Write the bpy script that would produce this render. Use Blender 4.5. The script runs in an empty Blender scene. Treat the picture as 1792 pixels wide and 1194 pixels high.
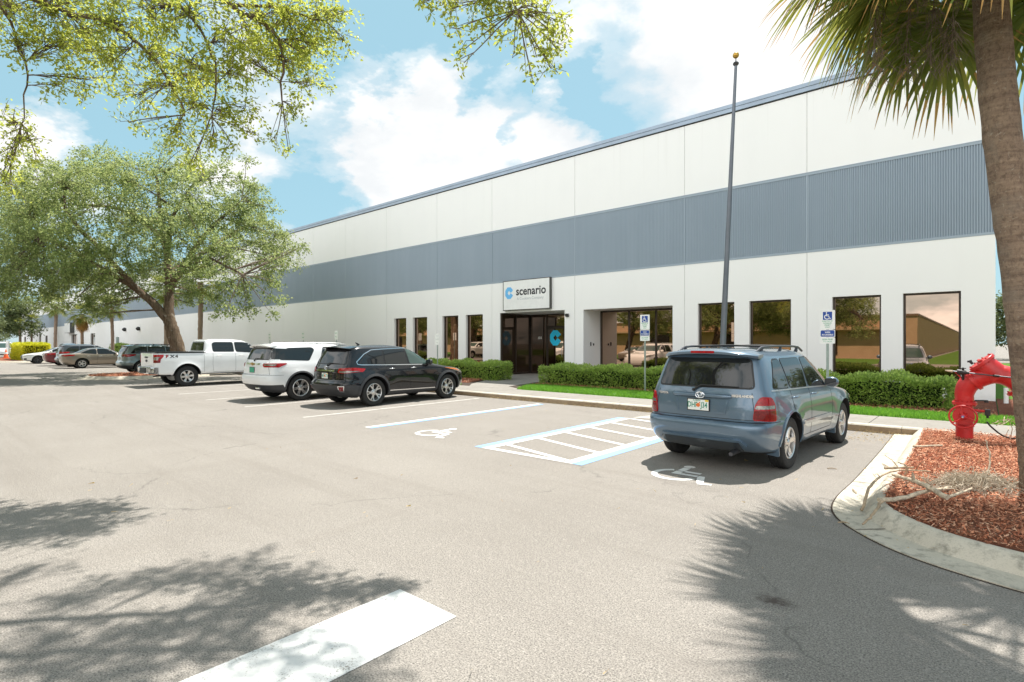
import bpy, bmesh, math, random
import numpy as np
from mathutils import Vector, Matrix
R = math.radians
random.seed(7)
rng = np.random.default_rng(11)
SC = bpy.context.scene
COL = SC.collection

# ---------------------------------------------------------------- objects
def tag(o, label=None, cat=None, group=None, kind=None):
    if label: o['label'] = label
    if cat: o['category'] = cat
    if group: o['group'] = group
    if kind: o['kind'] = kind
    return o

def empty(name, loc=(0, 0, 0), rz=0.0):
    o = bpy.data.objects.new(name, None)
    COL.objects.link(o)
    o.location = loc
    o.rotation_euler = (0, 0, rz)
    o.empty_display_size = 0.2
    return o

def link_mesh(name, me, parent=None, loc=None):
    o = bpy.data.objects.new(name, me)
    COL.objects.link(o)
    if parent is not None: o.parent = parent
    if loc is not None: o.location = loc
    return o

def copy_tree(o, parent=None):
    c = o.copy()
    COL.objects.link(c)
    c.parent = parent
    for ch in list(o.children):
        copy_tree(ch, c)
    return c

def np_mesh(name, verts, faces, mats, smooth=False, mat_idx=None):
    """verts (n,3), faces (m,k) same-size polygons, fast."""
    me = bpy.data.meshes.new(name)
    verts = np.asarray(verts, dtype=np.float32)
    faces = np.asarray(faces, dtype=np.int32)
    me.vertices.add(len(verts))
    me.vertices.foreach_set('co', verts.ravel())
    k = faces.shape[1]
    me.loops.add(faces.size)
    me.loops.foreach_set('vertex_index', faces.ravel())
    me.polygons.add(len(faces))
    me.polygons.foreach_set('loop_start', np.arange(0, faces.size, k, dtype=np.int32))
    if smooth:
        me.polygons.foreach_set('use_smooth', np.ones(len(faces), dtype=bool))
    for m in (mats if isinstance(mats, (list, tuple)) else [mats]):
        me.materials.append(m)
    if mat_idx is not None:
        me.polygons.foreach_set('material_index', np.asarray(mat_idx, dtype=np.int32))
    me.update(calc_edges=True)
    me.validate()
    return me

class MB:
    """collects simple shapes into one mesh"""
    def __init__(s): s.v = []; s.f = []; s.m = []
    def add(s, vs, fs, mi=0):
        o = len(s.v)
        s.v += [tuple(v) for v in vs]
        s.f += [tuple(i + o for i in f) for f in fs]
        s.m += [mi] * len(fs)
    def box(s, a, b, mi=0, M=None):
        (x0, y0, z0), (x1, y1, z1) = a, b
        vs = [(x0, y0, z0), (x1, y0, z0), (x1, y1, z0), (x0, y1, z0), (x0, y0, z1), (x1, y0, z1), (x1, y1, z1), (x0, y1, z1)]
        if M is not None: vs = [M @ Vector(v) for v in vs]
        s.add(vs, [(0, 3, 2, 1), (4, 5, 6, 7), (0, 1, 5, 4), (1, 2, 6, 5), (2, 3, 7, 6), (3, 0, 4, 7)], mi)
    def tube(s, pts, rad, n=8, mi=0, cap=True):
        pts = [Vector(p) for p in pts]
        if not isinstance(rad, (list, tuple)): rad = [rad] * len(pts)
        rings = []
        up = None
        for i, p in enumerate(pts):
            t = (pts[min(i + 1, len(pts) - 1)] - pts[max(i - 1, 0)])
            if t.length < 1e-9: t = Vector((0, 0, 1))
            t.normalize()
            if up is None:
                a = Vector((1, 0, 0)) if abs(t.x) < .9 else Vector((0, 1, 0))
                up = (a - t * a.dot(t)).normalized()
            else:
                up = (up - t * up.dot(t))
                if up.length < 1e-6: up = t.orthogonal()
                up.normalize()
            b = t.cross(up)
            rings.append([p + (up * math.cos(2 * math.pi * k / n) + b * math.sin(2 * math.pi * k / n)) * rad[i] for k in range(n)])
        vs = [v for r in rings for v in r]
        fs = []
        for i in range(len(rings) - 1):
            for k in range(n):
                a, b2 = i * n + k, i * n + (k + 1) % n
                fs.append((a, b2, b2 + n, a + n))
        if cap:
            fs.append(tuple(range(n - 1, -1, -1)))
            fs.append(tuple((len(rings) - 1) * n + k for k in range(n)))
        s.add(vs, fs, mi)
    def lathe(s, prof, n=32, mi=0, M=None, closed=False):
        """prof: list of (r, h) ; axis = local z"""
        vs = []; fs = []
        for (r, h) in prof:
            for k in range(n):
                a = 2 * math.pi * k / n
                v = Vector((r * math.cos(a), r * math.sin(a), h))
                vs.append(M @ v if M is not None else v)
        m = len(prof)
        for i in range(m if closed else m - 1):
            j = (i + 1) % m
            for k in range(n):
                k2 = (k + 1) % n
                fs.append((i * n + k, i * n + k2, j * n + k2, j * n + k))
        if not closed:
            if prof[0][0] > 1e-5: fs.append(tuple(range(n - 1, -1, -1)))
            if prof[-1][0] > 1e-5: fs.append(tuple((m - 1) * n + k for k in range(n)))
        s.add(vs, fs, mi)
    def prism(s, poly, z0, z1, mi=0, M=None):
        n = len(poly)
        vs = [Vector((x, y, z0)) for x, y in poly] + [Vector((x, y, z1)) for x, y in poly]
        if M is not None: vs = [M @ v for v in vs]
        fs = [tuple(range(n - 1, -1, -1)), tuple(range(n, 2 * n))]
        fs += [(i, (i + 1) % n, n + (i + 1) % n, n + i) for i in range(n)]
        s.add(vs, fs, mi)
    def build(s, name, mats, parent=None, smooth=False, angle=35, bevel=0, loc=None):
        me = bpy.data.meshes.new(name)
        me.from_pydata(s.v, [], s.f)
        for m in (mats if isinstance(mats, (list, tuple)) else [mats]):
            me.materials.append(m)
        me.polygons.foreach_set('material_index', np.array(s.m, dtype=np.int32))
        bm = bmesh.new(); bm.from_mesh(me)
        bmesh.ops.remove_doubles(bm, verts=bm.verts, dist=1e-6)
        if bevel:
            es = [e for e in bm.edges if len(e.link_faces) == 2 and e.calc_face_angle(0) > R(40)]
            bmesh.ops.bevel(bm, geom=es, offset=bevel, segments=2, affect='EDGES', profile=.6)
        bmesh.ops.recalc_face_normals(bm, faces=bm.faces)
        bm.to_mesh(me); bm.free()
        if smooth:
            me.polygons.foreach_set('use_smooth', np.ones(len(me.polygons), dtype=bool))
            me.set_sharp_from_angle(angle=R(angle))
        me.update()
        return link_mesh(name, me, parent, loc)

def text_mesh(body, size, extrude=.002, bold=0.0, align='CENTER', xscale=1.0, spacing=1.0):
    cu = bpy.data.curves.new('txt', 'FONT')
    cu.body = body; cu.size = size; cu.extrude = extrude; cu.offset = bold
    cu.align_x = align; cu.align_y = 'CENTER'; cu.resolution_u = 3
    cu.space_character = spacing
    ob = bpy.data.objects.new('txt', cu)
    COL.objects.link(ob)
    dg = bpy.context.evaluated_depsgraph_get(); dg.update()
    me = bpy.data.meshes.new_from_object(ob.evaluated_get(dg))
    bpy.data.objects.remove(ob); bpy.data.curves.remove(cu)
    if xscale != 1.0: me.transform(Matrix.Diagonal((xscale, 1, 1, 1)))
    return me

def add_text(name, body, size, mat, parent, M, extrude=.002, bold=0.0, align='CENTER', xscale=1.0, spacing=1.0):
    me = text_mesh(body, size, extrude, bold, align, xscale, spacing)
    me.transform(M); me.materials.clear(); me.materials.append(mat); me.name = name
    return link_mesh(name, me, parent)

def FRONT(loc):   # text standing up, facing -Y
    return Matrix.Translation(loc) @ Matrix.Rotation(R(90), 4, 'X')

# ---------------------------------------------------------------- materials
class NT:
    def __init__(s, name):
        s.m = bpy.data.materials.new(name); s.m.use_nodes = True
        s.t = s.m.node_tree; s.b = s.t.nodes['Principled BSDF']; s.out = s.t.nodes['Material Output']
    def n(s, typ, **kw):
        nd = s.t.nodes.new(typ)
        for k, v in kw.items():
            if k in nd.inputs.keys() if isinstance(k, str) else False: nd.inputs[k].default_value = v
            else: setattr(nd, k, v)
        return nd
    def l(s, a, b): s.t.links.new(a, b)
    def noise(s, scale, detail=4, rough=.55, vec=None, dist=0.0):
        nd = s.t.nodes.new('ShaderNodeTexNoise')
        nd.inputs['Scale'].default_value = scale; nd.inputs['Detail'].default_value = detail
        nd.inputs['Roughness'].default_value = rough; nd.inputs['Distortion'].default_value = dist
        if vec is not None: s.l(vec, nd.inputs['Vector'])
        return nd.outputs['Fac']
    def ramp(s, fac, stops, interp='LINEAR'):
        nd = s.t.nodes.new('ShaderNodeValToRGB'); cr = nd.color_ramp; cr.interpolation = interp
        while len(cr.elements) < len(stops): cr.elements.new(.5)
        for e, (p, c) in zip(cr.elements, stops):
            e.position = p; e.color = (c, c, c, 1) if isinstance(c, (int, float)) else (*c, 1)
        s.l(fac, nd.inputs['Fac']); return nd.outputs['Color']
    def mix(s, fac, a, b, mode='MIX'):
        nd = s.t.nodes.new('ShaderNodeMix'); nd.data_type = 'RGBA'; nd.blend_type = mode
        for sock, v in ((nd.inputs[0], fac), (nd.inputs[6], a), (nd.inputs[7], b)):
            if hasattr(v, 'links') or hasattr(v, 'is_linked'): s.l(v, sock)
            elif isinstance(v, (int, float)): sock.default_value = v if sock.type == 'VALUE' else (v, v, v, 1)
            else: sock.default_value = (*v, 1)
        return nd.outputs[2]
    def math(s, op, a, b=0.0, c=None):
        nd = s.t.nodes.new('ShaderNodeMath'); nd.operation = op
        for i, v in enumerate((a, b) + ((c,) if c is not None else ())):
            if hasattr(v, 'is_linked'): s.l(v, nd.inputs[i])
            else: nd.inputs[i].default_value = v
        return nd.outputs[0]
    def obj(s): return s.n('ShaderNodeTexCoord').outputs['Object']
    def pos(s): return s.n('ShaderNodeNewGeometry').outputs['Position']
    def mapping(s, vec, scale=(1, 1, 1), rot=(0, 0, 0)):
        nd = s.n('ShaderNodeMapping'); s.l(vec, nd.inputs['Vector'])
        nd.inputs['Scale'].default_value = scale; nd.inputs['Rotation'].default_value = rot
        return nd.outputs['Vector']
    def bump(s, h, strength=.3, dist=.01):
        nd = s.n('ShaderNodeBump'); nd.inputs['Strength'].default_value = strength
        nd.inputs['Distance'].default_value = dist
        s.l(h, nd.inputs['Height']); s.l(nd.outputs['Normal'], s.b.inputs['Normal'])
    def col(s, c):
        if hasattr(c, 'is_linked'): s.l(c, s.b.inputs['Base Color'])
        else: s.b.inputs['Base Color'].default_value = (*c, 1)
    def set(s, **kw):
        for k, v in kw.items():
            k = k.replace('_', ' ').title() if k not in ('IOR',) else k
            k = {'Specular': 'Specular IOR Level', 'Coat': 'Coat Weight', 'Transmission': 'Transmission Weight', 'Subsurface': 'Subsurface Weight'}.get(k, k)
            if hasattr(v, 'is_linked'): s.l(v, s.b.inputs[k])
            else: s.b.inputs[k].default_value = v

MAT = {}
def plain(name, c, rough=.5, metal=0.0, spec=.5, coat=0.0, var=.12, vs=6.0, bump=0.0, bs=60.0):
    m = NT(name); v = m.obj()
    if var > 0:
        f = m.noise(vs, 5, .6, v)
        m.col(m.mix(m.ramp(f, [(.3, 0.0), (.7, 1.0)]), tuple(x * (1 - var) for x in c), tuple(min(1, x * (1 + var)) for x in c)))
    else: m.col(c)
    m.set(roughness=rough, metallic=metal, specular=spec, coat=coat)
    if bump: m.bump(m.noise(bs, 4, .6, v), bump, .01)
    MAT[name] = m.m
    return m.m

def paint(name, c, metal=.0, flake=.0, rough=.32, dust=.04):
    m = NT(name); v = m.obj()
    f = m.noise(3.0, 4, .6, v)
    base = m.mix(m.ramp(f, [(.35, 0.0), (.75, 1.0)]), c, tuple(x * .94 + dust * .3 for x in c))
    if flake:
        g = m.noise(900, 1, .5, v)
        base = m.mix(m.math('MULTIPLY', g, flake), base, tuple(min(1, x * 1.9 + .03) for x in c))
    m.col(base)
    m.set(roughness=rough, metallic=metal, specular=.2, coat=1.0)
    m.b.inputs['Coat Roughness'].default_value = .035
    MAT[name] = m.m
    return m.m

# asphalt -------------------------------------------------------
def mk_asphalt():
    m = NT('asphalt'); p = m.pos()
    fine = m.noise(95, 3, .8, p); mid = m.noise(22, 4, .6, p)
    big = m.noise(.35, 5, .62, p); big2 = m.noise(.9, 4, .6, m.mapping(p, (.25, 1.6, 1)))
    vor = m.n('ShaderNodeTexVoronoi'); vor.inputs['Scale'].default_value = 75; m.l(p, vor.inputs['Vector'])
    c = m.mix(m.ramp(big, [(.3, 0.0), (.72, 1.0)]), (.25, .228, .203), (.312, .287, .257))
    c = m.mix(m.ramp(big2, [(.5, 0.0), (.78, .45)]), c, (.215, .193, .172))
    c = m.mix(m.ramp(mid, [(.3, .32), (.62, 0.0)]), c, (.165, .155, .145))
    c = m.mix(m.ramp(fine, [(.38, .85), (.5, 0.0)]), c, (.075, .069, .064))
    c = m.mix(m.ramp(fine, [(.54, 0.0), (.68, .8)]), c, (.48, .44, .40))
    stone = m.ramp(vor.outputs['Color'], [(.72, 0.0), (.95, .5)])
    c = m.mix(stone, c, (.40, .37, .33))
    # hairline cracks and sealed seams
    w = m.noise(.8, 5, .7, p)
    vc = m.n('ShaderNodeTexVoronoi', feature='DISTANCE_TO_EDGE'); vc.inputs['Scale'].default_value = .22
    wn = m.n('ShaderNodeTexNoise'); wn.inputs['Scale'].default_value = 1.1; wn.inputs['Detail'].default_value = 6; m.l(p, wn.inputs['Vector'])
    off = m.n('ShaderNodeVectorMath', operation='MULTIPLY_ADD'); m.l(wn.outputs['Color'], off.inputs[0])
    off.inputs[1].default_value = (1.4, 1.4, 0); m.l(p, off.inputs[2]); m.l(off.outputs[0], vc.inputs['Vector'])
    ck = m.ramp(vc.outputs['Distance'], [(0.0, .6), (.0045, 0.0)])
    ck = m.math('MULTIPLY', ck, m.ramp(w, [(.46, 0.0), (.56, 1.0)]))
    c = m.mix(ck, c, (.1, .093, .085))
    # drips left by parked cars, tyre-darkened lanes, scuffs
    bay = m.n('ShaderNodeSeparateXYZ'); m.l(p, bay.inputs[0])
    inb = m.ramp(bay.outputs[1], [(0.0, 0.0), (.1, 1.0)])          # 0..1 over y = 0..1 m: bays only lie beyond
    spots = m.n('ShaderNodeTexVoronoi'); spots.inputs['Scale'].default_value = 1.5; m.l(m.mapping(p, (1, .8, 0)), spots.inputs['Vector'])
    wob = m.math('MULTIPLY', m.noise(14, 4, .7, p), .16)
    drip = m.ramp(m.math('ADD', spots.outputs['Distance'], wob), [(.085, .55), (.135, 0.0)])
    drip = m.math('MULTIPLY', drip, m.ramp(m.noise(.45, 2, .5, p), [(.5, 0.0), (.62, 1.0)]))
    c = m.mix(drip, c, (.11, .098, .088))
    trk = m.noise(1.0, 5, .6, m.mapping(p, (.09, 2.4, 1), (0, 0, .10)))
    c = m.mix(m.ramp(trk, [(.52, 0.0), (.70, .34)]), c, (.19, .17, .15))
    trk2 = m.noise(1.0, 5, .62, m.mapping(p, (2.1, .12, 1), (0, 0, .05)))
    c = m.mix(m.ramp(trk2, [(.56, 0.0), (.72, .26)]), c, (.20, .178, .157))
    # one brown oil stain with a broken outline
    dv = m.n('ShaderNodeVectorMath', operation='DISTANCE'); m.l(m.mapping(p, (1, 1.5, 0)), dv.inputs[0]); dv.inputs[1].default_value = (-1.07, 5.93, 0)
    stn = m.math('ADD', m.math('MULTIPLY', dv.outputs['Value'], 2.6), m.math('MULTIPLY', m.noise(16, 6, .75, p), 1.1))
    c = m.mix(m.ramp(stn, [(.62, .8), (.95, 0.0)]), c, (.06, .042, .036))
    m.col(c); m.set(roughness=.9, specular=.2)
    h = m.math('ADD', m.math('MULTIPLY', fine, .7), m.math('MULTIPLY', vor.outputs['Distance'], .6))
    m.bump(h, .55, .008)
    MAT['asphalt'] = m.m
mk_asphalt()

def mk_concrete(name, a, b, stain, rough=.85, sc=1.0):
    m = NT(name); p = m.pos()
    big = m.noise(1.1 * sc, 6, .65, p); mid = m.noise(9 * sc, 5, .7, p); fine = m.noise(90, 3, .7, p)
    c = m.mix(m.ramp(big, [(.3, 0.0), (.7, 1.0)]), a, b)
    c = m.mix(m.ramp(mid, [(.5, 0.0), (.72, .8)]), c, stain)
    c = m.mix(m.ramp(fine, [(.3, .35), (.5, 0.0)]), c, tuple(x * .5 for x in a))
    m.col(c); m.set(roughness=rough, specular=.3)
    m.bump(m.math('ADD', fine, m.math('MULTIPLY', mid, .6)), .35, .006)
    MAT[name] = m.m
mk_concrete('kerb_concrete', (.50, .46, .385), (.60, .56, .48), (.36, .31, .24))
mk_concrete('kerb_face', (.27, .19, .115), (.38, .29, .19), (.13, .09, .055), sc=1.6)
mk_concrete('walk_concrete', (.245, .225, .20), (.30, .28, .25), (.19, .17, .15))
mk_concrete('island_kerb', (.47, .425, .345), (.60, .55, .46), (.17, .16, .13), sc=1.0)
mk_concrete('pad_concrete', (.42, .385, .34), (.5, .46, .41), (.31, .28, .24))

def mk_roadpaint(name, c, wear):
    m = NT(name); p = m.pos()
    fine = m.noise(95, 4, .75, p); mid = m.noise(6, 5, .65, p)
    f = m.math('ADD', m.math('MULTIPLY', fine, .75), m.math('MULTIPLY', mid, .35))
    k = m.ramp(f, [(.36 + wear, 1.0), (.44 + wear, 0.0)])
    scuff = m.ramp(m.noise(2.2, 5, .65, m.mapping(p, (1, .35, 1), (0, 0, .5))), [(.45, 0.0), (.75, .55)])
    cc = m.mix(scuff, c, tuple(x * .72 for x in c))
    m.col(m.mix(k, cc, (.24, .215, .19))); m.set(roughness=.7, specular=.3)
    m.bump(fine, .3, .004)
    MAT[name] = m.m
mk_roadpaint('white_paint', (.74, .735, .71), .035)
mk_roadpaint('worn_white_paint', (.60, .58, .54), .10)
mk_roadpaint('bar_paint', (.69, .69, .675), .045)
mk_roadpaint('blue_paint', (.25, .45, .76), -.01)

def mk_stucco():
    m = NT('white_wall'); p = m.pos()
    st = m.noise(.7, 5, .6, m.mapping(p, (2.2, 2.2, .18))); blot = m.noise(.5, 4, .6, p); fine = m.noise(40, 3, .6, p)
    c = m.mix(m.ramp(st, [(.5, 0.0), (.85, .4)]), (.85, .85, .84), (.80, .80, .79))
    c = m.mix(m.ramp(blot, [(.5, 0.0), (.8, .35)]), c, (.80, .80, .80))
    sz = m.n('ShaderNodeSeparateXYZ'); m.l(p, sz.inputs[0])
    hgt = m.math('MULTIPLY', sz.outputs[2], .1)                       # 0..1 over ten metres
    splash = m.math('ADD', m.math('MULTIPLY', m.noise(6, 5, .7, p), .05), hgt)
    c = m.mix(m.ramp(splash, [(.035, .4), (.06, 0.0)]), c, (.55, .51, .45))
    run = m.noise(1.0, 4, .6, m.mapping(p, (5.5, 5.5, .05)))
    runs = m.math('MULTIPLY', m.ramp(run, [(.62, 0.0), (.78, .3)]), m.ramp(hgt, [(.78, 0.0), (1.0, 1.0)]))
    c = m.mix(runs, c, (.60, .59, .57))
    m.col(c); m.set(roughness=.75, specular=.3)
    m.bump(fine, .12, .01)
    MAT['white_wall'] = m.m
mk_stucco()
plain('wall_joint', (.62, .62, .6), .9)
def mk_band():
    m = NT('blue_grey_band'); p = m.pos()
    st = m.noise(.9, 5, .6, m.mapping(p, (2.5, 2.5, .15))); b = m.noise(.35, 4, .6, p)
    c = m.mix(m.ramp(st, [(.4, 0.0), (.75, .6)]), (.30, .365, .43), (.34, .405, .47))
    c = m.mix(m.ramp(b, [(.4, 0.0), (.8, .5)]), c, (.27, .33, .39))
    m.col(c); m.set(roughness=.55, specular=.4); MAT['blue_grey_band'] = m.m
mk_band()
plain('coping_metal', (.30, .37, .46), .35, 0.2, vs=1.2)
plain('bronze_frame', (.055, .042, .034), .4, .5)
plain('dark_frame', (.02, .018, .017), .4, .3)
def mk_bronze_glass():
    m = NT('bronze_glass'); p = m.pos()
    n = m.noise(.55, 2, .5, p)
    m.col((.43, .31, .235)); m.set(roughness=.015, metallic=1.0, specular=.5)
    m.bump(n, .035, .02); MAT['bronze_glass'] = m.m
mk_bronze_glass()
def mk_dark_glass():
    m = NT('dark_glass'); m.col((.035, .022, .014)); m.set(roughness=.03, specular=.5); MAT['dark_glass'] = m.m
mk_dark_glass()

def mk_leaf(name, cols, trans=.35, rough=.45, noise_scale=.9):
    """leaf material: colour differs leaf by leaf and clump by clump (random per mesh island)"""
    m = NT(name); geo = m.n('ShaderNodeNewGeometry')
    c = m.ramp(geo.outputs['Random Per Island'], [(i / (len(cols) - 1), x) for i, x in enumerate(cols)])
    cl = m.noise(noise_scale, 4, .6, geo.outputs['Position'])
    c = m.mix(m.ramp(cl, [(.35, 0.0), (.7, .55)]), c, cols[-2])
    m.col(c); m.set(roughness=rough, specular=.35)
    tr = m.n('ShaderNodeBsdfTranslucent'); m.l(m.mix(.5, c, tuple(min(1, x * 1.5) for x in cols[-1])), tr.inputs['Color'])
    mx = m.n('ShaderNodeMixShader'); mx.inputs[0].default_value = trans
    m.l(m.b.outputs[0], mx.inputs[1]); m.l(tr.outputs[0], mx.inputs[2]); m.l(mx.outputs[0], m.out.inputs['Surface'])
    MAT[name] = m.m
    return m.m
mk_leaf('oak_leaf', [(.018, .042, .014), (.045, .092, .026), (.10, .17, .048), (.22, .30, .085), (.54, .58, .24)], .42, .42, .3)
mk_leaf('near_oak_leaf', [(.055, .09, .022), (.12, .18, .03), (.22, .31, .045), (.36, .44, .065), (.54, .54, .11)], .62, .35)
mk_leaf('hedge_leaf', [(.06, .11, .025), (.13, .23, .045), (.24, .37, .065), (.40, .54, .11), (.56, .68, .2)], .42)
mk_leaf('yellow_leaf', [(.3, .36, .02), (.5, .5, .02), (.62, .6, .03), (.7, .66, .04), (.75, .7, .06)], .35)
mk_leaf('palm_leaf', [(.03, .07, .014), (.055, .115, .02), (.09, .16, .03), (.16, .22, .04), (.36, .33, .07)], .45, .35)
mk_leaf('dry_palm_leaf', [(.25, .14, .05), (.36, .2, .07), (.42, .27, .1), (.5, .3, .08), (.55, .36, .12)], .35)
mk_leaf('grass_blade', [(.05, .13, .012), (.085, .22, .015), (.11, .28, .02), (.16, .36, .03), (.2, .4, .05)], .4)
mk_leaf('far_leaf', [(.05, .08, .03), (.08, .12, .04), (.12, .16, .06), (.17, .2, .08), (.22, .25, .1)], .3)
mk_leaf('mulch_chip', [(.16, .045, .024), (.34, .10, .048), (.50, .17, .085), (.60, .28, .16), (.70, .48, .33)], 0.0, .9)
mk_leaf('fallen_leaf', [(.22, .12, .05), (.4, .24, .06), (.55, .36, .08), (.6, .45, .2), (.5, .36, .2)], 0.1, .7)

def mk_bark(name, a, b, sc=(9, 9, 1.6), strength=.8):
    m = NT(name); v = m.obj()
    n1 = m.noise(1.0, 6, .7, m.mapping(v, sc)); n2 = m.noise(5, 5, .6, v)
    c = m.mix(m.ramp(n1, [(.35, 0.0), (.65, 1.0)]), a, b)
    c = m.mix(m.ramp(n2, [(.58, 0.0), (.72, .5)]), c, (.38, .36, .3))
    m.col(c); m.set(roughness=.9, specular=.2); m.bump(n1, strength, .04)
    MAT[name] = m.m
mk_bark('oak_bark', (.075, .05, .033), (.2, .145, .1))
mk_bark('twig_bark', (.10, .075, .055), (.22, .17, .13))
def mk_palm_bark():
    m = NT('palm_bark'); v = m.obj()
    ring = m.noise(1.0, 4, .6, m.mapping(v, (1.5, 1.5, 22))); grain = m.noise(1.0, 6, .78, m.mapping(v, (26, 26, 16)))
    blot = m.noise(4.5, 5, .6, v)
    vo = m.n('ShaderNodeTexVoronoi'); vo.inputs['Scale'].default_value = 17
    dn = m.n('ShaderNodeTexNoise'); dn.inputs['Scale'].default_value = 9; m.l(v, dn.inputs['Vector']); da = m.n('ShaderNodeVectorMath', operation='MULTIPLY_ADD'); m.l(dn.outputs['Color'], da.inputs[0]); da.inputs[1].default_value = (.25, .25, .25); m.l(m.mapping(v, (1, 1, .5)), da.inputs[2]); m.l(da.outputs[0], vo.inputs['Vector'])
    c = m.mix(m.ramp(ring, [(.35, 0.0), (.65, 1.0)]), (.29, .205, .15), (.46, .335, .24))
    c = m.mix(m.ramp(grain, [(.35, .65), (.55, 0.0)]), c, (.115, .08, .06))
    c = m.mix(m.ramp(blot, [(.52, 0.0), (.7, .45)]), c, (.36, .30, .24))
    c = m.mix(m.ramp(vo.outputs['Distance'], [(.10, .7), (.24, 0.0)]), c, (.50, .43, .34))
    m.col(c); m.set(roughness=.9, specular=.2)
    m.bump(m.math('ADD', ring, m.math('MULTIPLY', grain, 1.6)), 1.0, .035); MAT['palm_bark'] = m.m
mk_palm_bark()
plain('far_palm_bark', (.27, .19, .14), .9, vs=3)
def mk_mulch():
    m = NT('mulch_bed'); p = m.pos()
    n1 = m.noise(45, 4, .7, m.mapping(p, (1, 2.2, 1), (0, 0, .6))); n2 = m.noise(1.6, 4, .6, p)
    c = m.mix(m.ramp(n1, [(.35, 0.0), (.68, 1.0)]), (.085, .028, .018), (.33, .12, .07))
    c = m.mix(m.ramp(n2, [(.45, 0.0), (.7, .4)]), c, (.38, .19, .11))
    m.col(c); m.set(roughness=.95, specular=.15); m.bump(n1, .9, .03); MAT['mulch_bed'] = m.m
mk_mulch()
def mk_lawn(name, a, b):
    m = NT(name); p = m.pos(); n1 = m.noise(25, 5, .7, p); n2 = m.noise(.6, 4, .6, p)
    c = m.mix(m.ramp(n1, [(.3, 0.0), (.7, 1.0)]), a, b)
    c = m.mix(m.ramp(n2, [(.4, 0.0), (.7, .4)]), c, tuple(x * .7 for x in b))
    m.col(c); m.set(roughness=.95, specular=.15); m.bump(n1, .8, .04); MAT[name] = m.m
mk_lawn('lawn', (.05, .11, .015), (.12, .23, .03))
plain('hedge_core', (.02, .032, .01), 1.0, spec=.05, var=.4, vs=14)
plain('soil', (.045, .028, .018), .95, vs=12, var=.4)

# generic object materials
plain('black_plastic', (.012, .012, .013), .45, vs=9)
plain('cladding', (.035, .036, .04), .6, vs=9)
plain('seam', (.006, .006, .007), .8, var=0)
plain('rubber', (.016, .016, .016), .8, vs=14, bump=.15)
plain('alloy', (.62, .61, .6), .3, .85, vs=5)
plain('dark_alloy', (.10, .10, .11), .35, .8)
plain('chrome', (.75, .76, .78), .12, 1.0, var=.03)
plain('brake_dark', (.02, .02, .02), .7)
plain('galvanised', (.32, .38, .36), .42, .7, vs=10)
plain('sign_white', (.78, .79, .78), .5, vs=4, var=.05)
plain('sign_blue', (.012, .06, .30), .45, vs=5)
plain('sign_green', (.03, .32, .16), .5)
plain('logo_blue', (.14, .46, .82), .4, var=.04)
plain('door_logo_cyan', (.02, .62, .95), .4, var=.03)
plain('lettering_dark', (.012, .016, .022), .4, var=0)
plain('lettering_grey', (.47, .50, .52), .5, var=0)
plain('lettering_white', (.85, .85, .83), .5, var=0)
plain('sign_box_grey', (.075, .075, .068), .5)
plain('pole_grey', (.135, .15, .175), .4, .35, vs=2)
plain('gold', (.55, .33, .07), .35, .8, vs=9)
plain('lamp_red', (.33, .004, .006), .2, 0, .2, .8, var=.45, vs=42)
plain('lamp_dark_red', (.15, .003, .005), .2, 0, .2, .8, var=.45, vs=42)
plain('lamp_clear', (.27, .255, .225), .2, .5, .4, 1.0, var=.55, vs=34)
plain('lamp_amber', (.55, .16, .03), .16, 0, .6, 1.0)
plain('plate_white', (.72, .74, .70), .4, var=.08, vs=30)
plain('plate_green_text', (.02, .22, .14), .5, var=0)
plain('plate_orange', (.7, .16, .03), .5)
plain('plate_green', (.04, .33, .2), .5)
plain('plate_yellow', (.75, .5, .04), .5)
def mk_redpaint():
    m = NT('red_enamel'); v = m.obj()
    n = m.noise(5, 5, .65, v); n2 = m.noise(28, 4, .7, v)
    c = m.mix(m.ramp(n, [(.3, 0.0), (.75, 1.0)]), (.42, .012, .014), (.62, .03, .028))
    c = m.mix(m.ramp(n2, [(.62, 0.0), (.74, .5)]), c, (.58, .14, .1))
    m.col(c); m.set(roughness=.38, specular=.5); m.bump(n2, .15, .006); MAT['red_enamel'] = m.m
mk_redpaint()
def mk_carglass(name, c):
    m = NT(name); v = m.obj(); m.col(c); m.set(roughness=.02, specular=.5)
    m.b.inputs['IOR'].default_value = 1.6
    MAT[name] = m.m
mk_carglass('tinted_glass', (.012, .014, .015))
mk_carglass('clear_glass', (.05, .085, .078))
plain('cone_orange', (.75, .12, .02), .5)
mk_concrete('opposite_wall', (.48, .33, .2), (.55, .39, .25), (.4, .27, .16))
plain('opposite_trim', (.2, .13, .08), .7)
plain('dry_moss', (.46, .39, .30), .95, vs=20, var=.3)
plain('dead_wood', (.36, .27, .18), .85, vs=14, var=.35, bump=.4)
plain('pale_wood', (.50, .41, .30), .85, vs=22, var=.4, bump=.5, bs=40)
plain('roofing', (.5, .5, .48), .8)
plain('asphalt_patch', (.07, .05, .045), .95, var=.3)
# ================================================================ camera, sky, sun
D = 20.2            # facade plane
GZ = 0.15           # raised walk level
CAM_YAW = R(41.1)
def setup_camera():
    cam = bpy.data.cameras.new('camera'); o = bpy.data.objects.new('camera', cam); COL.objects.link(o)
    o.location = (0, 0, 1.75); o.rotation_euler = (R(90), 0, CAM_YAW)
    cam.sensor_width = 36; cam.lens = 949 / 1792 * 36; cam.shift_y = 4 / 1792
    cam.clip_start = .05; cam.clip_end = 4000
    SC.camera = o
setup_camera()

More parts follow.
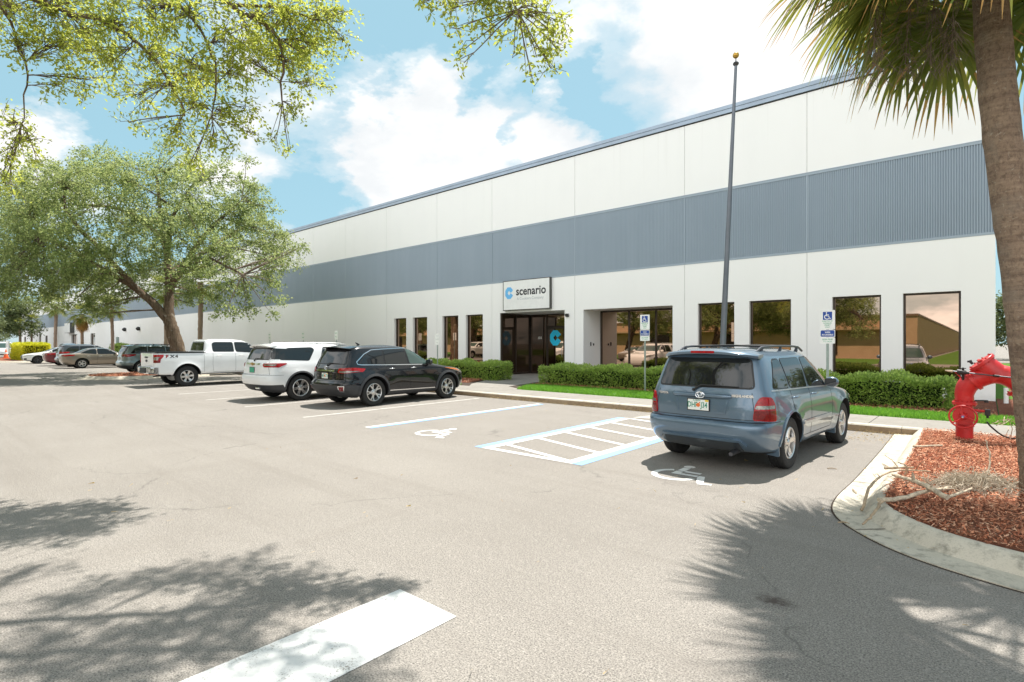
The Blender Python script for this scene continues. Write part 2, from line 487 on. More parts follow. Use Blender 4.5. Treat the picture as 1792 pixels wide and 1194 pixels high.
SUN_ELEV = R(66.8); SUN_AZ = R(-3)        # sun stands behind the building (+Y), a touch to the left (-X)
def setup_light():
    L = bpy.data.lights.new('sun', 'SUN'); L.energy = 4.8; L.angle = R(.53); L.color = (1, .955, .885)
    o = bpy.data.objects.new('sun', L); COL.objects.link(o)
    d = Vector((math.sin(SUN_AZ) * math.cos(SUN_ELEV), math.cos(SUN_AZ) * math.cos(SUN_ELEV), math.sin(SUN_ELEV)))
    o.rotation_euler = d.to_track_quat('Z', 'Y').to_euler(); o.location = (0, 30, 60)
    w = bpy.data.worlds.new('World'); SC.world = w; w.use_nodes = True
    t = w.node_tree; t.nodes.clear()
    def N(ty): return t.nodes.new(ty)
    def lk(a, b): t.links.new(a, b)
    out = N('ShaderNodeOutputWorld'); bg = N('ShaderNodeBackground')
    sky = N('ShaderNodeTexSky'); sky.sky_type = 'NISHITA'; sky.sun_disc = False
    sky.sun_elevation = SUN_ELEV; sky.sun_rotation = SUN_AZ
    sky.air_density = 1.0; sky.dust_density = 1.2; sky.ozone_density = 2.2
    tc = N('ShaderNodeTexCoord'); gen = tc.outputs['Generated']
    def math_(op, a, b=0.0, clamp=False):
        n = N('ShaderNodeMath'); n.operation = op; n.use_clamp = clamp
        for i, v in enumerate((a, b)):
            if hasattr(v, 'is_linked'): lk(v, n.inputs[i])
            else: n.inputs[i].default_value = v
        return n.outputs[0]
    sep = N('ShaderNodeSeparateXYZ'); lk(gen, sep.inputs[0])
    # project the view direction on a flat cloud deck: bigger overhead, flatter toward the horizon
    den = math_('ADD', math_('MAXIMUM', sep.outputs[2], 0.0), .38)
    cx = math_('DIVIDE', sep.outputs[0], den); cy = math_('DIVIDE', sep.outputs[1], den); 
    cmb = N('ShaderNodeCombineXYZ'); lk(cx, cmb.inputs[0]); lk(cy, cmb.inputs[1]); lk(math_('MULTIPLY', sep.outputs[2], 1.3), cmb.inputs[2])
    def noise(vec, sc, det, rough, dist=0.0):
        n = N('ShaderNodeTexNoise'); n.inputs['Scale'].default_value = sc; n.inputs['Detail'].default_value = det
        n.inputs['Roughness'].default_value = rough; n.inputs['Distortion'].default_value = dist; lk(vec, n.inputs['Vector']); return n.outputs['Fac']
    def ramp(f, st):
        n = N('ShaderNodeValToRGB'); n.color_ramp.interpolation = 'EASE'
        while len(n.color_ramp.elements) < len(st): n.color_ramp.elements.new(.5)
        for e, (p, c) in zip(n.color_ramp.elements, st):
            e.position = p; e.color = (c, c, c, 1) if isinstance(c, (int, float)) else (*c, 1)
        lk(f, n.inputs[0]); return n.outputs[0]
    base = noise(cmb.outputs[0], 3.4, 9, .55, .2)
    wisps = noise(cmb.outputs[0], 7.0, 6, .6, .3)
    f = math_('ADD', base, math_('MULTIPLY', math_('SUBTRACT', wisps, .5), .16))
    wn = N('ShaderNodeTexNoise'); wn.inputs['Scale'].default_value = 9; wn.inputs['Detail'].default_value = 5; wn.inputs['Roughness'].default_value = .6; lk(cmb.outputs[0], wn.inputs['Vector'])
    wv = N('ShaderNodeVectorMath'); wv.operation = 'MULTIPLY_ADD'; lk(wn.outputs['Color'], wv.inputs[0]); wv.inputs[1].default_value = (.16, .16, .16)
    wo = N('ShaderNodeVectorMath'); wo.operation = 'SUBTRACT'; lk(gen, wo.inputs[0]); wo.inputs[1].default_value = (.08, .08, .08); lk(wo.outputs[0], wv.inputs[2]); warped = wv.outputs[0]
    # cumulus heaps and clear gaps, as directions (unit vectors) with an angular size and a weight
    for (dx, dy, dz, size, wgt) in CLOUDS:
        v = N('ShaderNodeVectorMath'); v.operation = 'DISTANCE'; lk(warped, v.inputs[0]); v.inputs[1].default_value = (dx, dy, dz)
        g = math_('DIVIDE', v.outputs['Value'], size)
        g = math_('MULTIPLY', g, g)
        g = math_('MULTIPLY', math_('MAXIMUM', math_('SUBTRACT', 1.0, g), 0.0), wgt)
        f = math_('ADD', f, g)
    cover = ramp(f, [(.44, 0.0), (.55, .36), (.72, 1.0)])
    shade = ramp(noise(cmb.outputs[0], 3.3, 6, .6), [(.34, (.80, .83, .86)), (.62, (1, 1, 1))])
    sm = N('ShaderNodeMix'); sm.data_type = 'RGBA'; sm.blend_type = 'MULTIPLY'; sm.inputs[0].default_value = 1
    lk(shade, sm.inputs[6]); sm.inputs[7].default_value = (4.5, 4.48, 4.42, 1)
    # added boost: brightens clouds behind the camera, out of view, to lift the facade
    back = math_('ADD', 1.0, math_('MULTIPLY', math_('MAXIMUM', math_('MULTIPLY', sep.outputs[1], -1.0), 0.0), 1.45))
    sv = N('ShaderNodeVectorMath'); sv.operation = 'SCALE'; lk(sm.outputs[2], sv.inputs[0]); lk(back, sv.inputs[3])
    # clear sky, a little paler and greener than pure Nishita blue (humid summer air)
    hz = N('ShaderNodeMix'); hz.data_type = 'RGBA'; hz.inputs[0].default_value = .85
    lk(sky.outputs[0], hz.inputs[6]); hz.inputs[7].default_value = (1.5, 2.6, 2.95, 1)
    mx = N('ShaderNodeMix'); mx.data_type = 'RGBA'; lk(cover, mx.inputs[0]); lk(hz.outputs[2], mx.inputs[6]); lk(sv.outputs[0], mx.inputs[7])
    zn = math_('SUBTRACT', 1.0, math_('MULTIPLY', math_('DIVIDE', math_('MAXIMUM', math_('SUBTRACT', sep.outputs[2], .56), 0.0), .44), .55))   # deeper toward the zenith: unseen sky dimmed to darken the ground shade
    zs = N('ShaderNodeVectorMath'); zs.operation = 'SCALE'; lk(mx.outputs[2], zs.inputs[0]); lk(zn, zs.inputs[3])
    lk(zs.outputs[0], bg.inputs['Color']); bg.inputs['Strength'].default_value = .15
    lk(bg.outputs[0], out.inputs['Surface'])
    SC.view_settings.view_transform = 'Standard'; SC.view_settings.look = 'None'
    SC.view_settings.exposure = .76; SC.view_settings.gamma = 1.0
def cdir(px, py):
    c, s = math.cos(CAM_YAW), math.sin(CAM_YAW)
    r = (px - 896) / 949; u = (601 - py) / 949
    v = Vector((r * c - s, r * s + c, u)).normalized(); return tuple(v)
# directions of the bigger clouds (+) and of blue gaps (-), unit vectors with a size and weight
CLOUDS = [(*cdir(*p), s, w) for p, s, w in (
    ((720, 265), .17, .20), ((655, 235), .09, .12), ((800, 270), .12, .14), ((965, 235), .075, .30), ((1010, 255), .06, .16), ((1250, 70), .25, .18), ((1130, 150), .10, .10), ((60, 265), .085, .30), ((90, 300), .10, .16),
    ((640, 320), .12, .10), ((480, 240), .17, .16), ((330, 250), .12, .10), ((1400, 40), .2, .15), ((620, 90), .05, .10), ((760, 165), .10, .14), ((880, 175), .06, .12), ((880, 330), .14, .12), ((700, 340), .1, .1),
    ((560, 40), .13, -.16), ((690, 60), .09, -.12), ((600, 165), .05, -.10), ((180, 170), .20, -.22), ((830, 85), .08, -.14), ((893, 240), .03, -.12), ((1080, 50), .05, -.08),
    ((1000, 120), .05, -.16), ((560, 330), .10, -.16), ((1780, 330), .22, -.25), ((905, 205), .04, -.10), ((660, 210), .02, -.05), ((820, 205), .03, -.06))]
CLOUDS += [(-.3, -.85, .43, .8, .26), (.6, -.7, .4, .65, .26), (-.85, -.35, .38, .5, .18)]  # added cloud banks behind the camera, unseen, lighting the shaded facade
setup_light()

# ================================================================ ground
def sheet(name, poly, z, mat, kind='structure', cuts=0):
    me = bpy.data.meshes.new(name); me.from_pydata([(x, y, z) for x, y in poly], [], [list(range(len(poly)))])
    me.materials.append(MAT[mat]); o = link_mesh(name, me); o['kind'] = kind; return o
def slab(name, poly, z0, z1, mats, kind='structure', bevel=0, top_idx=None):
    mb = MB(); mb.prism(poly, z0, z1)
    o = mb.build(name, mats, bevel=bevel)
    o['kind'] = kind
    return o
sheet('parking_lot', [(-900, -900), (900, -900), (900, 900), (-900, 900)], 0, 'asphalt')
def rect(x0, y0, x1, y1): return [(x0, y0), (x1, y0), (x1, y1), (x0, y1)]
KY = 12.68           # face of the kerb
XL = -172
# lawn / soil behind the walk: raised planting ground up to the facade
slab('planting_ground', rect(XL, 14.30, 40, 60), -.3, GZ - .012, MAT['soil'])
# the kerb: its own face colour is a stained brown, top pale
def kerb(name, x0, x1):
    mb = MB()
    step = 3.05
    x = x0
    while x < x1 - .01:
        xe = min(x + step, x1)
        a, b = x + .004, xe - .004
        prof = [(KY, -.2), (KY + .012, GZ - .03), (KY + .035, GZ - .005), (KY + .06, GZ), (KY + .155, GZ), (KY + .155, -.2)]
        vs = [(a, y, z) for y, z in prof] + [(b, y, z) for y, z in prof]
        n = len(prof)
        fs = [tuple(range(n)), tuple(range(2 * n - 1, n - 1, -1))] + [(i, n + i, n + (i + 1) % n, (i + 1) % n) for i in range(n)]
        o0 = len(mb.v); mb.add(vs, fs, 0)
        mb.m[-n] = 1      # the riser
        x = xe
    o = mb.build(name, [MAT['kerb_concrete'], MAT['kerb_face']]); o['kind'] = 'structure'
kerb('kerb', XL, 40)
def walk():
    mb = MB(); x = XL; 
    while x < 40:
        mb.box((x + .006, KY + .160, -.1), (x + 1.52 - .006, 14.292, GZ)); x += 1.52
    o = mb.build('walkway', MAT['walk_concrete'], bevel=.004); o['kind'] = 'structure'
    sheet('walkway_bed', rect(XL, KY + .157, 40, 14.297), GZ - .02, 'soil')
walk()
# path from the walk to the entrance, flaring where it meets the walk
mbp = MB()
for (ya, yb, xa0, xa1, xb0, xb1) in ((14.304, 15.1, -14.6, -12.0, -15.3, -13.35), (15.106, 16.8, -15.3, -13.35, -16.2, -13.75), (16.806, 18.5, -16.2, -13.75, -17.3, -14.1), (18.506, 22.46, -18.22, -14.5, -18.22, -14.5)):
    mbp.prism([(xa0, ya), (xa1, ya), (xb1, yb), (xb0, yb)], -.1, GZ + .002)
o = mbp.build('entrance_path', MAT['walk_concrete'], bevel=.004); o['kind'] = 'structure'

# ---- planting beds of mulch, lying on the planting ground
MULCH = [  # x0,x1,y0,y1 (front, back)
    (-19.6, -15.55, 15.9, 19.9), (-13.5, -.35, 16.15, 19.9), (-36, -20.2, 16.0, 20.0)]
beds = []
def bed(poly, z0, seed, name='mulch_bed'):
    r = random.Random(seed)
    bm = bmesh.new()
    vs = [bm.verts.new((x, y, z0)) for x, y in poly]
    f = bm.faces.new(vs)
    xs = [p[0] for p in poly]; ys = [p[1] for p in poly]
    st = .35
    x = min(xs) + st
    while x < max(xs):
        bmesh.ops.bisect_plane(bm, geom=bm.verts[:] + bm.edges[:] + bm.faces[:], plane_co=(x, 0, 0), plane_no=(1, 0, 0)); x += st
    y = min(ys) + st
    while y < max(ys):
        bmesh.ops.bisect_plane(bm, geom=bm.verts[:] + bm.edges[:] + bm.faces[:], plane_co=(0, y, 0), plane_no=(0, 1, 0)); y += st
    for v in bm.verts:
        if not v.is_boundary: v.co.z += r.uniform(.008, .03)
    me = bpy.data.meshes.new(name); bm.to_mesh(me); bm.free()
    me.polygons.foreach_set('use_smooth', np.ones(len(me.polygons), dtype=bool))
    me.materials.append(MAT['mulch_bed'])
    o = link_mesh(name, me); o['kind'] = 'structure'; beds.append(o)
    return o
bed([(-19.6, 15.6), (-17.0, 15.25), (-15.9, 15.55), (-16.6, 17.2), (-17.5, 18.4), (-18.5, 19.9), (-19.6, 19.9)], GZ - .006, 1)
bed([(-13.2, 16.3), (-10, 16.35), (-6, 16.1), (-3, 15.75), (.22, 15.68), (.22, 20.1), (-13.5, 20.1), (-13.7, 17.2)], GZ - .006, 2)
bed([(.245, 16.1), (1.5, 15.9), (1.7, 21), (.245, 21)], GZ + .002, 4)
bed([(-60, 16.3), (-20, 16.3), (-20, 20.1), (-60, 20.1)], GZ - .006, 3)
# lawn sheets beneath the grass blades
LAWNS = [[(-12.25, 14.31), (6, 14.31), (6, 15.65), (-2.5, 15.66), (-6, 16.05), (-10, 16.3), (-13.0, 16.25), (-12.9, 15.6)],
         [(-60, 14.31), (-15.1, 14.31), (-15.6, 14.85), (-16.2, 15.2), (-17.2, 15.2), (-19.6, 15.55), (-60, 16.28)]]
for p in LAWNS: sheet('lawn', p, GZ - .003, 'lawn')
sheet('lawn', rect(.235, 15.65, 40, 59), GZ - .003, 'lawn')
def in_poly(x, y, poly):
    c = False; j = len(poly) - 1
    for i in range(len(poly)):
        xi, yi = poly[i]; xj, yj = poly[j]
        if (yi > y) != (yj > y) and x < (xj - xi) * (y - yi) / (yj - yi) + xi: c = not c
        j = i
    return c
def grass(poly, dens, hmin, hmax, seed, wid=.008):
    g = np.random.default_rng(seed)
    P = np.array(poly); x0, y0 = P.min(0); x1, y1 = P.max(0)
    n = int((x1 - x0) * (y1 - y0) * dens)
    pts = np.stack([g.uniform(x0, x1, n), g.uniform(y0, y1, n)], 1)
    pts = pts[[in_poly(a, b, poly) for a, b in pts]]
    n = len(pts); h = g.uniform(hmin, hmax, n); a = g.uniform(0, 2 * np.pi, n)
    lean = g.normal(0, .45, (n, 2)) * h[:, None]
    w = wid * g.uniform(.6, 1.3, n)
    dx, dy = np.cos(a) * w, np.sin(a) * w
    base = np.column_stack([pts, np.full(n, GZ - .004)])
    v0 = base + np.column_stack([dx, dy, np.zeros(n)]); v1 = base - np.column_stack([dx, dy, np.zeros(n)])
    v2 = base + np.column_stack([lean * .45 - np.column_stack([dx, dy]) * .7, h * .6]); v3 = base + np.column_stack([lean * .45 + np.column_stack([dx, dy]) * .7, h * .6])
    v4 = base + np.column_stack([lean, h])
    V = np.stack([v0, v1, v2, v3, v4], 1).reshape(-1, 3)
    i = np.arange(n)[:, None] * 5
    F = np.concatenate([i + [0, 1, 2], i + [0, 2, 3], i + [3, 2, 4]])
    me = np_mesh('grass', V, F, MAT['grass_blade'])
    o = link_mesh('grass', me); tag(o, 'short bright green grass along the walkway', 'grass', kind='stuff'); return o
grass(LAWNS[0], 1500, .05, .11, 5)
grass([(-24, 14.31), (-15.1, 14.31), (-15.6, 14.85), (-16.2, 15.2), (-17.2, 15.2), (-19.6, 15.55), (-24, 15.7)], 1000, .05, .11, 6)

# ---- the two raised islands: gutter apron, kerb and mulch
def offset_path(path, d):
    out = []
    for i, p in enumerate(path):
        a = Vector(path[max(i - 1, 0)]); b = Vector(path[min(i + 1, len(path) - 1)])
        t = (b - a).normalized(); n = Vector((-t.y, t.x))
        out.append((p[0] + n.x * d, p[1] + n.y * d))
    return out
def smooth_path(pts, n=8):
    out = []
    P = [Vector((*p, 0)) for p in pts]
    for i in range(len(P) - 1):
        p0, p1, p2, p3 = P[max(i - 1, 0)], P[i], P[i + 1], P[min(i + 2, len(P) - 1)]
        for k in range(n):
            t = k / n
            q = .5 * ((2 * p1) + (-p0 + p2) * t + (2 * p0 - 5 * p1 + 4 * p2 - p3) * t * t + (-p0 + 3 * p1 - 3 * p2 + p3) * t ** 3)
            out.append((q.x, q.y))
    out.append(pts[-1]); return out
def island(path, apron, kerbw, zt, inner_extra, seed, side=1):
    """path walks round the island with the island on its left"""
    p0 = smooth_path(path, 7)
    prof = [(0, -.05), (0, .012), (apron, .022), (apron + .05, zt * .55), (apron + .10, zt - .012), (apron + .14, zt), (apron + kerbw, zt), (apron + kerbw, -.05)]
    rails = [[(x, y, z) for x, y in offset_path(p0, d * side)] for d, z in prof]
    n = len(p0); V = [v for r in rails for v in r]; F = []
    # control joints are left as gaps
    acc = 0; 
    for i in range(n - 1):
        for k in range(len(prof) - 1):
            F.append((k * n + i, k * n + i + 1, (k + 1) * n + i + 1, (k + 1) * n + i))
    me = bpy.data.meshes.new('island_kerb'); me.from_pydata(V, [], F)
    bm = bmesh.new(); bm.from_mesh(me); bmesh.ops.recalc_face_normals(bm, faces=bm.faces)
    up = sum(f.normal.z for f in bm.faces)
    if up < 0: bmesh.ops.reverse_faces(bm, faces=bm.faces)
    bm.to_mesh(me); bm.free()
    me.polygons.foreach_set('use_smooth', np.ones(len(me.polygons), dtype=bool)); me.set_sharp_from_angle(angle=R(40))
    me.materials.append(MAT['island_kerb'])
    o = link_mesh('island_kerb', me); o['kind'] = 'structure'
    inner = offset_path(p0, (apron + kerbw - .01) * side)
    # dark sealed gap between gutter and asphalt
    a = offset_path(p0, -.018 * side); b = offset_path(p0, .006 * side)
    me2 = bpy.data.meshes.new('gutter_joint'); me2.from_pydata([(x, y, .004) for x, y in a] + [(x, y, .004) for x, y in b], [], [(i, i + 1, n + i + 1, n + i) for i in range(n - 1)])
    me2.materials.append(MAT['soil']); o2 = link_mesh('gutter_joint', me2); o2['kind'] = 'structure'
    # cross joints in the apron
    mbj = MB()
    L = 0
    for i in range(1, n):
        L += (Vector(p0[i]) - Vector(p0[i - 1])).length
        if L > 2.1:
            L = 0
            q = offset_path(p0, (apron - .01) * side)[i]
            u = (Vector(q) - Vector(p0[i])).normalized(); w = Vector((-u.y, u.x)) * .006
            mbj.add([(p0[i][0] - w.x, p0[i][1] - w.y, .0155), (p0[i][0] + w.x, p0[i][1] + w.y, .0155), (q[0] + w.x, q[1] + w.y, .0255), (q[0] - w.x, q[1] - w.y, .0255)], [(0, 1, 2, 3)])
    if mbj.v:
        oj = mbj.build('kerb_joint', MAT['soil']); oj['kind'] = 'structure'
    return bed(inner + inner_extra, zt - .02, seed), inner + inner_extra
ISL_R = [(-1.31, 12.66), (-1.27, 10.6), (-1.25, 8.2), (-1.26, 7.0), (-1.16, 6.35), (-.86, 5.85), (-.42, 5.46), (.22, 5.22), (1.0, 5.10), (3, 5.05), (12, 5.05)]
BEDR, POLYR = island(ISL_R, .28, .18, .15, [(12, 12.66)], 11, 1)
ISL_L = [(-31.2, 12.66), (-31.0, 9.5), (-31.1, 7.3), (-31.9, 6.35), (-33.2, 6.0), (-34.6, 6.35), (-35.5, 7.4), (-35.6, 9.5), (-35.4, 12.66)]
BEDL, POLYL = island(ISL_L[::-1], .25, .18, .15, [], 12, 1)
ISL_F = [(-65.5, 12.66), (-65.4, 9.0), (-65.8, 7.2), (-67.5, 6.3), (-70, 6.1), (-78, 6.1), (-83, 7.0), (-83.5, 12.66)]
BEDF, POLYF = island(ISL_F[::-1], .25, .18, .15, [], 13, 1)

def chips(poly, zf, n, smin, smax, seed, name='mulch_chips', label='loose reddish wood mulch chips', cat='mulch', mat='mulch_chip', elong=4.6, tilt=.38):
    g = np.random.default_rng(seed); P = np.array(poly); x0, y0 = P.min(0); x1, y1 = P.max(0)
    pts = np.stack([g.uniform(x0, x1, n), g.uniform(y0, y1, n)], 1)
    pts = pts[[in_poly(a, b, poly) for a, b in pts]]; n = len(pts)
    L = g.uniform(smin, smax, n); W = L / elong * g.uniform(.6, 1.4, n); a = g.uniform(0, 2 * np.pi, n)
    t = g.normal(0, tilt, n)
    u = np.column_stack([np.cos(a) * np.cos(t), np.sin(a) * np.cos(t), np.sin(t)]); v = np.column_stack([-np.sin(a), np.cos(a), g.normal(0, tilt, n)])
    c = np.column_stack([pts, zf + g.uniform(.0, .035, n) + L * .3 * np.abs(np.sin(t))])
    bend = np.column_stack([np.zeros((n, 2)), L * .12 * g.normal(0, 1, n)])
    uu = u * L[:, None] * .5; vv = v * W[:, None] * .5; k1 = g.uniform(.3, 1.1, (n, 1)); k2 = g.uniform(.3, 1.1, (n, 1))
    if mat != 'mulch_chip': k1 = k2 = np.full((n, 1), .12); vv = vv * 1.3
    V = np.stack([c - uu - vv * k1 + bend, c + uu * .9 - vv * k2, c + uu + vv * k2, c - uu * .9 + vv * k1], 1).reshape(-1, 3)
    i = np.arange(n)[:, None] * 4
    F = np.concatenate([i + [0, 1, 2], i + [0, 2, 3]])
    o = link_mesh(name, np_mesh(name, V, F, MAT[mat])); tag(o, label, cat, kind='stuff'); return o
chips([p for p in POLYR if p[0] < 3.5] + [(3.5, 12.6)], .150, 90000, .014, .05, 21, label='loose reddish wood mulch chips round the palm and the red valve')
chips(POLYL, .15, 6000, .03, .1, 22, label='loose reddish mulch chips under the big oak')
chips([(-19.6, 15.6), (-17.0, 15.25), (-15.9, 15.55), (-16.6, 17.2), (-19.6, 17.0)], GZ + .02, 5000, .03, .08, 23, label='reddish mulch chips before the short hedge')
chips([(-13.2, 16.3), (-6, 16.1), (-3, 15.75), (.2, 15.7), (.2, 16.9), (-13.2, 16.9)], GZ + .02, 6000, .03, .08, 24, label='reddish mulch chips along the long hedges')
# leaves blown on the lot
chips(rect(-9, 1.5, 1.2, 12.5), .012, 130, .03, .07, 31, 'fallen_leaves', 'dry fallen leaves scattered on the parking lot', 'leaves', 'fallen_leaf', 2.4, .25)
chips([(-12, KY - .22), (0, KY - .22), (0, KY - .02), (-12, KY - .02)], .01, 900, .02, .06, 32, 'fallen_leaves', 'leaf litter gathered at the foot of the kerb', 'leaves', 'fallen_leaf', 2.6, .3)
chips([(-1.9, 11.2), (-1.2, 11.2), (-1.2, 12.64), (-1.9, 12.64)], .012, 260, .02, .06, 33, 'fallen_leaves', 'leaf litter in the corner of kerb and island', 'leaves', 'fallen_leaf', 2.6, .3)
chips([(-1.25, 5.6), (-.3, 5.6), (-.6, 8.8), (-1.25, 8.8)], .03, 90, .02, .06, 34, 'fallen_leaves', 'dry leaf bits lying on the island gutter', 'leaves', 'fallen_leaf', 3.5, .2)

# ================================================================ painted markings (sheets 4 mm above the asphalt)
def mark(name, poly, mat='white_paint', z=.004):
    return sheet(name, poly, z, mat)
def bar(x0, y0, x1, y1, w, mat='white_paint', z=.004, name='parking_line'):
    a = Vector((x0, y0)); b = Vector((x1, y1)); t = (b - a).normalized(); n = Vector((-t.y, t.x)) * w / 2
    return mark(name, [tuple(a - n), tuple(b - n), tuple(b + n), tuple(a + n)], mat, z)
bar(-9.70, 6.5, -9.70, 12.3, .11); bar(-9.575, 6.5, -9.575, 12.3, .135, 'blue_paint')
bar(-6.43, 6.5, -6.43, 11.3, .17, 'blue_paint'); bar(-6.27, 6.5, -6.27, 11.3, .14)
bar(-4.60, 6.5, -4.60, 11.9, .15); bar(-4.435, 6.5, -4.435, 11.9, .17, 'blue_paint')
bar(-6.19, 6.56, -4.68, 6.56, .12)
for k in range(6):                       # hatching, slanting across the access aisle
    y0 = 7.0 + k * .86
    if y0 + .25 < 11.6: bar(-6.19, y0, -4.68, y0 - .42 if k else 6.63, .105)
mark('concrete_apron', [(-6.25, 11.45), (-4.3, 11.9), (-4.3, 12.66), (-6.0, 12.66)], 'pad_concrete', .0065)
for x in (-12.12, -15.33, -18.1): bar(x, 6.4, x, 12.3, .10, 'worn_white_paint')
for x in (-20.9, -23.7, -27.2, -38.9, -45.9, -49.6, -53, -57, -60.2): bar(x, 6.5, x, 12.3, .1, 'worn_white_paint')
# the big bar in the foreground
bar(-2.84, -1.6, -2.84, 2.38, .585, 'bar_paint', name='painted_bar')
def isa(cx, y0, s):
    """stencilled wheelchair symbol lying on the asphalt, head toward the kerb"""
    mb = MB()
    def P(pts): 
        mb.add([(cx + x * s, y0 + y * s, .005) for x, y in pts], [tuple(range(len(pts)))])
    def arc(r0, r1, a0, a1, c=(0, 0), n=14):
        for i in range(n):
            t0 = R(a0 + (a1 - a0) * i / n); t1 = R(a0 + (a1 - a0) * (i + 1) / n)
            P([(c[0] + r0 * math.cos(t0), c[1] + r0 * math.sin(t0)), (c[0] + r1 * math.cos(t0), c[1] + r1 * math.sin(t0)), (c[0] + r1 * math.cos(t1), c[1] + r1 * math.sin(t1)), (c[0] + r0 * math.cos(t1), c[1] + r0 * math.sin(t1))])
    arc(.255, .345, 118, 205, (-.08, .36)); arc(.255, .345, 211, 345, (-.08, .36))       # wheel
    P([(-.12 + .085 * math.cos(R(a)), .95 + .085 * math.sin(R(a))) for a in range(0, 360, 20)])  # head
    P([(-.17, .85), (-.06, .85), (-.06, .62), (-.17, .62)])                               # trunk
    P([(-.05, .66), (.19, .66), (.19, .575), (-.05, .575)])                              # arm
    P([(-.17, .59), (-.06, .59), (-.06, .49), (.21, .49), (.21, .40), (-.17, .40)][:6])
    P([(.22, .49), (.30, .49), (.42, .13), (.33, .10), (.22, .40)])                      # leg
    P([(.345, .09), (.425, .12), (.52, .16), (.545, .09), (.37, .03)])                   # foot
    o = mb.build('wheelchair_symbol', MAT['white_paint']); o['kind'] = 'structure'
isa(-3.03, 6.54, .92); isa(-8.05, 6.60, .98)
# ================================================================ the long warehouse
bld = empty('warehouse_building', (-80, D, 0))
tag(bld, 'long white warehouse with a blue grey ribbed band and dark bronze windows', 'building')
bld_inv = Matrix.Translation((80, -D, 0))
def on_bld(o):      # parent while keeping world coordinates in the mesh
    o.parent = bld; o.matrix_parent_inverse = bld_inv
    return o
XR = 0.22; XB = -170.0; HB = 10.46; Z0, Z1 = 4.79, 7.445
JOINTS = [-4.5, -8.76, -13.88, -18.98, -23.22, -27.93, -32.5, -36.8]
while JOINTS[-1] > XB + 6: JOINTS.append(JOINTS[-1] - 4.6)
WIN = [(-27.15, -25.98), (-25.36, -24.07), (-22.77, -21.48), (-20.9, -19.63), (-8.24, -6.88), (-6.36, -4.99), (-3.76, -2.43), (-1.88, -.52)]
FARWIN = [(-166.5, -163.5), (-147.5, -145.0), (-140.5, -138.0), (-103.5, -100.6)]
DOOR = (-18.42, -14.44, 3.27); ALC = (-13.42, -9.25, 3.24); FARDOOR = (-117.0, -112.6, 3.25)
WZ0, WZ1 = .45, 3.26
def build_wall():
    xs = {XB, XR}; zs = {-.2, WZ0, WZ1, DOOR[2], ALC[2], FARDOOR[2], Z0, Z1, HB - .05}
    for j in JOINTS: xs |= {j - .011, j + .011}
    for a, b in WIN + FARWIN: xs |= {a, b}
    for t in (DOOR, ALC, FARDOOR): xs |= {t[0], t[1]}
    xs = sorted(xs); zs = sorted(zs)
    def depth(x, z):
        for a, b in WIN + FARWIN:
            if a < x < b and WZ0 < z < WZ1: return None
        for a, b, h in (DOOR, ALC, FARDOOR):
            if a < x < b and z < h: return None
        if Z0 < z < Z1: return .05
        for j in JOINTS:
            if abs(x - j) < .011: return .02
        return 0.0
    mb = MB(); nx, nz = len(xs) - 1, len(zs) - 1
    dm = [[depth((xs[i] + xs[i + 1]) / 2, (zs[k] + zs[k + 1]) / 2) for k in range(nz)] for i in range(nx)]
    DEEP = .28
    for i in range(nx):
        for k in range(nz):
            d = dm[i][k]; x0, x1, z0, z1 = xs[i], xs[i + 1], zs[k], zs[k + 1]
            if d is not None:
                y = D + d; mb.add([(x0, y, z0), (x1, y, z0), (x1, y, z1), (x0, y, z1)], [(0, 1, 2, 3)], 1 if d == .02 else 0)
            dd = DEEP if d is None else d
            if i + 1 < nx:
                e = dm[i + 1][k]; ee = DEEP if e is None else e
                if abs(ee - dd) > 1e-6: mb.add([(x1, D + dd, z0), (x1, D + ee, z0), (x1, D + ee, z1), (x1, D + dd, z1)], [(0, 1, 2, 3)])
            if k + 1 < nz:
                e = dm[i][k + 1]; ee = DEEP if e is None else e
                if abs(ee - dd) > 1e-6: mb.add([(x0, D + dd, z1), (x1, D + dd, z1), (x1, D + ee, z1), (x0, D + ee, z1)], [(0, 1, 2, 3)])
    # end walls, back
    mb.add([(XR, D, -.2), (XR, D + 60, -.2), (XR, D + 60, HB - .05), (XR, D, HB - .05)], [(0, 1, 2, 3)])
    mb.add([(XB, D, -.2), (XB, D + 60, -.2), (XB, D + 60, HB - .05), (XB, D, HB - .05)], [(0, 3, 2, 1)])
    mb.add([(XB, D + 60, -.2), (XR, D + 60, -.2), (XR, D + 60, HB - .05), (XB, D + 60, HB - .05)], [(0, 3, 2, 1)])
    on_bld(mb.build('wall', [MAT['white_wall'], MAT['wall_joint']]))
    mb = MB(); mb.box((XB + .05, D + .3, HB - .3), (XR - .05, D + 59.9, HB - .12)); on_bld(mb.build('roof', MAT['roofing']))
build_wall()
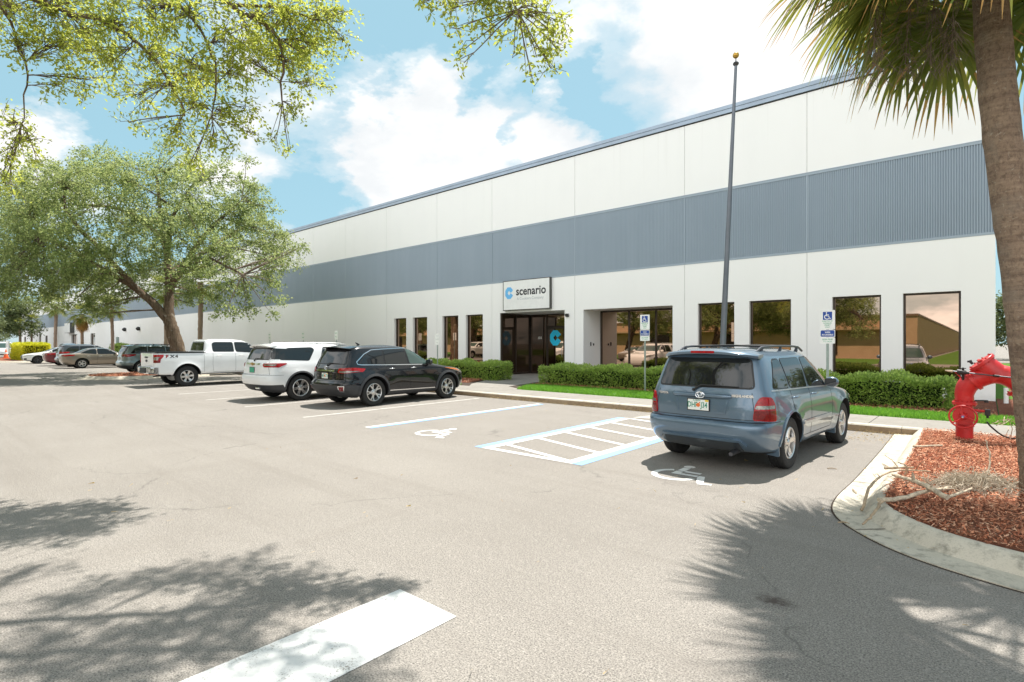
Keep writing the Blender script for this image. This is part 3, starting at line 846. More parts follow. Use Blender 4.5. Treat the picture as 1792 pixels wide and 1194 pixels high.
def build_band():
    mb = MB(); P = .0605; n = int((XR - XB) / P)
    x0 = XR - n * P
    za, zb = Z0 + .07, Z1 - .07
    yb, yf = D + .043, D - .006
    V = []; F = []
    for i in range(n):
        x = x0 + i * P
        for (dx, y) in ((0, yb), (.016, yb), (.026, yf), (.050, yf)):
            V += [(x + dx, y, za), (x + dx, y, zb)]
    m = len(V) // 2
    for k in range(m - 1): F.append((2 * k, 2 * k + 2, 2 * k + 3, 2 * k + 1))
    me = np_mesh('corrugated_band', V, F, MAT['blue_grey_band'])
    o = link_mesh('corrugated_band', me); on_bld(o)
    mt = MB()
    mt.box((XB, D - .012, Z0 - .005), (XR + .01, D + .049, za)); mt.box((XB, D - .012, zb), (XR + .01, D + .049, Z1 + .003))
    mt.box((XB, D - .018, Z1 + .004), (XR + .01, D - .0005, Z1 + .028))
    for j in JOINTS: mt.box((j - .02, D - .008, za + .001), (j + .02, D + .029, zb - .001))
    on_bld(mt.build('band_trim', MAT['blue_grey_band']))
    c = MB()
    c.box((XB - .05, D - .085, HB - .13), (XR + .085, D + .35, HB))
    c.box((XB - .05, D - .06, HB - .275), (XR + .06, D + .0, HB - .132))
    c.box((XR + .002, D + .001, HB - .275), (XR + .06, D + 60, HB - .132)); c.box((XR + .086 - .3, D + .351, HB - .13), (XR + .085, D + 60, HB))
    on_bld(c.build('coping', MAT['coping_metal']))
    c = MB(); c.box((XB, D - .012, HB - .315), (XR, D - .0005, HB - .277)); on_bld(c.build('coping_shadow_strip', MAT['dark_frame']))  # dark strip laid under the coping as a painted shadow line
build_band()
def frame_window(x0, x1, z0, z1, y, name='window', fr=.055, mull=(), rails=()):
    mb = MB(); yo, yi = y, y + .09
    mb.box((x0, yo, z0), (x0 + fr, yi, z1)); mb.box((x1 - fr, yo, z0), (x1, yi, z1))
    mb.box((x0 + fr, yo, z1 - fr), (x1 - fr, yi, z1)); mb.box((x0 + fr, yo, z0), (x1 - fr, yi, z0 + fr))
    for m in mull: mb.box((m - fr / 2, yo, z0 + fr), (m + fr / 2, yi, z1 - fr))
    for (a, b, z) in rails: mb.box((a, yo + .001, z - fr / 2), (b, yi - .001, z + fr / 2))
    w = on_bld(mb.build(name, MAT['bronze_frame'], bevel=.004))
    g = MB(); g.box((x0 + fr * .6, y + .05, z0 + fr * .6), (x1 - fr * .6, y + .062, z1 - fr * .6))
    p = g.build('pane', MAT['bronze_glass'], w)
    return w
for a, b in WIN: frame_window(a, b, WZ0, WZ1, D + .14)
for a, b in FARWIN: frame_window(a, b, WZ0, WZ1, D + .14)
# alcove 1: entrance recess; glass side wall on the left, storefront with the door at the back
def recess(name, x0, x1, h, yb, back=True):
    mb = MB(); ya = D + .279
    mb.add([(x0, ya, -.2), (x0, yb, -.2), (x0, yb, h), (x0, ya, h)], [(0, 1, 2, 3)])
    mb.add([(x1, ya, -.2), (x1, yb, -.2), (x1, yb, h), (x1, ya, h)], [(0, 3, 2, 1)])
    mb.add([(x0, ya, h), (x1, ya, h), (x1, yb, h), (x0, yb, h)], [(0, 1, 2, 3)])
    if back: mb.add([(x0, yb, -.2), (x1, yb, -.2), (x1, yb, h), (x0, yb, h)], [(0, 1, 2, 3)])
    on_bld(mb.build(name, MAT['white_wall']))
recess('entrance_recess', DOOR[0], DOOR[1], DOOR[2], 22.75)
recess('window_recess', ALC[0], ALC[1], ALC[2], 21.75)
def entrance():
    yb = 22.5; h = DOOR[2] - .004; fr = .06
    # side glass wall along the left of the recess
    mb = MB(); x = DOOR[0] + .02
    for y in (D + .02, D + 1.12, yb - .06): mb.box((x, y, GZ), (x + .07, y + .07, h))
    mb.box((x + .002, D + .09, h - .08), (x + .068, yb - .06, h)); mb.box((x + .002, D + .09, GZ), (x + .068, yb - .06, GZ + .1))
    s = on_bld(mb.build('side_window', MAT['bronze_frame'], bevel=.003))
    g = MB(); g.box((x + .03, D + .08, GZ + .05), (x + .04, yb - .05, h - .03)); g.build('pane', MAT['dark_glass'], s)
    x0, x1 = DOOR[0] + .10, DOOR[1]
    w = frame_window(x0, x1, GZ, h, yb, 'storefront_window', fr, mull=(-17.23, -16.05, -15.2), rails=((-17.2, -16.08, 2.62),))
    # door
    mb = MB(); dx0, dx1, dz0, dz1 = -17.195, -16.085, GZ + .02, 2.585; y0, y1 = yb - .012, yb + .032
    mb.box((dx0, y0, dz0), (dx0 + .075, y1, dz1)); mb.box((dx1 - .075, y0, dz0), (dx1, y1, dz1))
    mb.box((dx0 + .075, y0, dz1 - .09), (dx1 - .075, y1, dz1)); mb.box((dx0 + .075, y0, dz0), (dx1 - .075, y1, dz0 + .22))
    d = on_bld(mb.build('door', MAT['bronze_frame'], bevel=.003))
    g = MB(); g.box((dx0 + .06, yb + .005, dz0 + .2), (dx1 - .06, yb + .015, dz1 - .07)); g.build('pane', MAT['bronze_glass'], d)
    hb = MB(); hb.tube([(dx1 - .12, yb - .03, 1.05), (dx1 - .12, yb - .075, 1.07), (dx1 - .12, yb - .075, 1.45), (dx1 - .12, yb - .03, 1.47)], .014, 8)
    hb.build('handle', MAT['alloy'], d, smooth=True)
    lg = MB(); logo_poly(lg, -16.66, 2.03, .40, yb - .002, yb + .004); lg.build('door_emblem', MAT['door_logo_cyan'], d)
    add_text('door_number', '101', .19, MAT['lettering_white'], w, FRONT((-17.72, yb + .046, 2.03)), .002, .004)
    fl = MB(); fl.box((DOOR[0], D + .3, -.1), (DOOR[1], 22.74, GZ - .004)); on_bld(fl.build('recess_floor', MAT['walk_concrete']))
def logo_poly(mb, cx, cz, r, y0, y1):
    """octagonal open C with a diamond hole, in two prisms either side of the notch"""
    k = .40; W = .88
    out = [(W * .35, .98), (-W * .42, .98), (-W * .98, .42), (-W * .98, -.42), (-W * .42, -.98), (W * .35, -.98), (W * .95, -.42), (W * .55, -.05 - .0), (W * .28, -.05)]
    top = [(x, -z) for x, z in out]
    dia = [(.30, 0), (-.02, .40), (-.34, 0), (-.02, -.40)]
    # upper half, left, lower half as convex-ish quads around the diamond
    polys = [[(W * .35, .98), (-W * .42, .98), (-.02, .40)], [(-W * .42, .98), (-W * .98, .42), (-.34, 0), (-.02, .40)], [(-W * .98, .42), (-W * .98, -.42), (-.34, 0)],
             [(-W * .98, -.42), (-W * .42, -.98), (-.02, -.40), (-.34, 0)], [(-W * .42, -.98), (W * .35, -.98), (-.02, -.40)],
             [(W * .35, .98), (-.02, .40), (.26, .05), (W * .52, .08), (W * .98, .44)], [(W * .35, -.98), (W * .98, -.44), (W * .52, -.08), (.26, -.05), (-.02, -.40)]]
    for p in polys:
        vs = [(cx + x * r, y0, cz + z * r) for x, z in p] + [(cx + x * r, y1, cz + z * r) for x, z in p]
        n = len(p); mb.add(vs, [tuple(range(n)), tuple(range(2 * n - 1, n - 1, -1))] + [(i, n + i, n + (i + 1) % n, (i + 1) % n) for i in range(n)])
entrance()
frame_window(ALC[0] + .0, ALC[1], GZ, ALC[2] - .004, 21.6, 'alcove_window', .065, mull=(-11.95, -10.66))
def reveal_boxes():
    for (x, y, z, w, h) in ((ALC[0], 20.75, 1.72, .05, .17), (ALC[0], 20.98, 1.70, .05, .1)):
        mb = MB(); mb.box((x + .001, y, z - h / 2), (x + .035, y + w, z + h / 2)); on_bld(mb.build('intercom', MAT['black_plastic'], bevel=.004))
reveal_boxes()
# far unit: door and its neighbour windows
w = frame_window(FARDOOR[0], FARDOOR[1], GZ, 3.24, D + .2, 'storefront_window', .1, mull=(-115, -113.8))
# ---- things fixed to the wall
def wall_sign():
    s = empty('wall_sign', (-16.62, D - .16, 3.36))
    tag(s, 'white lit sign box reading scenario over the entrance', 'sign')
    mb = MB(); x0, x1, z0, z1 = -1.46, 1.46, 0.0, 1.47
    mb.box((x0, 0, z0), (x1, .155, z0 + .035)); mb.box((x0, 0, z1 - .035), (x1, .155, z1)); mb.box((x0, 0, z0 + .035), (x0 + .035, .155, z1 - .035)); mb.box((x1 - .035, 0, z0 + .035), (x1, .155, z1 - .035))
    mb.box((x0 + .035, .1, z0 + .035), (x1 - .035, .15, z1 - .035))
    mb.build('box', MAT['sign_box_grey'], s, bevel=.004)
    f = MB(); f.box((x0 + .0352, .006, z0 + .0352), (x1 - .0352, .02, z1 - .0352)); fo = f.build('face_panel', MAT['sign_white'], s)
    l = MB(); logo_poly(l, -1.05, .86, .295, .0, .0055); l.build('logo', MAT['logo_blue'], fo)
    add_text('lettering', 'scenario', .56, MAT['lettering_dark'], fo, FRONT((.31, .004, .90)), .002, .0125, xscale=.95, spacing=1.02)
    add_text('small_lettering', 'A Cookiers Company', .185, MAT['lettering_grey'], fo, FRONT((.27, .004, .55)), .002, .001, xscale=1.0)
wall_sign()
def wall_light():
    t = empty('security_camera', (-14.27, D, 3.02)); tag(t, 'small black camera on the pier right of the entrance', 'camera')
    mb = MB(); mb.box((-.07, -.02, -.07), (.07, -.001, .07)); mb.build('base', MAT['black_plastic'], t, bevel=.005)
    mb = MB(); mb.box((-.085, -.10, -.06), (.085, -.021, .075)); mb.build('body', MAT['black_plastic'], t, bevel=.012)
    mb = MB(); mb.lathe([(.0, -.19), (.03, -.188), (.04, -.172)], 16, M=Matrix.Rotation(R(-90), 4, 'X') @ Matrix.Diagonal((1, 1, -1, 1))); 
wall_light()
def far_sign():
    t = empty('wall_sign', (-116.5, D - .6, 3.5)); tag(t, 'white sign board with a dark side on the far end of the warehouse', 'sign')
    mb = MB(); mb.box((-2.3, 0, 0), (2.0, .58, 1.7)); mb.build('box', MAT['sign_box_grey'], t)
    mb = MB(); mb.box((-2.25, -.02, .05), (1.95, -.001, 1.65)); mb.build('face_panel', MAT['sign_white'], t)
far_sign()
for i, (x, lab) in enumerate(((-84.5, 'small dark wall lamp, left one of two on the far white wall'), (-78.5, 'small dark wall lamp, right one of two on the far white wall'))):
    mb = MB(); mb.lathe([(.0, 0), (.22, .02), (.26, .2), (.1, .4), (0, .42)], 14, M=Matrix.Translation((0, 0, 0)) @ Matrix.Rotation(R(90), 4, 'X'))
    o = mb.build('wall_lamp', MAT['black_plastic'], smooth=True, loc=(x, D, 3.55)); tag(o, lab, 'lamp', 'lamps on the far wall')
mb = MB(); mb.box((-.3, -.22, 0), (.3, -.002, .9)); mb.box((-.05, -.1, -1.3), (.05, -.002, -.001)); o = mb.build('meter_box', MAT['galvanised'], bevel=.01, loc=(-88, D, 1.7)); tag(o, 'grey electric meter box on the far white wall', 'meter box')
# ================================================================ buildings opposite (behind the camera; seen in the reflections)
def opposite():
    b = empty('stucco_building', (-50, -32, 0)); tag(b, 'tan stucco building across the lot mirrored in the windows', 'building')
    bi = Matrix.Translation((50, 32, 0))
    def ob(o): o.parent = b; o.matrix_parent_inverse = bi; return o
    mb = MB(); mb.box((-110, -200, -.1), (-5.5, -32, 4.7)); ob(mb.build('wall', MAT['opposite_wall']))
    mb = MB(); mb.box((-110.1, -200.1, 4.7), (-5.4, -31.9, 4.95)); ob(mb.build('coping', MAT['opposite_trim']))
    mb = MB(); mb.box((-110, -31.99, 3.3), (-8.2, -31.2, 3.55)); ob(mb.build('canopy', MAT['opposite_wall']))
    for x in (-98, -86, -74, -62, -50, -38, -26, -16):
        mb = MB(); mb.box((x, -31.998, .4), (x + 3, -31.95, 3.2)); ob(mb.build('window', MAT['dark_glass']))
opposite()
sheet('lawn', rect(-110, -31, -7, -9), .006, 'lawn'); sheet('lawn', rect(-4.8, -210, 60, -16), .006, 'lawn')
# ================================================================ vehicles
def pchip(pts):
    xs = np.array([p[0] for p in pts], float); ys = np.array([p[1] for p in pts], float)
    h = np.diff(xs); d = np.diff(ys) / h; n = len(xs); m = np.zeros(n)
    for i in range(1, n - 1):
        if d[i - 1] * d[i] > 0:
            w1 = 2 * h[i] + h[i - 1]; w2 = h[i] + 2 * h[i - 1]
            m[i] = (w1 + w2) / (w1 / d[i - 1] + w2 / d[i])
    m[0] = d[0]; m[-1] = d[-1]
    def f(x):
        x = min(max(x, xs[0]), xs[-1]); i = int(min(max(np.searchsorted(xs, x) - 1, 0), n - 2))
        t = (x - xs[i]) / h[i]
        return ((1 + 2 * t) * (1 - t) ** 2 * ys[i] + t * (1 - t) ** 2 * h[i] * m[i] + t * t * (3 - 2 * t) * ys[i + 1] + t * t * (t - 1) * h[i] * m[i + 1])
    return f

def round_poly(poly, r, n=4):
    out = []
    N = len(poly)
    for i in range(N):
        p = Vector(poly[i][:2]); a = Vector(poly[i - 1][:2]); b = Vector(poly[(i + 1) % N][:2])
        rr = poly[i][2] if len(poly[i]) > 2 else r
        if rr <= 0: out.append(tuple(p)); continue
        da, db = (a - p), (b - p)
        k = min(rr, da.length * .45, db.length * .45)
        s, e = p + da.normalized() * k, p + db.normalized() * k
        for j in range(n + 1):
            t = j / n; q = s * (1 - t) ** 2 + p * 2 * t * (1 - t) + e * t * t
            out.append(tuple(q))
    return out

class Car:
    def __init__(s, name, label, cat, paintmat, rear, front, width, wb, rw, track, tyre_w=.225, nr=(18, 4.0), nf=(12, 2.6), flare=.022, zc=.42, group=None, arch=None, belt_bump=0.0, well_r=None):
        s.root = empty(name); tag(s.root, label, cat, group)
        s.fr, s.ff, s.fw = pchip(rear), pchip([(z, wb + x) for z, x in front]), pchip(width)
        s.wb, s.rw, s.track, s.tw = wb, rw, track, tyre_w
        s.nr, s.nf, s.flare = nr, nf, flare
        s.z0 = rear[0][0]; s.z1 = rear[-1][0]
        s.paint = paintmat; s.zc = zc; s.arch = arch or rw + .075
        s.ctrl = sorted({p[0] for p in rear} | {p[0] for p in front} | {p[0] for p in width})
    # ------------------------------------------------ surface
    def dims(s, z):
        xr, xf, w = s.fr(z), s.ff(z), s.fw(z); return (xr + xf) / 2, (xf - xr) / 2, w
    def bulge(s, x, z):
        b = 0.0
        for xw in (0, s.wb):
            d = math.hypot(x - xw, (z - s.rw))
            t = (d - s.arch) / .20
            if -2 < t < 1.0 and z < s.rw * 3: b += s.flare * (1 - max(t, 0)) ** 2
        return b
    def Y(s, x, z):
        xc, a, w = s.dims(z); u = (x - xc) / max(a, 1e-4); n, m = s.nr if u < 0 else s.nf
        v = max(0.0, 1 - min(1, abs(u)) ** n) ** (1 / m)
        return w * v + s.bulge(x, z) * v
    def Xr(s, y, z):
        xc, a, w = s.dims(z); n, m = s.nr
        return xc - a * max(0.0, 1 - min(1, abs(y) / w) ** m) ** (1 / n)
    def Xf(s, y, z):
        xc, a, w = s.dims(z); n, m = s.nf
        return xc + a * max(0.0, 1 - min(1, abs(y) / w) ** m) ** (1 / n)
    def quarter(s, z, end, K=None):
        """half of one end: from the centre line to the widest point; (x,y) list"""
        xc, a, w = s.dims(z); n, m = s.nr if end < 0 else s.nf
        t = np.linspace(0, 1, 320) ** 1.0 * math.pi / 2
        u = np.cos(t) ** (2 / n); v = np.sin(t) ** (2 / m)
        x = xc + end * a * u; y = w * v
        if K is None: return x, y
        dx, dy = np.diff(x), np.diff(y); ds = np.hypot(dx, dy); L = np.concatenate([[0], np.cumsum(ds)])
        th = np.unwrap(np.arctan2(dy, dx)); turn = np.concatenate([[0], np.cumsum(np.abs(np.diff(th))), [0]]); turn[-1] = turn[-2]
        cum = L / L[-1] + .9 * turn / max(turn[-1], 1e-6)
        q = np.linspace(0, cum[-1], K)
        return np.interp(q, cum, x), np.interp(q, cum, y)
    def perim(s, end):
        def f(sg, z):   # signed arc length from the centre line of that end; sign = side
            x, y = s.quarter(z, end); L = np.concatenate([[0], np.cumsum(np.hypot(np.diff(x), np.diff(y)))])
            a = abs(sg); sn = 1 if sg >= 0 else -1
            px, py = np.interp(a, L, x), np.interp(a, L, y)
            py += s.bulge(px, z) * min(1, py / max(s.fw(z), .01))
            return Vector((px, sn * py, z))
        return f
    def body(s, matf=None, extra=(), cut=True, K=30):
        zs = []
        for a, b in zip(s.ctrl[:-1], s.ctrl[1:]):
            n = max(1, int(math.ceil((b - a) / .045)))
            # more levels where the outline moves fast (bonnet, boot)
            jump = max(abs(s.ff(b) - s.ff(a)), abs(s.fr(b) - s.fr(a)))
            n = max(n, min(10, int(jump / .07)))
            zs += [a + (b - a) * k / n for k in range(n)]
        zs.append(s.ctrl[-1])
        rings = []
        for z in zs:
            rx, ry = s.quarter(z, -1, K); fx, fy = s.quarter(z, 1, K)
            half = [(x, y) for x, y in zip(rx, ry)] + [(x, y) for x, y in zip(fx[::-1][1:], fy[::-1][1:])]
            w = s.fw(z)
            half = [(x, y + s.bulge(x, z) * min(1, y / w)) for x, y in half]
            rings.append([(x, y, z) for x, y in half] + [(x, -y, z) for x, y in half[-2:0:-1]])
        n = len(rings[0]); V = [v for r in rings for v in r]; F = []; MI = []
        for i in range(len(rings) - 1):
            for k in range(n):
                k2 = (k + 1) % n
                f = (i * n + k, i * n + k2, (i + 1) * n + k2, (i + 1) * n + k); F.append(f)
                if matf:
                    c = sum((Vector(V[j]) for j in f), Vector()) / 4; MI.append(matf(c.x, c.y, c.z))
                else: MI.append(0)
        F.append(tuple(range(n - 1, -1, -1))); MI.append(1)
        m = len(rings) - 1; F.append(tuple(m * n + k for k in range(n))); MI.append(matf(s.wb / 2, 0, s.z1 + 1) if matf else 0)
        me = bpy.data.meshes.new('body'); me.from_pydata(V, [], F)
        for q in [s.paint, MAT['black_plastic'], MAT['cladding'], *extra]: me.materials.append(q)
        me.polygons.foreach_set('material_index', np.array(MI, dtype=np.int32))
        bm = bmesh.new(); bm.from_mesh(me); bmesh.ops.recalc_face_normals(bm, faces=bm.faces); bm.to_mesh(me); bm.free()
        o = link_mesh('body', me, s.root)
        if cut:
            mb = MB()
            for xw in (0, s.wb):
                for sg in (1, -1):
                    y0, y1 = sg * (s.track - s.tw * 1.15), sg * 1.4
                    M = Matrix.Translation((xw, 0, s.rw)) @ Matrix.Rotation(R(90), 4, 'X')
                    mb.lathe([(s.arch, -min(y0, y1)), (s.arch, -max(y0, y1))], 48, 1, M)
            cu = mb.build('cutter', [s.paint, MAT['black_plastic']])
            mod = o.modifiers.new('b', 'BOOLEAN'); mod.operation = 'DIFFERENCE'; mod.object = cu; mod.solver = 'EXACT'
            dg = bpy.context.evaluated_depsgraph_get(); dg.update()
            me2 = bpy.data.meshes.new_from_object(o.evaluated_get(dg)); o.modifiers.clear(); o.data = me2; me2.name = 'body'
            bpy.data.objects.remove(cu)
        me = o.data
        me.polygons.foreach_set('use_smooth', np.ones(len(me.polygons), dtype=bool)); me.set_sharp_from_angle(angle=R(32))
        s.bodyo = o
        return o
    # ------------------------------------------------ things laid on the surface
    def mapf(s, where, sg=1):
        if where == 'side': return (lambda u, v: Vector((u, sg * s.Y(u, v), v))), Vector((0, sg, 0))
        if where == 'rear': return (lambda u, v: Vector((s.Xr(u, v), u, v))), Vector((-1, 0, .05))
        if where == 'front': return (lambda u, v: Vector((s.Xf(u, v), u, v))), Vector((1, 0, .3))
        if where == 'rwrap': p = s.perim(-1); return (lambda u, v: p(sg * u, v)), None
        if where == 'fwrap': p = s.perim(1); return (lambda u, v: p(sg * u, v)), None
    def normal(s, f, out, u, v):
        e = .012
        du = f(u + e, v) - f(u - e, v); dv = f(u, v + e) - f(u, v - e)
        n = du.cross(dv)
        p = f(u, v)
        ref = out if out is not None else Vector((p.x - s.wb / 2, p.y * 2.2, 0))
        if n.length < 1e-9: return ref.normalized()
        n.normalize()
        return -n if n.dot(ref) < 0 else n
    def patch(s, name, poly, where, mat, off=.004, sg=1, rnd=0.0, parent=None, step=.07, thick=.012, build=True):
        f, out = s.mapf(where, sg)
        pts = round_poly(poly, rnd) if rnd >= 0 else poly
        bm = bmesh.new()
        try: bm.faces.new([bm.verts.new((x, z, 0)) for x, z in pts])
        except ValueError: pass
        xs = [p[0] for p in pts]; zs = [p[1] for p in pts]
        for ax, lo, hi in ((0, min(xs), max(xs)), (1, min(zs), max(zs))):
            q = lo + step
            while q < hi - .005:
                co = (q, 0, 0) if ax == 0 else (0, q, 0); no = (1, 0, 0) if ax == 0 else (0, 1, 0)
                bmesh.ops.bisect_plane(bm, geom=bm.verts[:] + bm.edges[:] + bm.faces[:], plane_co=co, plane_no=no); q += step
        if thick:
            be = [e for e in bm.edges if e.is_boundary]
            r = bmesh.ops.extrude_edge_only(bm, edges=be)
            inner = {v for v in r['geom'] if isinstance(v, bmesh.types.BMVert)}
        else: inner = set()
        for v in bm.verts:
            u, w = v.co.x, v.co.y
            v.co = f(u, w) + s.normal(f, out, u, w) * (off - (thick if v in inner else 0))
        bmesh.ops.recalc_face_normals(bm, faces=bm.faces)
        # the big face must look outward
        c = s.wb / 2
        sc = 0.0
        for fc in bm.faces:
            p = fc.calc_center_median(); sc += fc.calc_area() * fc.normal.dot(Vector((p.x - c, p.y * 2.2, p.z - .6)) if out is None else out)
        if sc < 0: bmesh.ops.reverse_faces(bm, faces=bm.faces)
        me = bpy.data.meshes.new(name); bm.to_mesh(me); bm.free()
        me.polygons.foreach_set('use_smooth', np.ones(len(me.polygons), dtype=bool)); me.set_sharp_from_angle(angle=R(40))
        me.materials.append(mat)
        return link_mesh(name, me, parent or s.root)
    def strip(s, name, line, w, where, mat, off=.003, sg=1, parent=None, thick=.008, closed=False):
        """a ribbon following a polyline on the surface"""
        f, out = s.mapf(where, sg)
        P = [Vector(p) for p in line]; Q = []
        for a, b in zip(P[:-1], P[1:]):
            n = max(1, int((b - a).length / .06)); Q += [a.lerp(b, k / n) for k in range(n)]
        Q.append(P[-1])
        V = []; F = []
        for i, q in enumerate(Q):
            t = (Q[min(i + 1, len(Q) - 1)] - Q[max(i - 1, 0)]).normalized(); nn = Vector((-t.y, t.x)) * w / 2
            for sgn, o_ in ((-1, off - thick), (-1, off), (1, off), (1, off - thick)):
                u, v = q + nn * sgn
                V.append(f(u, v) + s.normal(f, out, u, v) * o_)
        for i in range(len(Q) - 1):
            for k in range(3): F.append((i * 4 + k, i * 4 + k + 1, i * 4 + 4 + k + 1, i * 4 + 4 + k))
        F += [(0, 1, 2, 3), (len(V) - 1, len(V) - 2, len(V) - 3, len(V) - 4)]
        me = bpy.data.meshes.new(name); me.from_pydata(V, [], F)
        bm = bmesh.new(); bm.from_mesh(me); bmesh.ops.recalc_face_normals(bm, faces=bm.faces)
        sc = sum(fc.calc_area() * fc.normal.dot(out if out is not None else Vector((fc.calc_center_median().x - s.wb / 2, fc.calc_center_median().y * 2.2, 0))) for fc in bm.faces)
        if sc < 0: bmesh.ops.reverse_faces(bm, faces=bm.faces)
        bm.to_mesh(me); bm.free()
        me.polygons.foreach_set('use_smooth', np.ones(len(me.polygons), dtype=bool)); me.set_sharp_from_angle(angle=R(50))
        me.materials.append(mat)
        return link_mesh(name, me, parent or s.root)
    def seams(s, lines, where='side', sides=(1, -1), w=.007):
        """panel gaps of one skin, joined into one child of the body"""
        obs = []
        for sg in sides:
            for ln in lines: obs.append(s.strip('panel_gap', ln, w, where, MAT['seam'], .0015, sg, s.bodyo, .004))
        return obs
    def wheels(s, style, mat='alloy', n=5, rim=.66):
        tyre, rimme = wheel_mesh(s.rw, s.tw, style, mat, n, rim)
        for xw in (0, s.wb):
            for sg in (1, -1):
                w = link_mesh('wheel', tyre, s.root); w.location = (xw, sg * s.track, s.rw)
                w.rotation_euler = (0, random.uniform(0, 1.2), 0 if sg > 0 else math.pi)
                if sg < 0: w.rotation_euler = (0, random.uniform(0, 1.2), math.pi)
                link_mesh('rim', rimme, w)
    def arches(s, w=.06, off=.012, mat='cladding', sides=(1, -1), lo=-8):
        for sg in sides:
            for xw in (0, s.wb):
                ln = [(xw + (s.arch + w * .42) * math.cos(R(a)), s.rw + (s.arch + w * .42) * math.sin(R(a))) for a in range(lo, 181 - lo, 8)]
                s.strip('wheel_arch_trim', ln, w, 'side', MAT[mat], off, sg, s.root, .022)
    def windows(s, polys, sides=(1, -1), mat='tinted_glass', rnd=.035, frame='black_plastic', grow=.022, fmat=None):
        """polys: list of polygons in (x,z); each pane is a child of its frame"""
        for sg in sides:
            for p in polys:
                m = mat
                if isinstance(p, dict): m = p['mat']; p = p['p']
                c = sum((Vector(q[:2]) for q in p), Vector((0, 0))) / len(p)
                big = []
                for q in p:
                    d = (Vector(q[:2]) - c); d.normalize(); big.append((q[0] + d.x * grow * 1.2, q[1] + d.y * grow))
                fr = s.patch('side_window', big, 'side', MAT[frame], .002, sg, rnd * 1.3)
                s.patch('pane', p, 'side', MAT[m], .0055, sg, rnd, fr, thick=.005)
    def plate(s, z, y, x=None, text='', col='plate_green_text', base='plate_white', orange=True, size=.105, tilt=0):
        xr = (s.Xr(y, z) if x is None else x) - .012
        M = Matrix.Translation((xr, y, z)) @ Matrix.Rotation(R(-90), 4, 'Z') @ Matrix.Rotation(R(90 - tilt), 4, 'X')
        mb = MB(); mb.prism([(-.165, -.085), (.165, -.085), (.165, .085), (-.165, .085)], -.010, 0, 0, M)
        po = mb.build('plate_frame', MAT['black_plastic'], s.root, bevel=.004)
        mb = MB(); mb.prism([(-.15, -.073), (.15, -.073), (.15, .073), (-.15, .073)], -.002, .003, 0, M); p2 = mb.build('licence_plate', MAT[base], po)
        if text:
            l, r = text
            add_text('plate_text', l, size, MAT[col], p2, M @ Matrix.Translation((-.082, -.004, .0032)), .0008, .002, xscale=.72)
            add_text('plate_text', r, size, MAT[col], p2, M @ Matrix.Translation((.085, -.004, .0032)), .0008, .002, xscale=.72)
            mb = MB(); mb.prism([(.03 * math.cos(a / 12 * 6.283), -.003 + .028 * math.sin(a / 12 * 6.283)) for a in range(12)], .003, .0045, 0, M)
            mb.prism([(.004, .02), (.02, .044), (.03, .03), (.018, .015)], .003, .0046, 0, M); mb.build('plate_emblem', MAT['plate_orange'], p2)
            mb = MB(); mb.prism([(.1, .048), (.148, .048), (.148, .072), (.1, .072)], .003, .0044, 0, M); mb.build('plate_sticker', MAT['plate_yellow'], p2)
            add_text('plate_text', 'FLORIDA', .028, MAT[col], p2, M @ Matrix.Translation((-.02, .058, .0032)), .0008, .0004)
        return po
    def mirrors(s, x, z, mat, sides=(1, -1), size=(.11, .12, .09), rearface='tinted_glass', ext=.10):
        for sg in sides:
            y = s.Y(x, z)
            mb = MB(); a, b, c = size
            pr = [(0, -1), (.55, -.9), (.85, -.6), (1, -.1), (.97, .35), (.8, .72), (.45, .95), (0, 1)]
            M = Matrix.Translation((x - .02, sg * (y + ext), z + .045)) @ Matrix.Diagonal((a, b, c, 1)) @ Matrix.Rotation(R(90), 4, 'Y')
            vs = []
            mb.lathe([(max(r, .001), h) for r, h in pr], 16, 0, Matrix.Translation((x, sg * (y + ext), z + .045)) @ Matrix.Diagonal((a * .62, b, c, 1)) @ Matrix.Rotation(R(90), 4, 'Y'))
            mb.tube([(x + .01, sg * (y - .02), z + .0), (x, sg * (y + ext * .6), z + .01)], .028, 8)
            m = mb.build('mirror', mat, s.root, smooth=True, angle=50)
            g = MB(); g.prism(round_poly([(-b * .78, -c * .7), (b * .78, -c * .7), (b * .78, c * .7), (-b * .78, c * .7)], .03), 0, .006, 0, Matrix.Translation((x - a * .62 + .004, sg * (y + ext), z + .045)) @ Matrix.Rotation(R(-90), 4, 'Z') @ Matrix.Rotation(R(90), 4, 'X'))
            g.build('mirror_glass', MAT[rearface], m)
    def handles(s, xs, z, mat, sides=(1, -1), L=.17, parent=None):
        for sg in sides:
            for x in xs:
                y = s.Y(x, z); mb = MB()
                mb.tube([(x - L / 2, sg * (y - .005), z - .004), (x - L / 2 + .015, sg * (y + .03), z), (x + L / 2 - .015, sg * (s.Y(x + L / 2, z) + .03), z + .002), (x + L / 2, sg * (s.Y(x + L / 2, z) - .005), z - .002)], [.012, .014, .014, .012], 8)
                mb.build('handle', mat, s.root, smooth=True, angle=60)
    def rails(s, x0, x1, y, z, mat='black_plastic', h=.055, crossbars=()):
        for sg in (1, -1):
            mb = MB()
            n = 10; pts = []
            for k in range(n + 1):
                t = k / n; x = x0 + (x1 - x0) * t; lift = h * min(1, min(t, 1 - t) / .12) ** .6 if 0 < t < 1 else 0
                pts.append((x, sg * (y + .01), z - .012 + lift - .018 * (2 * t - 1) ** 2 + (-.012 if t in (0, 1) else 0)))
            mb.tube(pts, .017, 8)
            for t in (.12, .5, .88):
                x = x0 + (x1 - x0) * t; mb.tube([(x - .04, sg * y, z - .05), (x, sg * (y + .008), z + h - .02)], [.03, .018], 8)
            mb.build('roof_rail', MAT[mat], s.root, smooth=True, angle=50)
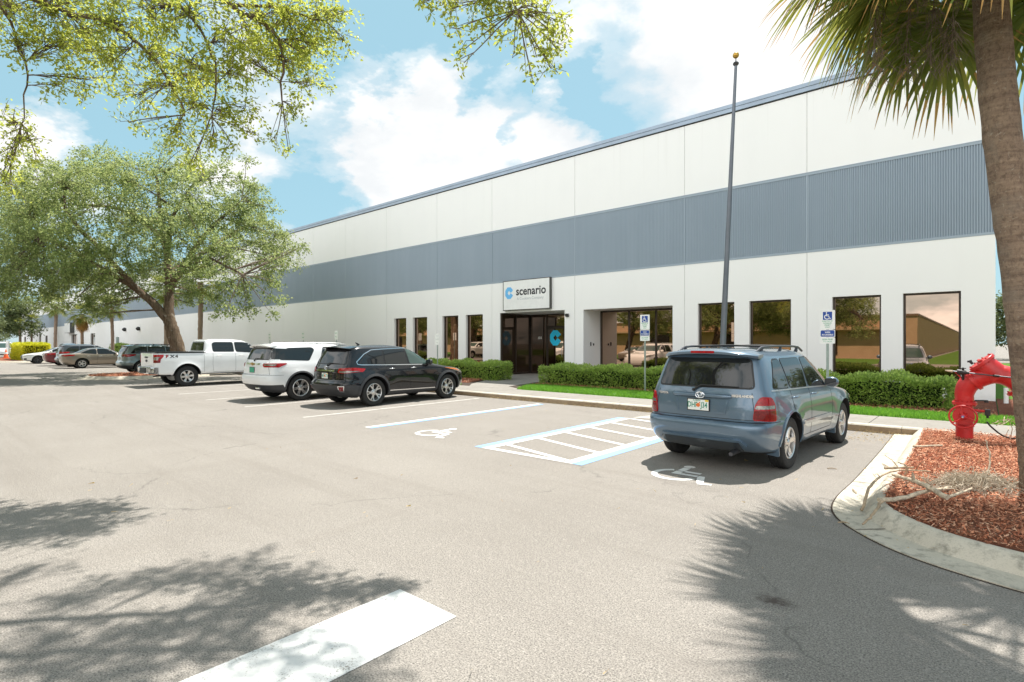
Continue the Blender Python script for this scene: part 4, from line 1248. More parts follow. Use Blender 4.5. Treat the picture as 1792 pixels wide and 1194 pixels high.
        for x in crossbars:
            mb = MB(); mb.tube([(x, -y, z + .03), (x, 0, z + .05), (x, y, z + .03)], .014, 8); mb.build('crossbar', MAT['black_plastic'], s.root, smooth=True)
    def place(s, X, Y, yaw=0.0, flip=False, z=0.0):
        s.root.location = (X, Y, z); s.root.rotation_euler = (0, 0, R(90 + yaw + (180 if flip else 0)))
        return s

def join(obs, name):
    if not obs: return None
    bm = bmesh.new()
    for o in obs: bm.from_mesh(o.data)
    keep = obs[0]; me = bpy.data.meshes.new(name); bm.to_mesh(me); bm.free()
    for m in keep.data.materials: me.materials.append(m)
    me.polygons.foreach_set('use_smooth', np.ones(len(me.polygons), dtype=bool)); me.set_sharp_from_angle(angle=R(50))
    keep.data = me; keep.name = name
    for o in obs[1:]: bpy.data.objects.remove(o)
    return keep

_WM = {}
def wheel_mesh(rw, tw, style, mat, n, rimf):
    key = (rw, tw, style, mat, n, rimf)
    if key in _WM: return _WM[key]
    rr = rw * rimf; h = tw / 2
    MX = Matrix.Rotation(R(-90), 4, 'X')       # lathe axis z -> +y (outer side = +y)
    mb = MB()
    mb.lathe([(rr, -h * .8), (rr + .012, -h * .9), (rw * .88, -h * 1.0), (rw * .955, -h * .9), (rw * .99, -h * .74), (rw, -h * .5), (rw, -h * .2), (rw - .008, -h * .18), (rw - .008, -h * .12), (rw, -h * .1), (rw, h * .1), (rw - .008, h * .12), (rw - .008, h * .18), (rw, h * .2), (rw, h * .5), (rw * .99, h * .74), (rw * .955, h * .9), (rw * .88, h * 1.0), (rw * .80, h * .985), (rr + .012, h * .9), (rr, h * .8)], 56, 0, MX, closed=True)
    t = mb.build('wheel', MAT['rubber'], smooth=True, angle=30); tm = t.data; bpy.data.objects.remove(t)
    mb = MB()
    # barrel and lip, dark drum behind
    mb.lathe([(rr - .002, -h * .8), (rr - .002, h * .82), (rr - .014, h * .88), (rr - .026, h * .80), (rr - .03, h * .4), (rr - .035, -h * .5)], 48, 0, MX)
    mb.lathe([(.0, h * .02), (rr * .62, h * .02), (rr * .62, -h * .3), (0, -h * .3)], 32, 1, MX)
    mb.lathe([(.0, -h * .32), (rr - .03, -h * .32), (rr - .03, -h * .4), (0, -h * .4)], 32, 1, MX)
    # hub
    mb.lathe([(0, h * .80), (.032, h * .79), (.04, h * .72), (.062, h * .68), (.085, h * .55), (.085, h * .1), (0, h * .1)], 24, 0, MX)
    def spoke(ang, w0, w1, skew=0.0, z0=.66, z1=.80, thick=.022):
        r0, r1 = .055, rr - .018
        ca, sa = math.cos(ang), math.sin(ang)
        def P(r, w, z):
            a = ang + skew * (r - r0) / (r1 - r0)
            return (r * math.cos(a) - w * math.sin(a), z, r * math.sin(a) + w * math.cos(a))
        vs = []
        for t in (0, .35, .75, 1):
            r = r0 + (r1 - r0) * t; w = w0 + (w1 - w0) * t; z = h * (z0 + (z1 - z0) * t - .10 * math.sin(t * math.pi))
            vs += [P(r, -w, z - thick), P(r, -w * .8, z), P(r, w * .8, z), P(r, w, z - thick)]
        fs = []
        for i in range(3):
            for k in range(4): fs.append((i * 4 + k, i * 4 + (k + 1) % 4, i * 4 + 4 + (k + 1) % 4, i * 4 + 4 + k))
        fs += [(0, 3, 2, 1), (12, 13, 14, 15)]
        mb.add(vs, fs, 0)
    for i in range(n):
        a = 2 * math.pi * i / n
        if style == 'wide': spoke(a, .042, .036)
        elif style == 'twin': spoke(a - .17, .018, .016, .06); spoke(a + .17, .018, .016, -.06)
        elif style == 'vee': spoke(a, .022, .018, .24); spoke(a, .022, .018, -.24)
        elif style == 'star': spoke(a, .035, .055)
        else: spoke(a, .02, .018)
    for i in range(5):
        a = 2 * math.pi * i / 5 + .3
        mb.lathe([(0, h * .70), (.009, h * .70), (.011, h * .5)], 8, 1, Matrix.Translation((.062 * math.cos(a), 0, .062 * math.sin(a))) @ MX)
    r_ = mb.build('rim', [MAT[mat], MAT['brake_dark']], smooth=True, angle=35); rm = r_.data; bpy.data.objects.remove(r_)
    _WM[key] = (tm, rm)
    return tm, rm

def wiper(c, parent, pivot, tip, z_up=.03):
    mb = MB(); (y0, z0), (y1, z1) = pivot, tip
    a = Vector((c.Xr(y0, z0) - .02, y0, z0)); k = .30
    ym, zm = y0 + (y1 - y0) * .18, z0 + (z1 - z0) * .8 + .02
    b = Vector((c.Xr(ym, zm) - .035, ym, zm)); d = Vector((c.Xr(y1, z1) - .02, y1, z1))
    mb.tube([a + Vector((.02, 0, 0)), a], .022, 10); mb.tube([a, b, b.lerp(d, .5)], [.016, .012, .008], 8); mb.tube([b.lerp(d, .0), d], [.009, .006], 6)
    return mb.build('wiper', MAT['black_plastic'], parent, smooth=True)

def emblem_ovals(c, z, y, r, parent, mat='chrome'):
    """three interlaced ovals"""
    x = c.Xr(y, z) - .014; mb = MB()
    def ov(cy, cz, a, b, rad=.006):
        mb.tube([(x, y + cy + a * math.cos(t), z + cz + b * math.sin(t)) for t in np.linspace(0, 2 * math.pi, 25)], rad, 6, cap=False)
    ov(0, 0, r, r * .68); ov(0, .0, r * .34, r * .64, .005); ov(0, r * .22, r * .62, r * .36, .005)
    return mb.build('emblem', MAT[mat], parent, smooth=True)
def rear_text(c, name, body, size, y, z, mat, parent, bold=.002, xscale=1.0):
    ang = math.atan2(c.Xr(y + .1, z) - c.Xr(y - .1, z), .2)
    M = Matrix.Translation((c.Xr(y, z) - .009, y, z)) @ Matrix.Rotation(R(-90) - ang, 4, 'Z') @ Matrix.Rotation(R(90), 4, 'X')
    return add_text(name, body, size, MAT[mat], parent, M, .003, bold, xscale=xscale)

# paints
paint('steel_blue_paint', (.098, .148, .202), .45, .25, .3)
paint('black_paint', (.006, .0065, .009), 0, 0, .25, .0)
paint('white_car_paint', (.78, .785, .79), 0, 0, .3)
paint('silver_green_paint', (.20, .245, .25), .5, .2, .3)
paint('taupe_paint', (.235, .195, .155), .5, .2, .3)
paint('dark_slate_paint', (.05, .06, .07), .3, .1)
paint('maroon_paint', (.14, .012, .02), .2, .1)

# ---------------------------------------------------------------- 1 the steel blue SUV
def steel_blue_suv():
    P = MAT['steel_blue_paint']; wb = 2.715
    c = Car('parked_suv', 'steel blue older SUV with roof rails nearest the camera in the accessible bay', 'SUV', P,
        [(.24, -.55), (.30, -.78), (.38, -.88), (.46, -.945), (.56, -.985), (.64, -.99), (.685, -.965), (.705, -.92), (.725, -.885), (.85, -.885), (1.0, -.865), (1.12, -.835), (1.2, -.805), (1.56, -.665), (1.60, -.64), (1.635, -.58), (1.66, -.45), (1.68, -.1), (1.69, .3)],
        [(.24, .55), (.30, .85), (.42, .95), (.58, .975), (.72, .955), (.83, .89), (.90, .76), (.955, .48), (1.0, .15), (1.045, -.18), (1.08, -.32), (1.14, -.44), (1.52, -1.10), (1.57, -1.22), (1.62, -1.38), (1.65, -1.55), (1.675, -1.8), (1.69, -2.1)],
        [(.24, .74), (.30, .84), (.42, .885), (.6, .905), (.78, .905), (.92, .89), (1.02, .87), (1.08, .85), (1.5, .715), (1.57, .68), (1.61, .645), (1.645, .57), (1.668, .46), (1.684, .3), (1.69, .12)],
        wb, .362, .79, .22, flare=.03, nr=(16, 4.2))
    c.body(lambda x, y, z: 1 if z < .31 else 0, cut=True)
    c.wheels('wide', 'alloy', 5, .62)
    c.windows([[(-.50, 1.145), (.08, 1.125), (.02, 1.52), (-.22, 1.515)], [(.15, 1.123), (.86, 1.10), (.88, 1.53), (.08, 1.525)], [(.13, 1.5), (.13, 1.5), (.13, 1.5)]][:2] + [{'p': [(.96, 1.10), (2.02, 1.075), (1.56, 1.47), (1.42, 1.53), (.96, 1.532)], 'mat': 'tinted_glass'}], rnd=.05)
    rw = c.patch('rear_window', [(-.70, 1.135), (.70, 1.135), (.605, 1.545), (-.605, 1.545)], 'rear', MAT['black_plastic'], .002, 1, .07)
    c.patch('pane', [(-.675, 1.155), (.675, 1.155), (.585, 1.53), (-.585, 1.53)], 'rear', MAT['tinted_glass'], .007, 1, .06, rw, thick=.005)
    ws = c.patch('windscreen', [(-.74, 1.10), (.74, 1.10), (.60, 1.53), (-.60, 1.53)], 'front', MAT['black_plastic'], .002, 1, .05)
    c.patch('pane', [(-.71, 1.12), (.71, 1.12), (.575, 1.515), (-.575, 1.515)], 'front', MAT['clear_glass'], .006, 1, .05, ws, thick=.004)
    wiper(c, rw, (.12, 1.10), (-.50, 1.165))
    # panel gaps
    c.seams([[(.91, .40), (.915, 1.1)], [(.40, .62), (.12, .72), (.10, 1.1)], [(1.98, .40), (2.03, .7), (2.0, 1.06)], [(.47, .40), (.91, .40), (1.95, .40)]])
    c.seams([[(-.72, .735), (.72, .735)], [(-.72, .735), (-.665, 1.09)], [(.72, .735), (.665, 1.09)]], 'rear', (1,))
    c.seams([[(.0, .705), (1.2, .705)]], 'rwrap')
    # tail lamps wrapping the corners
    for sg in (1, -1):
        l = c.patch('tail_lamp', [(.69, .735), (1.03, .715), (1.02, .93), (.94, 1.035), (.77, 1.045), (.715, .95)], 'rwrap', MAT['lamp_red'], .018, sg, .04, step=.05, thick=.03)
        c.patch('reversing_lens', [(.715, .885), (.995, .885), (.99, .93), (.73, .93)], 'rwrap', MAT['lamp_clear'], .024, sg, .015, l, step=.05, thick=.008)
        c.patch('lower_lens', [(.70, .75), (1.0, .735), (1.0, .865), (.71, .865)], 'rwrap', MAT['lamp_dark_red'], .0205, sg, .02, l, step=.05, thick=.005)
    # number plate recess, garnish bar, plate
    rec = c.patch('plate_recess', [(-.37, .81), (.37, .81), (.41, 1.02), (-.41, 1.02)], 'rear', P, .004, 1, .07, thick=.01)
    c.patch('recess_panel', [(-.345, .83), (.345, .83), (.375, 1.0), (-.375, 1.0)], 'rear', MAT['steel_blue_paint'], .0062, 1, .06, rec, thick=.004)
    mb = MB(); mb.tube([(c.Xr(y, 1.03) - (.022 if abs(y) < .40 else .0), y, 1.03) for y in (-.425, -.40, -.3, -.2, -.1, 0, .1, .2, .3, .40, .425)], [.016] + [.031] * 9 + [.016], 12)
    g = mb.build('garnish_bar', P, c.root, smooth=True, angle=60)
    c.strip('recess_edge', [(-.37, .99), (-.335, .80), (.335, .80), (.37, .99)], .022, 'rear', P, .012, 1, rec, .014)
    emblem_ovals(c, 1.035, .0, .062, g).location.x = -.042
    c.plate(.895, .03, text=('DHF', 'J34'), x=c.Xr(0, .9) - .008)
    rear_text(c, 'badge', 'HIGHLANDER', .046, -.56, 1.045, 'chrome', c.bodyo, .003, .95)
    rear_text(c, 'badge', 'TOYOTA', .042, .585, 1.03, 'chrome', c.bodyo, .002, .95)
    # spoiler over the tailgate with the high brake lamp
    mb = MB(); V = []; n = 13
    for i in range(n):
        y = -.68 + 1.36 * i / (n - 1); e = (abs(y) / .68) ** 6
        xf, xb = c.Xr(y * .9, 1.60) + .12, c.Xr(y * .9, 1.60) - .20 + .13 * e
        zt = 1.668 - .045 * (y / .68) ** 2 - .02 * e
        V += [(xf, y, zt), (xb + .03, y, zt - .012), (xb, y, zt - .03), (xb + .012, y, zt - .062), (xb + .075, y, zt - .075), (xf, y, zt - .05)]
    F = []
    for i in range(n - 1):
        for k in range(6): F.append((i * 6 + k, i * 6 + (k + 1) % 6, i * 6 + 6 + (k + 1) % 6, i * 6 + 6 + k))
    F += [tuple(range(5, -1, -1)), tuple((n - 1) * 6 + k for k in range(6))]
    mb.add(V, F); sp = mb.build('spoiler', P, c.root, smooth=True, angle=40)
    mb = MB(); x = c.Xr(0, 1.6) - .202; mb.box((x - .004, -.17, 1.612), (x + .05, .17, 1.646)); mb.build('brake_lamp', MAT['lamp_red'], sp, bevel=.006)
    # bumper lower lip and valance, mud flaps, exhaust
    c.strip('bumper_valance', [(-.62, .40), (-.55, .47), (.55, .47), (.62, .40)], .03, 'rear', P, .03, 1, None, .04)
    c.patch('lower_valance', [(-.56, .30), (.56, .30), (.53, .45), (-.53, .45)], 'rear', MAT['dark_slate_paint'], .006, 1, .03)  # body-coloured area painted dark to imitate the shadow under the bumper
    mb = MB(); mb.tube([(-.5, -.46, .30), (-.86, -.46, .30), (-.99, -.46, .285)], .034, 16, cap=False); mb.tube([(-.86, -.46, .30), (-.985, -.46, .286)], .028, 16)
    mb.build('exhaust_pipe', MAT['dark_alloy'], c.root, smooth=True)
    for sg in (1, -1):
        for xw in (0, wb):
            mb = MB(); x = xw - c.rw - .085
            mb.prism(round_poly([(-.10, -.19), (.09, -.17), (.10, .15), (-.10, .15)], .03), -.008, .008, 0, Matrix.Translation((x, sg * .785, .41)) @ Matrix.Rotation(R(-8), 4, 'Y') @ Matrix.Rotation(R(90), 4, 'Z') @ Matrix.Rotation(R(90), 4, 'X'))
            mb.build('mud_flap', MAT['steel_blue_paint'], c.root, bevel=.004)
    c.mirrors(1.80, 1.08, P, size=(.10, .105, .085))
    c.handles((.25, 1.12), .985, P)
    c.rails(-.42, 1.55, .565, 1.67, 'dark_alloy', .05, (.1, 1.15))
    c.strip('side_moulding', [(.50, .60), (1.93, .595)], .055, 'side', P, .012, 1, None, .016); c.strip('side_moulding', [(.50, .60), (1.93, .595)], .055, 'side', P, .012, -1, None, .016)
    for sg in (1, -1):
        c.strip('window_trim', [(-.56, 1.115), (.9, 1.085), (2.05, 1.052)], .014, 'side', MAT['alloy'], .006, sg)
        hl = c.patch('headlamp', [(.55, .70), (.95, .74), (1.0, .83), (.6, .82)], 'fwrap', MAT['lamp_clear'], .01, sg, .03)
        ar = c.strip('wheel_arch_lip', [((c.arch + .012) * math.cos(R(a)), c.rw + (c.arch + .012) * math.sin(R(a))) for a in range(-5, 186, 8)], .026, 'side', P, .010, sg, None, .016)
    return c.place(-2.93, 8.30, -3.4)
steel_blue_suv()

# ---------------------------------------------------------------- 2 the black SUV
def black_suv():
    P = MAT['black_paint']; wb = 2.79
    c = Car('parked_suv', 'glossy black SUV with chrome window trim parked beside the white SUV', 'SUV', P,
        [(.25, -.60), (.32, -.86), (.42, -.96), (.52, -1.04), (.60, -1.06), (.665, -1.05), (.71, -1.0), (.75, -.965), (.95, -.955), (1.06, -.93), (1.14, -.885), (1.5, -.70), (1.58, -.64), (1.63, -.56), (1.67, -.40), (1.70, .1), (1.715, .6)],
        [(.25, .60), (.32, .85), (.45, .95), (.6, .975), (.74, .955), (.86, .88), (.94, .70), (1.0, .38), (1.06, .0), (1.10, -.25), (1.14, -.40), (1.54, -1.18), (1.60, -1.34), (1.64, -1.5), (1.68, -1.75), (1.70, -1.95), (1.715, -2.2)],
        [(.25, .78), (.32, .88), (.45, .93), (.62, .945), (.80, .95), (.96, .935), (1.06, .905), (1.12, .88), (1.52, .735), (1.59, .70), (1.63, .665), (1.665, .59), (1.69, .46), (1.708, .28), (1.715, .12)],
        wb, .385, .82, .245, flare=.035, nr=(13, 3.4))
    c.body(lambda x, y, z: 2 if (z < .40 and .5 < x < 2.3) or z < .36 or (x < -.45 and z < .60) else 0)
    c.wheels('vee', 'alloy', 5, .66)
    c.arches(.065, .016, 'cladding')
    zz = 1.145
    c.windows([[(-.42, zz + .05), (-.30, zz + .03), (.37, zz + .015), (.37, 1.545), (.05, 1.53), (-.20, 1.42)], [(.43, zz + .015), (1.22, zz), (1.16, 1.575), (.43, 1.55)], {'p': [(1.30, zz), (2.06, zz - .02), (2.12, 1.18), (1.72, 1.47), (1.50, 1.56), (1.24, 1.578)], 'mat': 'clear_glass'}], rnd=.05)
    for sg in (1, -1):
        c.strip('window_trim', [(-.52, 1.24), (-.50, 1.17), (-.38, 1.155), (.4, 1.135), (1.25, 1.12), (2.14, 1.105), (2.18, 1.17), (1.75, 1.505), (1.50, 1.592), (1.1, 1.605), (.40, 1.58), (.02, 1.56), (-.25, 1.445), (-.52, 1.24)], .02, 'side', MAT['chrome'], .008, sg)
        c.strip('sill_trim', [(.45, .41), (2.25, .39)], .026, 'side', MAT['chrome'], .012, sg)
        l = c.patch('tail_lamp', [(.56, .955), (.72, .935), (1.30, .97), (1.36, 1.05), (1.0, 1.085), (.58, 1.075)], 'rwrap', MAT['lamp_red'], .012, sg, .03, step=.05, thick=.02)
        c.patch('reversing_lens', [(.60, .962), (.75, .95), (1.2, .985), (1.1, 1.0), (.62, 1.0)], 'rwrap', MAT['lamp_clear'], .017, sg, .01, l, step=.05, thick=.008)
        r = c.patch('reflector_trim', [(.66, .44), (.80, .44), (.86, .60), (.66, .60)], 'rwrap', MAT['chrome'], .012, sg, .02)
        c.patch('reflector', [(.69, .47), (.79, .47), (.83, .58), (.69, .58)], 'rwrap', MAT['lamp_dark_red'], .017, sg, .015, r, thick=.008)
        c.patch('headlamp', [(.62, .76), (.98, .80), (1.32, .93), (1.28, .985), (.9, .94), (.62, .86)], 'fwrap', MAT['lamp_clear'], .01, sg, .03)
        c.patch('side_marker', [(1.02, .86), (1.3, .945), (1.28, .99), (1.02, .94)], 'fwrap', MAT['lamp_amber'], .014, sg, .02)
    rw = c.patch('rear_window', [(-.74, 1.17), (.74, 1.17), (.63, 1.535), (-.63, 1.535)], 'rear', MAT['black_plastic'], .002, 1, .07)
    c.patch('pane', [(-.71, 1.19), (.71, 1.19), (.60, 1.52), (-.60, 1.52)], 'rear', MAT['tinted_glass'], .006, 1, .06, rw, thick=.004)
    ws = c.patch('windscreen', [(-.76, 1.16), (.76, 1.16), (.62, 1.55), (-.62, 1.55)], 'front', MAT['black_plastic'], .002, 1, .05)
    c.patch('pane', [(-.73, 1.18), (.73, 1.18), (.6, 1.54), (-.6, 1.54)], 'front', MAT['clear_glass'], .006, 1, .05, ws, thick=.004)
    wiper(c, rw, (.0, 1.14), (-.5, 1.2))
    c.seams([[(1.26, .44), (1.27, 1.12)], [(.52, .50), (.45, .75), (.40, 1.13)], [(2.22, .44), (2.25, .75), (2.12, 1.1)], [(.55, .44), (2.2, .43)]])
    c.seams([[(-.8, .72), (.8, .72)], [(-.8, .72), (-.74, 1.13)], [(.8, .72), (.74, 1.13)]], 'rear', (1,))
    mb = MB(); n = 11; V = []
    for i in range(n):
        y = -.64 + 1.28 * i / (n - 1); e = (abs(y) / .64) ** 6
        xf, xb = c.Xr(y * .9, 1.62) + .15, c.Xr(y * .9, 1.62) - .20 + .1 * e; zt = 1.70 - .05 * (y / .64) ** 2
        V += [(xf, y, zt), (xb, y, zt - .045), (xb + .01, y, zt - .065), (xf, y, zt - .08)]
    F = [(i * 4 + k, i * 4 + (k + 1) % 4, i * 4 + 4 + (k + 1) % 4, i * 4 + 4 + k) for i in range(n - 1) for k in range(4)] + [(3, 2, 1, 0), tuple((n - 1) * 4 + k for k in range(4))]
    mb.add(V, F); mb.build('spoiler', P, c.root, smooth=True, angle=40)
    emblem_ovals(c, 1.075, 0, .07, c.bodyo)
    c.strip('tailgate_trim', [(-.42, 1.0), (.42, 1.0)], .04, 'rear', MAT['chrome'], .014)
    c.plate(.86, 0, base='plate_white', text=('48H', 'LTD'))
    c.mirrors(2.0, 1.14, P, size=(.11, .12, .085)); c.handles((.62, 1.42), 1.03, MAT['chrome'])
    mb = MB(); V = [(.0, 0, 1.715), (.10, .0, 1.77), (.03, 0, 1.79)]; mb.tube([(.12, 0, 1.70), (.05, 0, 1.745), (.0, 0, 1.775)], [.035, .02, .008], 8); mb.build('antenna_fin', P, c.root, smooth=True)
    return c.place(-13.75, 8.85, 1.5)
black_suv()

# ---------------------------------------------------------------- 3 the white SUV
def white_suv():
    P = MAT['white_car_paint']; wb = 3.07
    c = Car('parked_suv', 'large white SUV with dark lower bumper between pickup and black SUV', 'SUV', P,
        [(.25, -.62), (.32, -.90), (.44, -1.02), (.55, -1.09), (.66, -1.12), (.78, -1.10), (.84, -1.06), (1.0, -1.05), (1.14, -1.02), (1.2, -.985), (1.6, -.80), (1.66, -.74), (1.70, -.65), (1.735, -.45), (1.755, .1), (1.77, .6)],
        [(.25, .60), (.32, .85), (.48, .96), (.65, .985), (.82, .96), (.95, .88), (1.03, .68), (1.09, .35), (1.14, -.05), (1.17, -.25), (1.22, -.42), (1.6, -1.20), (1.66, -1.36), (1.70, -1.55), (1.735, -1.8), (1.755, -2.0), (1.77, -2.3)],
        [(.25, .80), (.32, .90), (.48, .965), (.66, .985), (.86, .985), (1.02, .965), (1.12, .94), (1.2, .91), (1.6, .775), (1.66, .74), (1.70, .69), (1.73, .60), (1.75, .45), (1.764, .28), (1.77, .12)],
        wb, .395, .85, .255, flare=.03, nr=(15, 3.8))
    c.body(lambda x, y, z: 2 if (z < .36) or (x < -.5 and z < .52) else 0)
    c.wheels('twin', 'alloy', 6, .67)
    z = 1.20
    c.windows([[(-.62, z + .06), (.28, z + .02), (.50, 1.55), (.42, 1.62), (-.35, 1.60)], [(.68, z + .02), (1.45, z), (1.42, 1.635), (.85, 1.63)], [(1.53, z), (2.35, z - .02), (2.0, 1.52), (1.74, 1.63), (1.50, 1.64)]], rnd=.05)
    rw = c.patch('rear_window', [(-.80, 1.25), (.80, 1.25), (.68, 1.62), (-.68, 1.62)], 'rear', MAT['black_plastic'], .002, 1, .07)
    c.patch('pane', [(-.77, 1.27), (.77, 1.27), (.66, 1.6), (-.66, 1.6)], 'rear', MAT['tinted_glass'], .006, 1, .06, rw, thick=.004)
    for sg in (1, -1): c.patch('corner_glass', [(.79, 1.275), (1.22, 1.275), (1.08, 1.585), (.69, 1.60)], 'rwrap', MAT['tinted_glass'], .004, sg, .03, step=.05)
    ws = c.patch('windscreen', [(-.8, 1.24), (.8, 1.24), (.66, 1.61), (-.66, 1.61)], 'front', MAT['clear_glass'], .004, 1, .05)
    for sg in (1, -1):
        l = c.patch('tail_lamp', [(.60, 1.10), (.66, 1.04), (1.12, 1.03), (1.34, 1.13), (1.30, 1.155), (.62, 1.15)], 'rwrap', MAT['lamp_red'], .012, sg, .02, step=.05, thick=.02)
        c.patch('reversing_lens', [(.66, 1.08), (.98, 1.08), (1.05, 1.125), (.68, 1.125)], 'rwrap', MAT['lamp_clear'], .016, sg, .01, l, step=.05, thick=.006)
        c.patch('headlamp', [(.62, .84), (.98, .88), (1.3, 1.0), (1.28, 1.05), (.9, 1.02), (.62, .94)], 'fwrap', MAT['lamp_clear'], .01, sg, .03)
        c.strip('wheel_arch_trim', [((c.arch + .022) * math.cos(R(a)), c.rw + (c.arch + .022) * math.sin(R(a))) for a in range(-8, 189, 8)], .045, 'side', MAT['cladding'], .012, sg, None, .02)
        c.strip('wheel_arch_trim', [(wb + (c.arch + .022) * math.cos(R(a)), c.rw + (c.arch + .022) * math.sin(R(a))) for a in range(-8, 189, 8)], .045, 'side', MAT['cladding'], .012, sg, None, .02)
    mb = MB(); n = 11; V = []
    for i in range(n):
        y = -.70 + 1.40 * i / (n - 1); xf, xb = c.Xr(y * .9, 1.68) + .12, c.Xr(y * .9, 1.68) - .19; zt = 1.745 - .05 * (y / .70) ** 2
        V += [(xf, y, zt), (xb, y, zt - .045), (xb + .01, y, zt - .075), (xf, y, zt - .09)]
    F = [(i * 4 + k, i * 4 + (k + 1) % 4, i * 4 + 4 + (k + 1) % 4, i * 4 + 4 + k) for i in range(n - 1) for k in range(4)] + [(3, 2, 1, 0), tuple((n - 1) * 4 + k for k in range(4))]
    mb.add(V, F); mb.build('spoiler', P, c.root, smooth=True, angle=40)
    c.strip('tailgate_trim', [(-.45, 1.13), (.45, 1.13)], .05, 'rear', MAT['chrome'], .014)
    mb = MB(); x = c.Xr(0, 1.13) - .03
    mb.prism([(-.11, -.018), (-.04, -.018), (-.03, -.045), (.03, -.045), (.04, -.018), (.11, -.018), (.09, .018), (.035, .018), (.028, .045), (-.034, .045), (-.04, .018), (-.12, .018)], -.006, .006, 0, Matrix.Translation((x, 0, 1.13)) @ Matrix.Rotation(R(-90), 4, 'Z') @ Matrix.Rotation(R(90), 4, 'X'))
    mb.build('emblem', MAT['gold'], c.bodyo)
    wiper(c, rw, (.0, 1.22), (-.5, 1.29))
    c.plate(.95, 0, base='plate_green')
    c.seams([[(1.49, .42), (1.5, 1.17)], [(.62, .55), (.55, .8), (.60, 1.2)], [(2.5, .42), (2.52, .8), (2.38, 1.15)], [(.6, .42), (2.5, .42)]])
    c.seams([[(-.85, .82), (.85, .82)], [(-.85, .82), (-.78, 1.22)], [(.85, .82), (.78, 1.22)]], 'rear', (1,))
    c.seams([[(.0, .80), (1.3, .80)]], 'rwrap')
    mb = MB(); mb.box((-1.14, -.62, .40), (-1.09, -.40, .45)); mb.build('exhaust_tip', MAT['chrome'], c.root, bevel=.015)
    c.mirrors(2.25, 1.2, P); c.handles((.85, 1.68), 1.08, P); c.rails(-.3, 1.75, .62, 1.74, 'alloy', .035)
    return c.place(-16.72, 8.25, .5)
white_suv()

